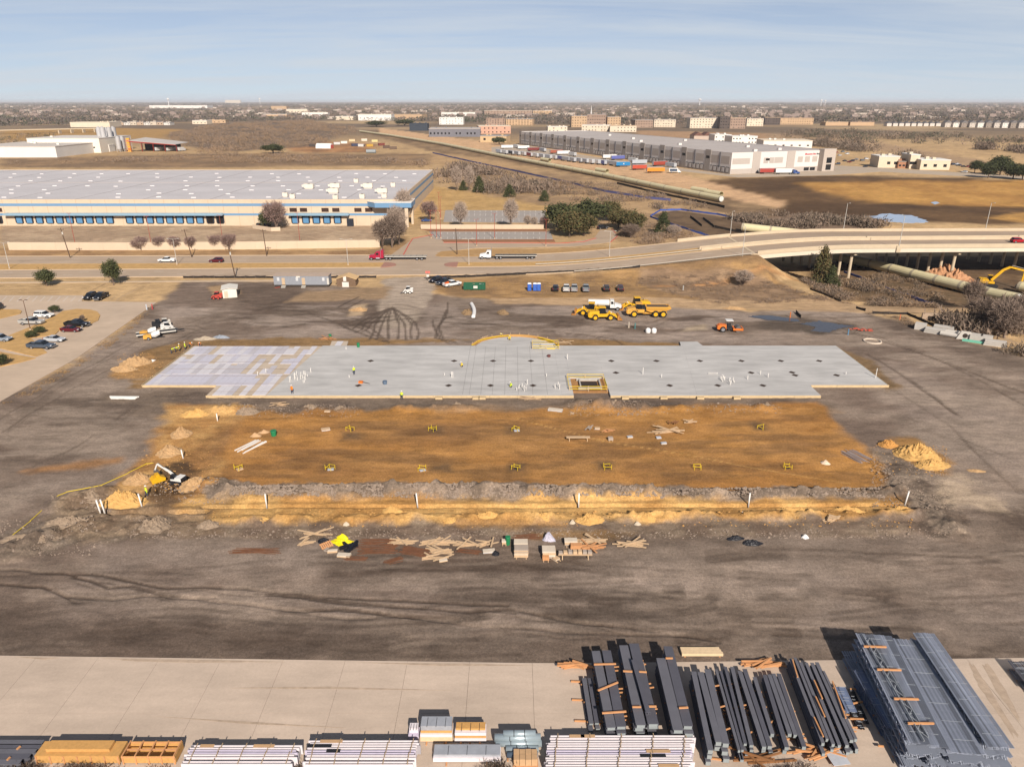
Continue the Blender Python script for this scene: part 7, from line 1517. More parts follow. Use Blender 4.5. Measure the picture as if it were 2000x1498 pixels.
# ------------------------------------------------------------------ the big pipeline
M_PIPE = mat('pipe_yellow', (222, 208, 166), .5, var=.07, scale=.5); M_BAND = mat('pipe_band', (176, 164, 140), .5); M_PEND = mat('pipe_end_white', (216, 212, 206), .6)
def pipeline(px, r, seg, label, lift=.4, sup=True, n=18):
 P = [G(*q) for q in px]; o = thing('pipeline', label, 'pipeline', P[0]); pts = []
 for a, b in zip(P, P[1:]):
  k = max(1, round((b - a).length / seg)); pts += [a.lerp(b, i / k) for i in range(k)]
 pts.append(P[-1])
 for q in pts: q.z = min(q.z, float(hz(q.x, q.y))) + r + lift
 for a, b in zip(pts, pts[1:]):
  u = (b - a).normalized(); s = MB().pipe(a - P[0], b - P[0] - u * .03, r, r - .08, n).build('pipe_segment', M_PIPE, o, smooth=False)
  MB().pipe(b - P[0] - u * .45, b - P[0] + u * .4, r + .04, r - .02, n).build('joint_band', M_BAND, s)
  if sup:
   for t in (.2, .5, .8):
    c = a.lerp(b, t) - P[0]; MB().box(c.x, c.y, c.z - r - lift - .1, 1.6, .5, lift + .35, math.atan2(u.y, u.x) + math.pi / 2).build('support', M_DKM, o)
 e = pts[-1] - P[0]; u = (pts[-1] - pts[-2]).normalized(); MB().tube(e + u * .02, e + u * .08, r - .05, n=n).build('end_cap', M_PEND, o)
 return o
pipeline([(1630, 512), (1700, 526), (1985, 596)], 1.55, 9.0, 'thick pale yellow pipeline on supports emerging from under the bridge')
pipeline([(2060, 585), (1990, 571)], 1.5, 9, 'end of another yellow pipe at the right edge behind the excavator', .3)
pipeline([(1560, 466), (1450, 453)], 1.7, 12, 'short yellow pipe section just beyond the bridge parapet', .3)
pipeline([(703, 259), (760, 267), (860, 284), (1000, 313), (1180, 348), (1300, 374), (1408, 396)], 1.6, 17, 'very long pale yellow pipeline running to the far distance', .5, False, 12)
for k, (px, py, L_) in enumerate(((1352, 375, 14), (1378, 381, 14), (1165, 336, 16), (1058, 315, 16))):
 p = G(px, py); tag(MB().pipe((0, 0, 1.7), (L_ * .42, -L_ * .9, 1.7), 1.65, 1.55, 14).build('loose_pipe', M_PIPE, None, loc=p), ('yellow pipe lying loose behind the near end of the long pipeline', 'second yellow pipe lying loose behind the pipeline end', 'yellow pipe lying loose below the blue container', 'yellow pipe lying loose beside the trailer row')[k], 'pipe')
# ------------------------------------------------------------------ lamp posts, utility poles, signs
def lamp(px, py, h, label, group=None, arm=1.8, c=(206, 200, 190), z=None, double=True, r=.09):
 p = G(px, py) if z is None else GZ(px, py, z); o = thing('lamp_post', label, 'lamp post', p, 0, group); m_ = mat('pole_%d_%d' % c[:2], c, .5, metal=.2)
 MB().tube((0, 0, 0), (0, 0, h), r * 1.3, r * .7, n=8).build('pole', m_, o); MB().tube((0, 0, 0), (0, 0, .5), .28, n=10).build('base', M_KERB, o)
 for s in ((-1, 1) if double else (1,)):
  MB().bar((0, 0, h - .05), (s * arm, 0, h + .2), .07).build('arm', m_, o); MB().box(s * arm, 0, h + .12, .6, .25, .12).build('lantern', m_, o)
for k, (px, py, tp) in enumerate(((19, 526, 500), (346, 518, 470), (680, 519, 468), (916, 518, 466), (1190, 502, 455))):
 lamp(px, py, 8.8, ('first', 'second', 'third', 'fourth', 'fifth')[k] + ' pale road lamp from the left in the grass median')
for k, (x_, f) in enumerate(((74, 0), (124.7, 0), (178, 0), (120, 1), (172, 1), (79, 1))):
 y_ = float(road_n(x_)) - .65 if f == 0 else float(road_f(x_)) + .55
 o = thing('lamp_post', ('pale lamp post at the near start of the bridge', 'pale lamp post on the near bridge parapet', 'pale lamp post on the near parapet toward the right edge', 'tall lamp post on the far bridge parapet left of the pond', 'tall lamp post on the far parapet at the right', 'tall lamp post at the far start of the bridge')[k], 'lamp post', (x_, y_, float(road_z(x_)) + (.0 if x_ < 80 else .8)))
 MB().tube((0, 0, -.6), (0, 0, 9.2), .13, .08, n=8).build('pole', mat('pole_206_200', (206, 200, 190)), o); MB().bar((0, 0, 9.15), (0, 1.6 if f == 0 else -1.6, 9.4), .07).build('arm', mat('pole_206_200', (206, 200, 190)), o); MB().box(0, 1.7 if f == 0 else -1.7, 9.34, .3, .6, .14).build('lantern', mat('pole_206_200', (206, 200, 190)), o)
REDP = (176, 88, 72)
for k, (px, py, h) in enumerate(((149, 486, 13), (297, 486, 12), (437, 484, 12), (587, 483, 13), (931, 481, 10), (966, 467, 10), (1066, 481, 10), (858, 417, 10), (861, 428, 10), (842, 466, 11), (853, 466, 11), (861, 466, 11))):
 lamp(px, py, h, 'rust-red lot lamp post, ' + ('left end of the dock yard wall', 'second along the dock yard wall', 'between the round bare trees at the wall', 'in front of the five right dock doors', 'beside the red kerb with a long shadow', 'in the far striped lot strip', 'in front of the dark oaks', 'behind the far striped lot, farther one', 'behind the far striped lot, nearer one', 'left of three close together at the driveway', 'middle of three close together at the driveway', 'right of three close together at the driveway')[k], None, .6, REDP)
lamp(60, 646, 7.5, 'brown lot lamp post beside the silver pickup', None, .7, (110, 84, 66))
for k, (px, py, h, lean) in enumerate(((137.5, 504, 10.5, -1.2), (375, 503, 10, -1.2), (460, 543, 9.5, -.9), (521, 500, 9.5, -.3), (747, 486, 9, .0), (893, 498, 9.5, -.3))):
 p = G(px, py); o = thing('utility_pole', ('dark leaning utility pole at the left of the road verge', 'dark leaning utility pole behind the white pickup', 'thin utility pole with a light beside the site fence', 'brown utility pole in front of the warehouse middle', 'utility pole beside the clump of bare trees', 'brown utility pole on the grass island by the driveway')[k], 'utility pole', p); WD = mat('pole_wood', (92, 72, 58), .9)
 MB().tube((0, 0, -.2), (lean, 0, h), .19, .12, n=8).build('pole', WD, o); MB().bar((lean - 1.1, 0, h - .5), (lean + 1.1, 0, h - .5), .12).build('cross_arm', WD, o)
 for s in (-1, 0, 1): MB().tube((lean + s * .95, 0, h - .44), (lean + s * .95, 0, h - .15), .06, n=6).build('insulator', M_STEEL, o)
 if k in (0, 2, 4): MB().tube((lean + .35, -.1, h - 2.2), (lean + .35, -.1, h - 1.3), .22, n=10).build('transformer', mat('rail_silver', (206, 200, 190)), o)
p = G(836, 549); o = thing('stop_sign', 'red sign board on a post at the site entry', 'sign', p); MB().box(0, 0, 0, .09, .09, 2.9).build('post', M_STEEL, o); MB().prism([(0, 0)] * 0 or [(-.7, -.03), (.7, -.03), (.7, .03), (-.7, .03)], 2.4, 3.1).build('board', mat('sign_pink_red', (222, 116, 104), .5), o); MB().box(0, -.04, 1.3, .8, .04, .7).build('notice', mat('white_marking', (222, 214, 204)), o)
def guardrail(px0, px1, f, off, label):
 a, b = px0, px1; o = thing('guard_rail', label, 'guard rail', (0, 0, 0)); xs = rng(a, b, 3.8); MZ = mat('galv_rail', (196, 186, 172), .45, metal=.3)
 for i, x_ in enumerate(xs):
  y_ = float(f(x_)) + off; z = float(road_z(x_)) + .05; MB().box(x_, y_, z - .1, .12, .14, .75).build('post', mat('rail_post', (150, 136, 120)), o)
  if i:
   x0 = xs[i - 1]; y0, z0 = float(f(x0)) + off, float(road_z(x0)) + .05; MB().bar((x0 + .01, y0 - .1, z0 + .55), (x_ - .01, y_ - .1, z + .55), .06, .3).build('rail', MZ, o)
guardrail(20, 77, road_n, -1.0, 'galvanised guard rail along the near edge of the bridge approach'); guardrail(-4 + 12, 64, lambda x: road_n(x) + NW, 1.2, 'galvanised guard rail in the median before the bridge')
# ------------------------------------------------------------------ building materials and litter on the site
M_RUST = mat('rusty_rebar', (112, 74, 52), .85, var=.2); M_WEATH = mat('weathered_timber', (150, 104, 66), .85); M_WRAPB = mat('black_plastic', (34, 34, 40), .45, var=.1)
def rods(px, py, n, L, rz, label, m_, w=1.0, r=.03, jit=.08, name='rebar_pile', cat='rebar', h=.2):
 o = thing(name, label, cat, G(px, py), rz)
 for i in range(n):
  y = random.uniform(-w, w); a = random.gauss(0, jit); l = L * random.uniform(.7, 1) / 2; z = .04 + random.uniform(0, h); x = random.uniform(-.3, .3)
  MB().bar((x - l * math.cos(a), y - l * math.sin(a), z), (x + l * math.cos(a), y + l * math.sin(a), z + random.uniform(-.02, .05)), 2 * r).build('rod', m_, o)
for a in ((740, 1068, 34, 5.2, .05, 'wide heap of rusty rebar right of the yellow sheet', M_RUST, 1.6), (812, 1079, 30, 4.2, -.25, 'dense rusty rebar heap in front of the pale branches', M_RUST, .9), (770, 1097, 16, 2.2, .5, 'small rusty heap of wire nearest the camera', M_RUST, .5), (915, 1079, 14, 3.0, -.15, 'rusty ladder of rebar between two lumber piles', M_RUST, .5), (1030, 1050, 16, 3.6, .02, 'row of rusty rebar behind the board stacks', M_RUST, .5), (500, 1076, 12, 6.5, -.04, 'thin rusty bars lying flat at the left of the litter', M_RUST, .7), (695, 1092, 8, 3.0, .0, 'short rusty bars in front of the white boards', M_RUST, .3)): rods(*a)
rods(1673, 893, 16, 4.6, R(112), 'sheaf of grey tubes lying at the right end of the orange pad', mat('grey_tube', (176, 158, 150)), 1.4, .05, .05, 'tube_sheaf', 'tubes', .15); rods(490, 872, 7, 5.0, R(64), 'white plastic pipes lying on the left of the pad', M_PVC, 1.3, .08, .06, 'pipe_bundle', 'pipes', .1)
rods(244, 779, 7, 5.6, R(-3), 'white plastic pipe bundle on the mud left of the slab', M_PVC, .25, .1, .02, 'pipe_bundle', 'pipes', .3); rods(1482, 1005, 3, 5.0, R(-4), 'two loose white pipes on the near sand strip', M_PVC, .3, .07, .1, 'pipe_bundle', 'pipes', .3); rods(310, 740, 8, 3.6, R(10), 'loose form boards at the left tip of the slab', M_LUM, 1.2, .06, .3, 'form_boards', 'boards', .3)
def lumber(px, py, n, L, rz, label, m_=None, spread=.8, h=.5, sec=(.2, .06), name='lumber_pile'):
 o = timber_heap((px, py), n, L, rz, label, spread, m_ or M_LUM, h, sec, name); return o
for a in ((855, 1062, 16, 3.6, .05, 'broad stack of pale lumber in the middle of the litter'), (860, 1080, 14, 3.2, -.1, 'crossed pale lumber below the broad stack'), (853, 1092, 8, 2.4, .15, 'short pale offcuts at the near tip of the lumber'), (910, 1066, 9, 3.6, .05, 'thin lumber lying right of the broad stack'), (952, 1064, 8, 2.2, .5, 'slanted lumber beside the white tub'), (785, 1062, 14, 2.8, .1, 'bleached branches and lumber behind the rusty heap'), (1235, 1066, 12, 4.0, -.1, 'scattered pale lumber at the right end of the litter'), (1153, 1060, 18, 3.2, .02, 'thick lumber stack right of the board stacks'), (1150, 1072, 12, 3.4, -.05, 'orange lumber in front of the thick stack', M_TIM),
          (1625, 1016, 16, 1.6, .3, 'splintered timber heap on the right of the near strip'), (1302, 844, 12, 5.6, .03, 'long pale boards on the right half of the pad'), (1350, 826, 8, 2.0, .2, 'few boards at the far edge of the pad'), (1315, 828, 8, 1.4, .8, 'brown block heap near the far edge of the pad', M_WEATH), (1100, 671, 4, 4.6, .0, 'two pale beams at the far slab edge'), (1035, 781, 5, 4.2, -.03, 'pale planks below the near slab edge'), (1155, 838, 7, 1.6, 1.2, 'short grey boards beside the work bench', mat('grey_board', (176, 160, 146))), (1188, 844, 6, 1.8, .1, 'orange offcuts right of the work bench', M_TIM), (620, 1045, 6, 4.5, .05, 'thin boards behind the yellow sheet'), (600, 1062, 8, 1.6, .7, 'small offcuts left of the pallet'), (640, 663, 6, 4.2, .02, 'orange boards behind the sheet-covered bed', M_TIM), (640, 1090 - 12, 4, .9, .2, 'grey boards in front of the yellow sheet', mat('grey_board', (176, 160, 146))), (550, 792, 5, 3.0, .1, 'thin pale boards on the soil left of the heaps'), (945, 662, 5, 2.6, 1.4, 'bracing boards at the left end of the curved formwork')): lumber(*a)
def crumple(px, py, rx, ry, h, m_, label, name, cat, seed):
 tag(obj(name, heap_mesh(rx, ry, h, seed, m_), None, G(px, py), random.uniform(-.3, .3)), label, cat)
M_YSH = mat('yellow_sheet', (242, 222, 20), .45, var=.06)
crumple(672, 1060, 1.9, .9, .45, M_YSH, 'crumpled bright yellow sheet on the litter', 'plastic_sheet', 'sheet', 80); crumple(668, 1050, .8, .5, .5, M_YSH, 'smaller yellow sheet behind the large one', 'plastic_sheet', 'sheet', 81); crumple(633, 1058, 1.0, .7, .5, M_WRAPB, 'black plastic heap left of the pallet', 'plastic_sheet', 'sheet', 82); crumple(1438, 1052, 1.3, .5, .5, M_WRAPB, 'black plastic sheet beside the uprooted stump', 'plastic_sheet', 'sheet', 83); crumple(1470, 1062, 1.3, .6, .7, M_WRAPB, 'black root ball of an uprooted stump', 'stump', 'stump', 84)
crumple(1072, 1054, .9, .6, 1.0, mat('crumpled_wrap', (190, 186, 200), .5, var=.4, scale=5), 'heap of crumpled wrapping behind the box stack', 'wrapping_heap', 'wrapping', 85); crumple(500, 852, .9, .6, .5, M_CARD, 'crushed cartons beside the white pipes', 'carton_heap', 'cartons', 86); crumple(516, 845, 1.0, .5, .4, M_CARD, 'second heap of crushed cartons by the green bin', 'carton_heap', 'cartons', 87); crumple(1572, 1050, .5, .4, .4, mat('woven_white', (236, 232, 228)), 'white torn bag at the near edge of the strip', 'torn_bag', 'bag', 88); crumple(432, 660, 2.2, .8, .7, mat('grey_tarp', (140, 146, 156), .6, var=.3), 'grey tarpaulin heap behind the crew', 'tarpaulin', 'tarpaulin', 89); crumple(298, 706, .7, .9, .4, mat('woven_white', (236, 232, 228)), 'white sheet lying beside the tan soil heap', 'plastic_sheet', 'sheet', 90)
crumple(1118, 852 - 44, .5, .4, .1, M_LUM, 'pale board lying at the pad edge below the pit', 'board', 'board', 91); crumple(1612, 905, .8, .5, .5, mat('cream_bag', (222, 200, 176), .8), 'cream sacks on the right of the pad', 'sack_heap', 'sacks', 92)
for k, (px, py) in enumerate(((1118, 1022), (1245, 1024), (676, 1025))): crumple(px, py, .5, .4, .4, mat('pale_rock', (206, 190, 168), .9), ('left', 'right', 'far left')[k] + ' pale boulder on the near strip', 'boulder', 'boulder', 93 + k)
for k, (px, py) in enumerate(((913, 612), (983, 612))): crumple(px, py, 1.6, 2.2, 1.0, mat('straw_heap', (142, 116, 86), .95, var=.25, bump=.6), ('left', 'right')[k] + ' brown straw heap on the mud behind the rounded bay', 'straw_heap', 'straw', 96 + k)
P, Q = G(921, 596), G(924, 621); o = thing('white_roll', 'long white fabric roll lying between the straw heaps', 'roll', P)
for i in range(5): a, b = (Q - P) * (i / 5), (Q - P) * ((i + 1) / 5); MB().tube(a + Vector((.5 * math.sin(i * .6), 0, .35)), b + Vector((.5 * math.sin(i * .6 + .6), 0, .35)), .5, n=10).build('roll_section', mat('woven_white', (236, 232, 228)), o)
# pallets, black pipes, white boards of the litter
p = G(639, 1068); o = thing('pallet', 'tilted orange timber pallet beside the yellow sheet', 'pallet', p, R(40)); o.rotation_euler = (R(25), 0, R(40))
for i in range(6): MB().box(-.65 + .26 * i, 0, .12, .16, 1.4, .04).build('slat', M_TIM, o)
for y_ in (-.6, 0, .6): MB().box(0, y_, 0, 1.5, .1, .12).build('bearer', M_TIM, o)
rods(685, 1070, 7, 2.4, R(30), 'black corrugated pipes tangled with the yellow sheet', M_WRAPB, .7, .16, .5, 'black_pipes', 'pipes', .5)
for k, (px, py, w, d, rz) in enumerate(((672, 1086, 1.6, .7, -.1), (650, 1078, 1.2, .4, .2), (955, 1078, 1.5, .7, .1), (865, 1096, 1.0, .5, .3), (636, 840, 1.4, .9, .3), (640, 805, 1.0, .6, 0), (1085, 802, 2.6, 1.0, -.3), (1166, 838, .9, .6, 0), (1230, 855, .9, .6, .2), (1286, 856, .8, .5, .1), (1296, 867, .9, .5, .2))):
 p = G(px, py); o = thing('sheet_stack', ('white boards in front of the yellow sheet', 'grey boards left of the white boards', 'pale tub-like sheets beside the black bag', 'white offcut sheets at the near lumber tip', 'white and tan board by the first far-row stakes', 'pale board on the soil heap behind the pad', 'large pale sheet stack at the far edge of the pad', 'small white sheet behind the work bench', 'small tan sheet right of the work bench', 'white sheet below the long pale boards', 'tan sheet nearest the string line')[k], 'sheets', p, rz)
 for i in range(3): MB().box(random.uniform(-.05, .05), random.uniform(-.05, .05), .03 + .09 * i, w, d, .08, random.uniform(-.06, .06)).build('sheet', random.choice((mat('pale_board', (188, 190, 196)), M_LUM, mat('cream_board', (216, 200, 180)))), o)
crumple(968, 1082, .5, .5, .5, M_WRAPB, 'black rubbish bag beside the slanted lumber', 'rubbish_bag', 'bag', 99)
def board_stack(px, py, n, w, d, h, label, tilt=0, m_=None):
 p = G(px, py); o = thing('board_stack', label, 'board stack', p, tilt)
 for i in range(n): MB().box(random.uniform(-.04, .04), random.uniform(-.04, .04), .12 + h * i / n, w, d, h / n - .012).build('board', m_ or random.choice((M_LUM, mat('cream_board', (216, 200, 180)), mat('grey_board', (176, 160, 146)))), o)
 for x_ in (-w * .35, w * .35): MB().box(x_, 0, 0, .1, d + .5, .12).build('bearer', M_LUM, o)
board_stack(1017, 1071, 6, 1.7, 1.0, 1.0, 'farther of two tall board stacks left of the boxes'); board_stack(1018, 1085, 7, 1.7, 1.1, 1.1, 'nearer of two tall board stacks left of the boxes', 0); board_stack(1072, 1086, 4, 1.6, 1.3, 1.0, 'cream box stack in the middle of the litter'); board_stack(1066, 1093, 2, .8, .6, .5, 'small orange box in front of the cream stack', 0, M_TIM); board_stack(1086, 1094, 2, .7, .6, .25, 'pale tile lying in front of the cream stack', .7)
board_stack(1115, 1064, 3, 1.6, .8, .7, 'grey-topped pack behind the long bench'); board_stack(1125, 1072, 3, 1.4, .7, .6, 'orange cartons between the packs and the bench', 0, M_TIM); board_stack(985, 1062, 2, .6, .5, .5, 'pale carton beside the green wheeled bin')
def bench(px0, px1, py, label, blocks):
 a, b = G(px0, py), G(px1, py); L = b.x - a.x; o = thing('work_bench', label, 'bench', a); MB().box(L / 2, 0, .55, L, .7, .07).build('top', M_LUM, o)
 for t in (.12, .88):
  for y_ in (-.3, .3): MB().bar((L * t, y_ * 1.6, 0), (L * t, y_ * .6, .55), .09).build('leg', M_LUM, o)
 for i in range(blocks): MB().box(L * (i + .5) / blocks, .05, .63, L / blocks * .8, .5, random.uniform(.2, .4)).build('block', random.choice((mat('cream_board', (216, 200, 180)), M_LUM, mat('grey_board', (176, 160, 146)))), o)
bench(1090, 1156, 1089, 'long low bench loaded with blocks in front of the lumber', 7); bench(1106, 1152, 860, 'grey timber bench on the orange pad', 0)
board_stack(1192, 860, 2, .8, .6, .5, 'small grey crate right of the bench on the pad', .1, mat('grey_board', (176, 160, 146)))
# yellow hose along the left digging
P = [G(*q) for q in ((20, 1050), (60, 1018), (112, 970), (130, 962), (200, 948), (250, 925), (285, 907), (300, 905))]; m = MB()
for a, b in zip(P, P[1:]): m.tube(a + Vector((0, 0, .12)), b + Vector((0, 0, .06)), .045, n=6)
tag(m.build('yellow_hose', M_TAPE), 'long yellow line snaking along the left edge of the diggings', 'hose')
# puddles
M_WAT = mat('muddy_water', (74, 70, 68), .08, var=.05, scale=.2, spec=.6); M_WAT2 = mat('pond_water', (176, 190, 210), .12, var=.1, scale=.1, spec=.6)
def puddle(name, px, m_, dz=.09):
 P = [G(*q) for q in px]; n = len(P); c = sum((p for p in P), Vector()) / n; pts = []
 for i in range(n):
  a, b = P[i], P[(i + 1) % n]
  for t in range(6): q = a.lerp(b, t / 6); q = c + (q - c) * random.uniform(.86, 1.06); pts.append((q.x, q.y))
 if sum(pts[i][0] * pts[(i + 1) % len(pts)][1] - pts[(i + 1) % len(pts)][0] * pts[i][1] for i in range(len(pts))) < 0: pts = pts[::-1]
 struct(MB().prism(pts, c.z - .3, c.z + dz).build(name, m_))
puddle('puddle', [(1560, 632), (1600, 627), (1640, 634), (1670, 637), (1640, 643), (1620, 650), (1580, 648), (1595, 640)], M_WAT); puddle('puddle', [(1455, 618), (1500, 616), (1560, 624), (1570, 630), (1500, 626)], M_WAT); puddle('pond', [(1688, 424), (1730, 417), (1780, 421), (1805, 428), (1812, 435), (1770, 437), (1730, 433)], M_WAT2); puddle('pond', [(1817, 396), (1828, 394), (1835, 397), (1825, 400)], M_WAT2)
M_SMEAR = mat('tracked_mud', (184, 162, 141), .95, var=.25, scale=1.5)
for px in ([(1890, 1296), (1900, 1296), (1935, 1350), (1965, 1400), (1990, 1440), (1978, 1440), (1945, 1390), (1910, 1340)], [(1915, 1296), (1930, 1296), (1965, 1350), (1995, 1410), (1990, 1412), (1945, 1350)], [(200, 1287), (420, 1290), (560, 1294), (380, 1296), (260, 1293)], [(700, 1295), (900, 1297), (1050, 1301), (860, 1302)], [(30, 1284), (120, 1286), (90, 1290)], [(300, 1400), (480, 1410), (700, 1424), (480, 1415)], [(420, 1345), (640, 1342), (900, 1350), (640, 1347)]):
 puddle('mud_smear', px, M_SMEAR, .1225)
# ------------------------------------------------------------------ vegetation
M_BARK = mat('bark', (118, 100, 88), .95, var=.15); TW = [mat('twig_grey', (130, 112, 99), .95, var=.15), mat('twig_rose', (148, 122, 113), .95, var=.15), mat('twig_pale', (176, 156, 140), .95, var=.12)]
LEAF = [mat('leaf_olive', (86, 88, 54), .9, var=.3, scale=.8), mat('leaf_dark', (62, 68, 42), .9, var=.3, scale=.8), mat('leaf_bronze', (104, 90, 58), .9, var=.3, scale=.8)]
RN = np.random.RandomState(11)
def tris(name, c, d, w, mats_, mi=None, parent=None):
 """N slivers: centre c, direction*length d, half width w"""
 n = len(c); r = RN.normal(size=(n, 3)); s = np.cross(d, r); s /= np.linalg.norm(s, axis=1)[:, None] + 1e-9; s *= w[:, None]
 V = np.stack([c - s, c + s, c + d], 1).reshape(-1, 3)
 me = bpy.data.meshes.new(name); me.vertices.add(3 * n); me.vertices.foreach_set('co', V.ravel()); me.loops.add(3 * n); me.polygons.add(n)
 me.loops.foreach_set('vertex_index', np.arange(3 * n, dtype=np.int32)); me.polygons.foreach_set('loop_start', np.arange(n, dtype=np.int32) * 3)
 for m_ in mats_: me.materials.append(m_)
 if mi is not None: me.polygons.foreach_set('material_index', mi.astype(np.int32))
 me.update(); return me
def limb(m, p, d, L, r, depth, tips):
 q = p + d * L; m.tube(p, q, r, r * .6, n=5, caps=False); tips.append(q)
 if depth == 0: return
 for _ in range(3 if depth > 1 else 4):
  e = (d + Vector((random.gauss(0, .55), random.gauss(0, .55), random.uniform(-.05, .45)))).normalized(); limb(m, p.lerp(q, random.uniform(.55, 1)), e, L * random.uniform(.55, .8), r * .55, depth - 1, tips)
def make_tree(kind, h, w, tw=0):
 """meshes (trunk, crown) of height 1 unit scaled h, crown half width w"""
 m = MB(); tips = []
 if kind == 'bare':
  limb(m, Vector((0, 0, -.1)), Vector((0, 0, 1)), h * .32, h * .028, 3, tips)
  for _ in range(3): limb(m, Vector((0, 0, h * .05)), Vector((random.gauss(0, .4), random.gauss(0, .4), 1)).normalized(), h * .3, h * .018, 3, tips)
  T = np.array([tuple(t) for t in tips]); mx = np.abs(T[:, :2]).max(); f = w / mx; fz = h * .9 / T[:, 2].max()
  for i, v in enumerate(m.v): m.v[i] = (v[0] * f, v[1] * f, v[2] * fz)
  T = T * np.array([f, f, fz]); T = T[T[:, 2] > h * .22]; N_ = 2600; idx = RN.randint(0, len(T), N_); c = T[idx] + RN.normal(size=(N_, 3)) * w * .07; u = RN.normal(size=(N_, 3)); u /= np.linalg.norm(u, axis=1)[:, None]; u *= (RN.uniform(.2, 1, N_) ** .5)[:, None]; k2 = RN.uniform(size=N_) < .55; c[k2] = (u * np.array([w * .85, w * .85, h * .33]) + np.array([0, 0, h * .6]))[k2]; d = RN.normal(size=(N_, 3)) * .6 + (c - np.array([0, 0, h * .25])) / h * 1.6; d /= np.linalg.norm(d, axis=1)[:, None]
  me = tris('crown', c, d * (RN.uniform(.08, .17, N_) * h)[:, None], RN.uniform(.006, .014, N_) * h * .45 + .02, [TW[tw]])
 else:
  if kind == 'cedar': m.tube((0, 0, -.1), (0, 0, h * .9), h * .03, .03, n=7); n = 2600
  else: limb(m, Vector((0, 0, -.1)), Vector((0, 0, 1)), h * .3, h * .035, 2, tips); n = 4600
  k = 44; cl = RN.normal(size=(k, 3)); cl /= np.linalg.norm(cl, axis=1)[:, None]; cl *= (RN.uniform(.35, 1, k) ** .6)[:, None]
  if kind == 'cedar':
   z = RN.uniform(.06, 1, k * 2) ** 1.1; a = RN.uniform(0, 6.28, k * 2); rr = w * (1 - z) ** .8 * RN.uniform(.55, 1.0, k * 2); C0 = np.stack([rr * np.cos(a), rr * np.sin(a), z * h], 1); sg = w * .14
  else: C0 = cl * np.array([w, w, h * .36]) * .82 + np.array([0, 0, h * .62]); sg = w * .17
  c = C0[RN.randint(0, len(C0), n)] + RN.normal(size=(n, 3)) * sg; c[:, 2] = np.maximum(c[:, 2], h * .06); d = RN.normal(size=(n, 3)); d /= np.linalg.norm(d, axis=1)[:, None]; s = max(.16, w * .085)
  mi = (RN.uniform(size=n) < .35).astype(int); pal = {0: [LEAF[0], LEAF[1]], 1: [LEAF[2], LEAF[0]], 2: [LEAF[1], LEAF[0]]}[tw]
  me = tris('crown', c, d * s * 1.5, np.full(n, s * .6), pal, mi)
 return m.mesh('trunk', M_BARK), me
TREES = {}
def tree(px, py, kind, h, w, label, tw=0, z=None, group=None):
 key = (kind, tw, len([1 for q in TREES if q[:2] == (kind, tw)]) if sum(1 for q in TREES if q[:2] == (kind, tw)) < 2 else random.randint(0, 1))
 if key not in TREES: TREES[key] = make_tree(kind, 6.0, 3.0, tw)
 p = G(px, py); o = thing({'bare': 'bare_tree', 'oak': 'evergreen_oak', 'cedar': 'cedar_tree'}[kind], label, 'tree', p, random.uniform(0, 6), group); o.scale = (w / 3.0, w / 3.0, h / 6.0)
 a, b = TREES[key]; obj('trunk', a, o); obj('crown', b, o)
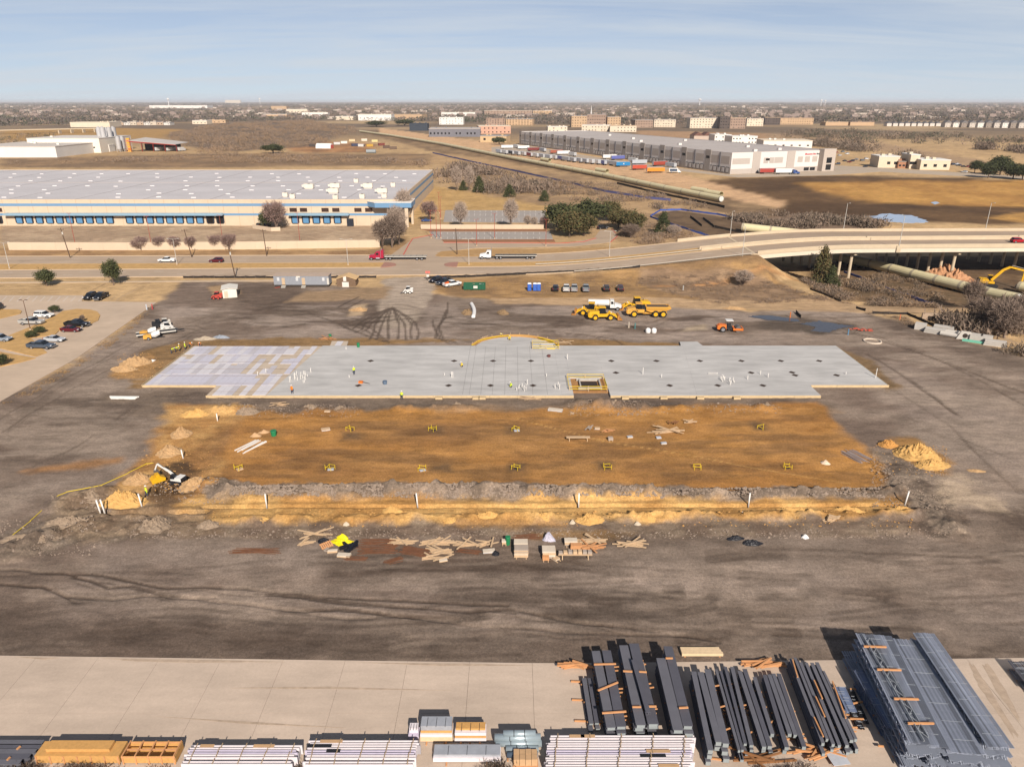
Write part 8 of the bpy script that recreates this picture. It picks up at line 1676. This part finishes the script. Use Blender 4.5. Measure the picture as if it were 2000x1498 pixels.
for px, py, k, h, w, t, lab in ((222, 557, 'oak', 7.4, 2.7, 0, 'tall dark evergreen oak on the lawn by the road'), (92, 559, 'oak', 5.0, 2.7, 0, 'small rounded evergreen oak on the lawn at the left'),
 (276, 489, 'bare', 5.2, 3.0, 1, 'round bare tree at the left of the row by the wall'), (312, 488, 'bare', 5.0, 2.6, 1, 'second round bare tree in the row by the wall'), (343, 487.5, 'bare', 5.0, 2.9, 1, 'third round bare tree in the row by the wall'), (374, 488, 'bare', 5.2, 2.6, 1, 'fourth round bare tree in the row by the wall'), (422, 487, 'bare', 5.4, 2.6, 1, 'fifth round bare tree in the row by the wall'), (448, 488, 'bare', 6.0, 3.2, 1, 'largest round bare tree at the right of the row'),
 (540, 450, 'bare', 12.5, 5.6, 1, 'large rose-grey bare tree in front of the docks'), (522, 447, 'oak', 7.5, 3.2, 0, 'olive evergreen behind the rose-grey tree'), (747, 484, 'bare', 11, 4.2, 0, 'left trunk of the bare clump at the wall end'), (766, 484, 'bare', 13, 5.0, 0, 'tallest bare tree of the clump at the wall end'), (780, 478, 'bare', 10, 4.0, 0, 'right bare tree of the clump at the wall end'), (790, 440, 'bare', 16, 5.2, 2, 'tall pale bare tree by the warehouse corner'), (775, 462, 'bare', 13, 4.5, 2, 'pale bare tree between the clump and the corner'),
 (838, 432, 'bare', 9.5, 4.6, 1, 'spreading bare tree over the blue sedan'), (900, 446, 'bare', 12, 3.8, 2, 'upright pale bare tree behind the low far wall'), (998, 446.5, 'bare', 13, 4.0, 2, 'slim bare tree at the middle of the far wall'), (1030, 445, 'bare', 5.5, 2.2, 2, 'small bare shrub tree left of the oaks'), (1043, 446, 'bare', 5.0, 2.0, 2, 'second small shrub tree left of the oaks'), (1062, 447, 'bare', 5.5, 2.2, 1, 'shrub tree touching the oaks'),
 (1094, 449, 'oak', 11, 7.4, 0, 'big dark green oak at the left of the grove'), (1148, 443, 'oak', 11, 9.0, 0, 'widest green oak at the back of the grove'), (1112, 462, 'oak', 10, 6.6, 1, 'bronze oak at the front left of the grove'), (1140, 461, 'oak', 9, 5.6, 1, 'bronze oak at the front right of the grove'), (1190, 432, 'oak', 9, 5.5, 1, 'bronze evergreen behind the driveway bend'), (1208, 446, 'oak', 8, 4.6, 1, 'bronze evergreen right of the driveway bend'), (1236, 456, 'oak', 9, 5.4, 1, 'broad bronze evergreen left of the lone green cedar'), (1294, 458, 'cedar', 8.5, 4.0, 2, 'lone dark green cedar left of the trench field'), (1232, 465, 'bare', 6, 4, 0, 'grey scrub tree below the broad bronze evergreen'), (1315, 462, 'bare', 5, 3, 2, 'pale scrub tree right of the lone cedar'),
 (1602, 556, 'cedar', 11.5, 3.8, 1, 'tall cedar standing before the bridge end'), (1622, 560, 'cedar', 6, 2.8, 0, 'smaller green cedar right of the tall one'), (1455, 520, 'bare', 5.0, 3.4, 2, 'pale round bush tree above the abutment'), (936, 377, 'cedar', 9, 4.2, 0, 'green cedar on the edge of the dry field'), (905, 372, 'cedar', 5.5, 3.0, 0, 'small green cedar left of the field cedar'), (995, 385, 'cedar', 6.5, 4, 0, 'low cedar clump right of the field cedar'), (1063, 393, 'cedar', 5.5, 3.4, 0, 'round cedar alone in the scrub'), (893, 373, 'bare', 15, 4, 2, 'left one of two white-stemmed bare trees'), (916, 372, 'bare', 15, 4, 2, 'right one of two white-stemmed bare trees'),
 (108, 611, 'oak', 1.9, 1.4, 0, 'low dark bush right of the white crossover'), (79, 652, 'oak', 1.8, 1.2, 0, 'upper of two dark bushes on the grass island'), (62, 661, 'oak', 1.8, 1.25, 0, 'lower of two dark bushes on the grass island'), (162, 630, 'bare', 2.0, .8, 0, 'tiny bare sapling on the grass island'), (2, 715, 'oak', 2.4, 1.6, 2, 'dark bush at the left edge below the lot'), (1930, 348, 'oak', 11, 7, 2, 'left dark evergreen of the group at the right edge'), (1952, 343, 'oak', 14, 8, 2, 'tallest dark evergreen at the right edge'), (1978, 350, 'oak', 11, 8, 2, 'right dark evergreen of the group at the edge'), (1903, 338, 'oak', 9, 5, 2, 'single evergreen left of the dark group'), (1996, 352, 'oak', 10, 7, 2, 'evergreen cut by the right edge'), (534, 300, 'oak', 9, 12, 0, 'evergreen mass at the near edge of the brown wood'), (975, 283, 'oak', 9, 9, 0, 'dark trees beside the brick block'), (790, 246, 'oak', 13, 20, 0, 'dark trees by the far retail roofs'), (735, 248, 'oak', 12, 22, 0, 'left dark trees by the far retail roofs'), (1920, 640, 'bare', 8, 4.5, 0, 'grey bare tree in the creek brush'), (1960, 660, 'bare', 8.5, 5, 0, 'large grey bare tree at the right edge'), (1990, 640, 'bare', 8, 5, 0, 'bare tree cut by the right edge of the creek brush'), (1895, 600, 'bare', 8, 3.2, 0, 'dead leaning bare tree above the culvert')):
 tree(px, py, k, h, w, lab, t)
def inpoly(P, n):
 P = np.array(P); lo, hi = P.min(0), P.max(0); out = np.zeros((0, 2))
 while len(out) < n:
  q = RN.uniform(lo, hi, (n * 2, 2)); ins = np.zeros(len(q), bool)
  for i in range(len(P)):
   (ax, ay), (bx, by) = P[i], P[(i + 1) % len(P)]; ins ^= ((ay > q[:, 1]) != (by > q[:, 1])) & (q[:, 0] < (bx - ax) * (q[:, 1] - ay) / ((by - ay) if abs(by - ay) > 1e-9 else 1e-9) + ax)
  out = np.concatenate([out, q[ins]])
 return out[:n]
def brush(px, n, h, K, mats_, label, wid=.035, name='brush', pixelspace=False, spread=.35):
 if pixelspace: Q = inpoly(px, n); g = np.array([tuple(GZ(*q))[:2] for q in Q])
 else:
  g = inpoly([tuple(G(*q))[:2] for q in px], n * 3); k_ = fbm(g[:, 0] / (h * 4), g[:, 1] / (h * 4), 91, 3); g = g[np.argsort(-k_ - RN.uniform(0, .22, len(g)))[:n]]
 K = int(K * 1.6); z = hz(g[:, 0], g[:, 1]); hh = h * RN.uniform(.45, 1.15, n) * (.6 + .8 * fbm(g[:, 0] / (h * 6), g[:, 1] / (h * 6), 77)); b = np.repeat(np.concatenate([g, z[:, None]], 1), K, 0); H_ = np.repeat(hh, K); N = n * K
 c = b + np.concatenate([RN.normal(size=(N, 2)) * (H_ * spread)[:, None], (RN.uniform(0, .6, N) * H_)[:, None]], 1); d = np.concatenate([RN.normal(size=(N, 2)) * .5, RN.uniform(.35, 1, N)[:, None]], 1); d /= np.linalg.norm(d, axis=1)[:, None]
 me = tris(name, c, d * (H_ * RN.uniform(.16, .38, N))[:, None], H_ * wid * RN.uniform(.6, 1.4, N), mats_, np.repeat(RN.randint(0, len(mats_), n), K))
 stuff(obj(name, me), label, 'brush')
B1, B2, B3, B4 = mat('scrub_grey', (140, 120, 104), .95, var=.15), mat('scrub_brown', (150, 124, 98), .95, var=.15), mat('scrub_dark', (112, 98, 84), .95, var=.15), mat('far_tree_grey', (106, 95, 87), .95, var=.15)
GREEN = mat('far_green', (84, 84, 66), .95, var=.2)
brush([(340, 288), (330, 264), (420, 244), (600, 236), (690, 250), (698, 258), (620, 284), (480, 300), (400, 300)], 4200, 6.5, 14, [B1, B2, B2], 'broad brown leafless wood in the middle distance', .05, 'leafless_wood')
brush([(0, 322), (250, 318), (560, 320), (835, 330), (835, 318), (560, 300), (360, 305), (120, 318)], 600, 5, 14, [B1, B2], 'leafless scrub behind the long warehouse', .05); brush([(838, 352), (838, 335), (900, 328), (1000, 345), (1078, 365), (1075, 378), (960, 380)], 420, 8, 18, [B1, B1, B3], 'grey bare trees right of the long warehouse', .045)
brush([(1000, 350), (1200, 364), (1390, 408), (1420, 420), (1280, 412), (1080, 388), (1010, 372)], 800, 3.6, 14, [B1, B2, B3], 'grey scrub between the dry field and the pipeline', .05); brush([(1420, 428), (1530, 420), (1650, 432), (1730, 442), (1700, 452), (1500, 444)], 900, 4.5, 14, [B1, B3], 'grey scrub beyond the bridge', .05)
brush([(1200, 462), (1270, 440), (1390, 466), (1330, 478), (1215, 478)], 500, 2.2, 14, [B1, B2], 'low scrub beyond the road before the trench field', .05); brush([(1565, 548), (1640, 545), (1700, 560), (1790, 585), (1830, 602), (1700, 597), (1610, 580)], 1500, 2.0, 14, [B1, B2, B3], 'brush on the slope below the bridge', .045); brush([(1660, 560), (1720, 535), (1800, 555), (1850, 590), (1820, 600), (1730, 575)], 900, 1.6, 14, [B2, B3], 'brush strip below the pipeline', .05)
brush([(1830, 628), (1900, 612), (2020, 590), (2020, 700), (1960, 690), (1890, 655)], 1000, 3.6, 16, [B1, B3, B1], 'grey creek brush at the right edge', .04); brush([(1250, 530), (1470, 520), (1560, 565), (1690, 597), (1400, 596), (1240, 560)], 3800, .7, 8, [B1, B2], 'dry weeds on the bridge embankment', .07); brush([(850, 550), (1250, 530), (1240, 575), (860, 572)], 1800, .4, 7, [B2, mat('dry_grass_tuft', (176, 140, 92), .95)], 'dry grass tufts behind the parked row', .09)
brush([(150, 705), (300, 597), (310, 600), (200, 690), (60, 775), (0, 792)], 700, .5, 7, [B2, mat('dry_grass_tuft', (176, 140, 92))], 'grass tufts along the edge of the car park', .08); brush([(1690, 612), (1770, 620), (1830, 650), (1800, 640), (1730, 628)], 400, .8, 8, [B1, B2], 'weeds below the black fence', .07)
brush([(1500, 268), (1600, 255), (1720, 262), (2010, 272), (2010, 286), (1800, 282), (1650, 278)], 500, 10, 14, [B1, B3, GREEN], 'row of bare trees across the far field', .05); brush([(1550, 282), (1640, 276), (1760, 298), (1830, 316), (1790, 318), (1660, 296)], 420, 8, 14, [B1, B3, B3], 'hedge of bare trees running behind the clinic', .05); brush([(1912, 290), (2012, 296), (2012, 302), (1915, 295)], 160, 11, 14, [B1, B3], 'short row of trees in the right field', .05)
brush([(0, 268), (110, 262), (120, 280), (0, 285)], 90, 7, 12, [B1, GREEN], 'few shrubs beside the far left road', .05)
brush([(-20, 204), (2020, 206), (2020, 236), (1700, 240), (1250, 246), (1000, 242), (640, 235), (300, 240), (-20, 248)], 11000, 13, 9, [B4, B4, B1, GREEN], 'hazy grey suburb trees stretching to the horizon', .16, 'suburb_trees', True, .5)
brush([(-20, 200), (2020, 201), (2020, 207), (-20, 207)], 5000, 18, 6, [B4, B4, GREEN], 'farthest trees along the horizon', .4, 'horizon_trees', True, .9)
for k, (a, b) in enumerate(((-60, 330), (330, 620), (870, 985), (1480, 2060))): brush([(a, 1511), (b, 1511), (b, 1526), (a, 1526)], int((b - a) * .9), 1.1, 16, [mat('hedge_dark', (84, 66, 52), .95, var=.2), B3], ('left', 'middle left', 'short middle', 'right')[k] + ' strip of dark scrub at the very bottom edge', .03, 'yard_scrub')
# ------------------------------------------------------------------ far buildings
def wmesh(w, h, key={}):
 if (w, h) not in key: key[w, h] = MB().box(0, 0, 0, w, .16, h).mesh('window', glassm())
 return key[w, h]
def bld(x0, x1, yb, yt, D, wall, roof, label, win=None, rz=0, kind='flat', cat='building', name='building'):
 a, b = GZ(x0, yb), GZ(x1, yb); L = b.x - a.x; _, dy, dz = ray(0, yt); H = CAMH + dz * a.y / dy; H = max(3.5, H)
 o = thing(name, label, cat, (a.x, a.y, 0), rz); wm = mat('wall_%d_%d_%d' % wall, wall, .85, var=.05, scale=.1); rm = mat('roof_%d_%d_%d' % roof, roof, .85, var=.06, scale=.1)
 MB().box(L / 2, D / 2, -.3, L, D, H).build('wall', wm, o)
 if kind == 'flat':
  MB().box(L / 2, D / 2, H - .31, L + .4, D + .4, .7).build('roof', rm, o)
  for k in range(3): MB().box(L * random.uniform(.1, .9), D * random.uniform(.2, .8), H + .38, 2.5, 2.5, 1.4).build('rooftop_unit', wm, o)
 else:
  m = MB(); n = max(1, round(L / kind)); w = L / n
  for i in range(n): m.add([(i * w - .3, -.4, H - .32), ((i + 1) * w + .3, -.4, H - .32), ((i + 1) * w + .3, D + .4, H - .32), (i * w - .3, D + .4, H - .32), ((i + .5) * w, D * .1, H + w * .32), ((i + .5) * w, D * .9, H + w * .32)], [(0, 1, 4), (1, 2, 5, 4), (2, 3, 5), (3, 0, 4, 5), (3, 2, 1, 0)])
  m.build('roof', rm, o)
 if win:
  nf, nc, ww, wh = win; ww *= .62; wh *= .7
  for f in range(nf):
   for c in range(nc):
              if random.random() < .9: obj('window', wmesh(ww, wh), o, (L * (c + .5) / nc, -.06, H * (f + .35) / nf - .3))
 return o
TAN, CRM, WH, BRK, DKB, GRYR, TNR = (196, 164, 130), (226, 208, 184), (232, 226, 218), (164, 138, 120), (96, 84, 78), (168, 160, 156), (190, 164, 136)
for a in ((1116, 1146, 249, 227, 30, TAN, GRYR, 'tan left wing of the brown apartment block with a steeple behind', (4, 6, 3, 2.2)), (1146, 1182, 249, 224, 30, BRK, GRYR, 'brick middle wing of the apartment block below the steeple', (4, 8, 3, 2.2)), (1186, 1212, 249, 229, 30, TAN, GRYR, 'tan right wing of the apartment block below the steeple', (4, 5, 3, 2.2)), (1240, 1276, 250, 235, 30, BRK, GRYR, 'brick half of the grey-roofed apartments in the middle', (3, 7, 3, 2.2)), (1277, 1318, 249, 234, 30, CRM, GRYR, 'cream half of the grey-roofed apartments in the middle', (3, 8, 3, 2.2)), (1347, 1404, 251, 231, 30, CRM, GRYR, 'cream apartments left of the dark tower block', (4, 10, 3, 2.2)), (1405, 1424, 252, 229, 26, DKB, DKB, 'dark tower block between cream and brick apartments', (4, 4, 3, 2.2)), (1425, 1456, 252, 231, 26, BRK, TNR, 'brick apartments right of the dark tower block', (4, 6, 3, 2.2)), (1458, 1490, 247, 232, 30, CRM, GRYR, 'small cream block right of the brick apartments', (3, 6, 3, 2.2)), (1493, 1522, 244, 230, 30, DKB, TNR, 'left end of the long far apartments, shade painted as dark wall', (3, 6, 3, 2.2)), (1523, 1590, 244, 231, 30, TAN, BRK, 'long tan and brick far apartments', (3, 14, 3, 2.2)), (1612, 1656, 246, 239, 30, TAN, TNR, 'low tan building right of the far apartments'), (1660, 1707, 246, 239, 30, TAN, BRK, 'second low tan building with brick roof'),  # left end of the long apartments: its shade is put into the wall colour
          (946, 1040, 226, 217, 60, BRK, CRM, 'long orange brick block with white roof beyond the wood', (3, 16, 4, 3)), (1041, 1078, 225, 217, 50, TAN, CRM, 'tan end of the long orange brick block', (3, 6, 4, 3)), (950, 986, 245, 232, 40, BRK, BRK, 'brown brick hotel block', (4, 7, 3, 2.2)), (988, 1040, 245, 233, 40, TAN, GRYR, 'tan apartment wing beside the brick hotel', (4, 9, 3, 2.2)), (862, 928, 227, 220, 60, WH, CRM, 'white far box store with tan roof'), (858, 905, 244, 230, 30, WH, WH, 'white stepped building in the far town', (3, 8, 3, 2)), (838, 938, 268, 252, 60, (120, 118, 124), (190, 180, 172), 'low retail hall with grey roof and dark blue front', (1, 14, 4, 4)), (935, 998, 262, 247, 50, (206, 160, 136), CRM, 'pinkish brick hall with white roof', (2, 8, 3, 3)), (938, 990, 278, 266, 30, (206, 176, 136), GRYR, 'tan shed with dark doors left of the truck yard', (1, 3, 5, 4)), (700, 765, 236, 224, 50, WH, CRM, 'white far hall left of the dark trees', (1, 8, 4, 3)), (656, 690, 235, 228, 40, CRM, WH, 'cream far hall by the highway'), (768, 826, 234, 224, 60, TAN, TNR, 'tan far hall with blue signs', (1, 8, 4, 3)), (800, 835, 256, 242, 30, (60, 66, 76), (60, 66, 76), 'dark roofed church among the trees'),
          (292, 405, 212, 206.5, 120, WH, WH, 'long white far warehouse below the water tower'), (138, 215, 249, 239.5, 50, CRM, CRM, 'cream far hall left of the strip of shops'), (376, 405, 243, 236, 30, CRM, WH, 'small white far building by the wood', (1, 4, 4, 2)), (406, 440, 241, 235, 30, TAN, TNR, 'tan far building by the wood', (1, 4, 4, 2)), (440, 470, 202, 196, 60, CRM, WH, 'pale domed building on the horizon'), (1070, 1108, 258, 248, 30, CRM, WH, 'white and glass office left of the cream row', (2, 5, 4, 2)), (1136, 1190, 257, 245, 26, CRM, WH, 'left half of the cream row behind the grey warehouse', (2, 9, 3, 2)), (1191, 1242, 258, 246, 26, CRM, TNR, 'right half of the cream row behind the grey warehouse', (2, 8, 3, 2)), (1395, 1428, 279, 264, 26, WH, WH, 'left white clinic block behind the grey warehouse', (2, 5, 3, 2)), (1429, 1480, 282, 267, 26, WH, WH, 'right white clinic block behind the grey warehouse', (2, 8, 3, 2)), (1490, 1582, 290, 275, 40, WH, CRM, 'white hall just behind the grey warehouse gable', (1, 6, 4, 2)),
          (530, 560, 215, 208, 60, TAN, TNR, 'far tan roof left of the highway'), (560, 600, 222, 214, 50, CRM, WH, 'far pale shops left of the highway', (1, 6, 5, 3)), (590, 640, 228, 220, 50, WH, TNR, 'far white shops by the highway', (1, 8, 5, 3)), (515, 560, 231, 224, 50, TAN, WH, 'nearer pale shops left of the highway', (1, 7, 5, 3))):
 bld(*a[:9], rz=random.uniform(-.22, .12)) if len(a) > 8 else bld(*a)
bld(1355, 1392, 276, 265, 26, (196, 176, 160), (110, 76, 64), 'low house with brown hipped roofs behind the grey warehouse', None, 0, 12)
for k in range(9): bld(1732 + 12 * k, 1741 + 12 * k, 247, 241, 16, (214, 204, 194), (104, 100, 100), ORD[k] + ' gabled pale house from the left in the far row', None, 0, 14, 'house', 'house');
for o in [q for q in COL.objects if q.get('category') == 'house']: o['group'] = 'far row of gabled houses'
for k in range(10): bld(1845 + 16 * k, 1858 + 16 * k, 249 + .2 * k, 240, 16, ((200, 188, 176), (226, 218, 208), (150, 136, 124))[k % 3], (110, 104, 102), ('pale', 'white', 'brown')[k % 3] + ' townhouse, %s from the left in the far right row' % ORD[k], (2, 2, 2, 1.6), 0, 16, 'house', 'townhouse')
for o in [q for q in COL.objects if q.name.startswith('townhouse')]: o['group'] = 'far row of townhouses'
for k in range(9): bld(216 + 13 * k, 228 + 13 * k, 245, 238 + (k % 3), 24, ((206, 190, 170), (190, 164, 140), (222, 214, 204))[k % 3], GRYR, ORD[k] + ' shop unit from the left in the far strip beside the wood', (1, 2, 3, 2.4), 0, 'flat', 'shop', 'shop_unit')
for o in [q for q in COL.objects if q.name.startswith('shop_unit')]: o['group'] = 'far strip of shops'
# clinic with slanted white roofs
for x0, x1, yb, yt, lab in ((1714, 1752, 328, 306, 'left wing of the white and stone clinic with big windows'), (1775, 1792, 330, 303, 'tall glazed entrance of the clinic with slanted roof'), (1796, 1850, 332, 313, 'right wing of the white and stone clinic')): bld(x0, x1, yb, yt, 22, (222, 204, 178), WH, lab, (1, 3, 4, 3), R(-8))
bld(1753, 1774, 329, 316, 14, (176, 126, 96), (150, 136, 124), 'brick link between the clinic wings', (1, 3, 3, 2), R(-8))
# water towers and steeple
for k, (px, yb, yt) in enumerate(((330, 205, 192), (508, 201, 192), (1366, 204, 193), (1603, 205, 195), (1611, 204, 196))):
 p = GZ(px, yb + 2.5); _, dy, dz = ray(0, yt); H = CAMH + dz * p.y / dy; o = thing('water_tower', ('white water tower on the left horizon', 'small white water tower left of the highway on the horizon', 'broad white water tower on the horizon right of the middle', 'white water tower at the right of the horizon', 'smaller water tower beside the right one')[k], 'water tower', p); WTm = mat('tower_white', (236, 232, 228), .6, var=0); r = H * (.16 if k != 2 else .22)
 MB().tube((0, 0, 0), (0, 0, H * .8), H * .05, n=8).build('stem', WTm, o); MB().loft([[(r * f * math.cos(R(a)), r * f * math.sin(R(a)), H * z) for a in range(0, 360, 30)] for f, z in ((.3, .68), (1, .8), (1, .92), (.2, 1.0))]).build('tank', WTm, o)
p = GZ(1154, 240); o = thing('church', 'church with a thin white steeple behind the apartments', 'church', p); MB().box(0, 0, 0, 40, 20, 12).build('nave', mat('wall_226_208_184', CRM), o); MB().tube((0, 0, 12), (0, 0, 42), 2.2, .2, n=8).build('steeple', mat('tower_white', (236, 232, 228)), o)
# the plant on the left: halls, silos, loading canopy
bld(-60, 112, 308, 287, 90, WH, (206, 196, 186), 'low white plant hall cut by the left edge'); bld(58, 198, 299, 271, 70, (240, 230, 214), (214, 206, 198), 'tall cream plant hall with small windows beside the silos', (1, 6, 3, 2)); bld(205, 215, 297, 284, 12, WH, WH, 'small white pump house below the silos')
SIL_ = mat('silo_metal', (206, 202, 200), .4, metal=.3, var=.05)
for k, (px, yb, yt, r) in enumerate(((200, 294, 247, 2.6), (208, 296, 247, 2.6), (214, 293, 249, 2.6), (220, 295, 248, 2.6), (228, 294, 247, 2.6), (234, 297, 266, 2.4), (242, 296, 266, 2.4))):
 p = GZ(px, yb); _, dy, dz = ray(0, yt); H = CAMH + dz * p.y / dy; o = thing('storage_silo', ('leftmost tall silo', 'second tall silo', 'third tall silo', 'fourth tall silo', 'rightmost tall silo', 'left short silo', 'right short silo')[k] + ' of the pale metal silos at the plant', 'silo', p)
 MB().tube((0, 0, 3), (0, 0, H - 2), r, n=16).build('cylinder', SIL_, o); MB().tube((0, 0, H - 2), (0, 0, H), r, .5, n=16).build('cone_top', SIL_, o); MB().tube((0, 0, .6), (0, 0, 3), .7, r, n=12).build('hopper', SIL_, o)
 for s in ((1, 1), (1, -1), (-1, 1), (-1, -1)): MB().box(s[0] * r * .7, s[1] * r * .7, 0, .4, .4, 4).build('leg', SIL_, o)
 MB().box(r + .3, 0, 2, .4, .5, H - 3).build('ladder', mat('grey_rib', (128, 130, 138)), o)
p = GZ(249, 297); o = thing('pallet_rack', 'tall yellow storage rack between silos and canopy', 'rack', p)
for k in range(7): MB().box(2.0, 1.5, 2.1 * k, 5.5, 3, .3).build('shelf', M_YEL2, o); MB().box(2.0 + random.uniform(-1, 1), 1.4, 2.1 * k + .31, 3.2, 2.2, 1.2).build('load', random.choice((M_YEL2, M_ORG, M_YEL)), o)
for s in (-.7, 4.7): MB().box(s, 0, 0, .3, .3, 15).build('upright', mat('rack_red', (150, 60, 54)), o)
p = GZ(255, 297); o = thing('loading_canopy', 'wide open canopy with pale roof on red posts beside the silos', 'canopy', p, R(0)); w = GZ(345, 297).x - p.x
MB().add([(0, 0, 11.5), (w, 0, 7.5), (w, 34, 8), (0, 40, 13), (0, 0, 11.9), (w, 0, 7.9), (w, 34, 8.4), (0, 40, 13.4)], [(3, 2, 1, 0), (4, 5, 6, 7), (0, 1, 5, 4), (1, 2, 6, 5), (2, 3, 7, 6), (3, 0, 4, 7)]).build('roof', mat('canopy_roof', (196, 188, 182)), o); MB().add([(0, -.05, 10.0), (w, -.05, 6.6), (w, -.05, 7.4), (0, -.05, 11.4)], [(0, 1, 2, 3)]).build('fascia', mat('rack_red', (150, 60, 54)), o)
for k in range(9):
 t = k / 8; MB().box(w * t, 1 + (k % 2) * 15, 0, .5, .5, 9.8 - 3.6 * t).build('post', mat('rack_red', (150, 60, 54)), o)
MB().box(w * .45, 30, 0, w * .8, 1, 7).build('back_wall', mat('canopy_dark', (60, 50, 50)), o)
for k, px in enumerate((309, 320, 331, 344, 354)):
 p = GZ(px, 296 - (k % 2)); o = thing('tank_truck', ('first', 'second', 'third', 'fourth', 'fifth')[k] + ' pale truck parked under the loading canopy', 'truck', p, R(70)); MB().box(0, 0, 1, 7, 2.6, 3.4).build('tank', mat('tanker_grey', (206, 202, 198)), o); MB().box(4.6, 0, .6, 2, 2.4, 2.6).build('cab', mat('tanker_grey', (206, 202, 198)), o); add_wheels(o, (-2, 4.6), 2.2, .5, .4)
# overpass on the far left and the pale tank by the highway
p = GZ(108, 262); q = GZ(200, 258); o = thing('overpass', 'far concrete overpass behind the plant', 'overpass', p); d = q - p; MB().bar((-90, -14, 6.2), (d.x, d.y, 6.2), 12, 1.4).build('deck', mat('bridge_concrete', (196, 176, 150)), o)
for t in (.1, .35, .6, .85): MB().box(d.x * t, d.y * t, 0, 1.6, 8, 5.6).build('pier', mat('bridge_concrete', (196, 176, 150)), o)
p = G(634, 290); o = thing('storage_tank', 'white round-roofed tent beside the pipeline storage yard', 'tank', p, R(-8)); m = MB(); m.loft([[(x, 5 * math.cos(R(a)), 5.6 * math.sin(R(a))) for a in range(0, 181, 20)] for x in (-9, 9)]); m.build('shell', mat('tower_white', (236, 232, 228)), o); MB().box(9.6, 0, 0, .3, 8, 4).build('end_frame', mat('skid_red', (206, 84, 70)), o)
for k, (px, py, c) in enumerate(((658, 283, (206, 204, 200)), (672, 281, (226, 222, 214)), (693, 286, (60, 66, 90)), (706, 287, (222, 220, 214)), (732, 278, (214, 196, 140)), (745, 285, (120, 60, 50)), (722, 287, (190, 150, 60)), (755, 290, (96, 76, 64)), (768, 292, (110, 90, 76)), (688, 277, (220, 190, 150)), (712, 276, (226, 210, 190)), (610, 287, (90, 80, 76)))):
 p = G(px, py); o = thing('yard_container', '%s in the far pipeline storage yard' % ('light grey container behind the white tent', 'white container second from the tent', 'navy container in the front', 'white container in the front row', 'cream container at the back', 'brown container near the right heap', 'ochre container beside the white one', 'dark brown container at the right', 'grey brown container at the right end', 'tan container at the back left', 'pale tan container at the back middle', 'dark low container left of the tent')[k], 'container', p, random.uniform(-.5, .5), 'containers in the pipeline storage yard'); mm = mat('cont_%d_%d_%d' % c, c, .7); MB().box(0, 0, .2, 8, 3, 2.9).build('box', mm, o); MB().box(3.9, 0, .3, .3, 2.8, 2.6).build('door', M_STEEL, o)
 for s in (-3, 3): MB().box(s, 0, 0, .4, 2.8, .2).build('skid', M_DKM, o)
p = G(725, 300); tag(MB().tube((-5, 0, 2), (5, 0, 2), 2.0, n=16).build('steel_drum', mat('drum_grey', (150, 156, 158), .5), None, loc=p), 'large grey steel drum lying in the field below the storage yard', 'drum')
# uncountable small roofs of the suburb
def suburb():
 for nm, c, n in (('suburb_roofs', (140, 122, 112), 800), ('suburb_walls', (200, 184, 170), 240)):
  m = MB()
  for _ in range(n):
   px, py = random.uniform(-20, 2020), 202 + 32 * random.random() ** 1.4; p = GZ(px, py); s = random.uniform(.7, 1.8); w = 16 * s; h = 6 * s
   if nm == 'suburb_roofs': m.add([(p.x - w / 2, p.y, 3), (p.x + w / 2, p.y, 3), (p.x + w / 2, p.y + 12, 3), (p.x - w / 2, p.y + 12, 3), (p.x - w / 3, p.y + 6, 3 + h), (p.x + w / 3, p.y + 6, 3 + h)], [(0, 1, 5, 4), (1, 2, 5), (2, 3, 4, 5), (3, 0, 4)])
   else: m.box(p.x, p.y + 6, 0, w * random.choice((1, 1, 2.2)), 12, h * .9)
  stuff(m.build(nm, mat(nm, c, .85)), 'scattered small houses among the suburb trees', 'houses')
suburb()
# ------------------------------------------------------------------ the air
def haze():
 m = MB(); m.prism([(-48000, -200), (48000, -200), (48000, 46000), (-48000, 46000)], -6, 75)
 o = m.build('haze', None) if False else obj('haze', (lambda me: me)(m.mesh('haze', bpy.data.materials.new('haze_air'))))
 ma = o.data.materials[0]; ma.use_nodes = True; t = ma.node_tree; t.nodes.clear(); out = t.nodes.new('ShaderNodeOutputMaterial'); v = t.nodes.new('ShaderNodeVolumePrincipled')
 v.inputs['Color'].default_value = (.86, .87, .92, 1); v.inputs['Density'].default_value = HAZE_D; v.inputs['Anisotropy'].default_value = 0.0
 t.links.new(v.outputs[0], out.inputs['Volume']); stuff(o, 'thin pale blue haze over the whole land', 'haze')
HAZE_D = 4e-5
haze()
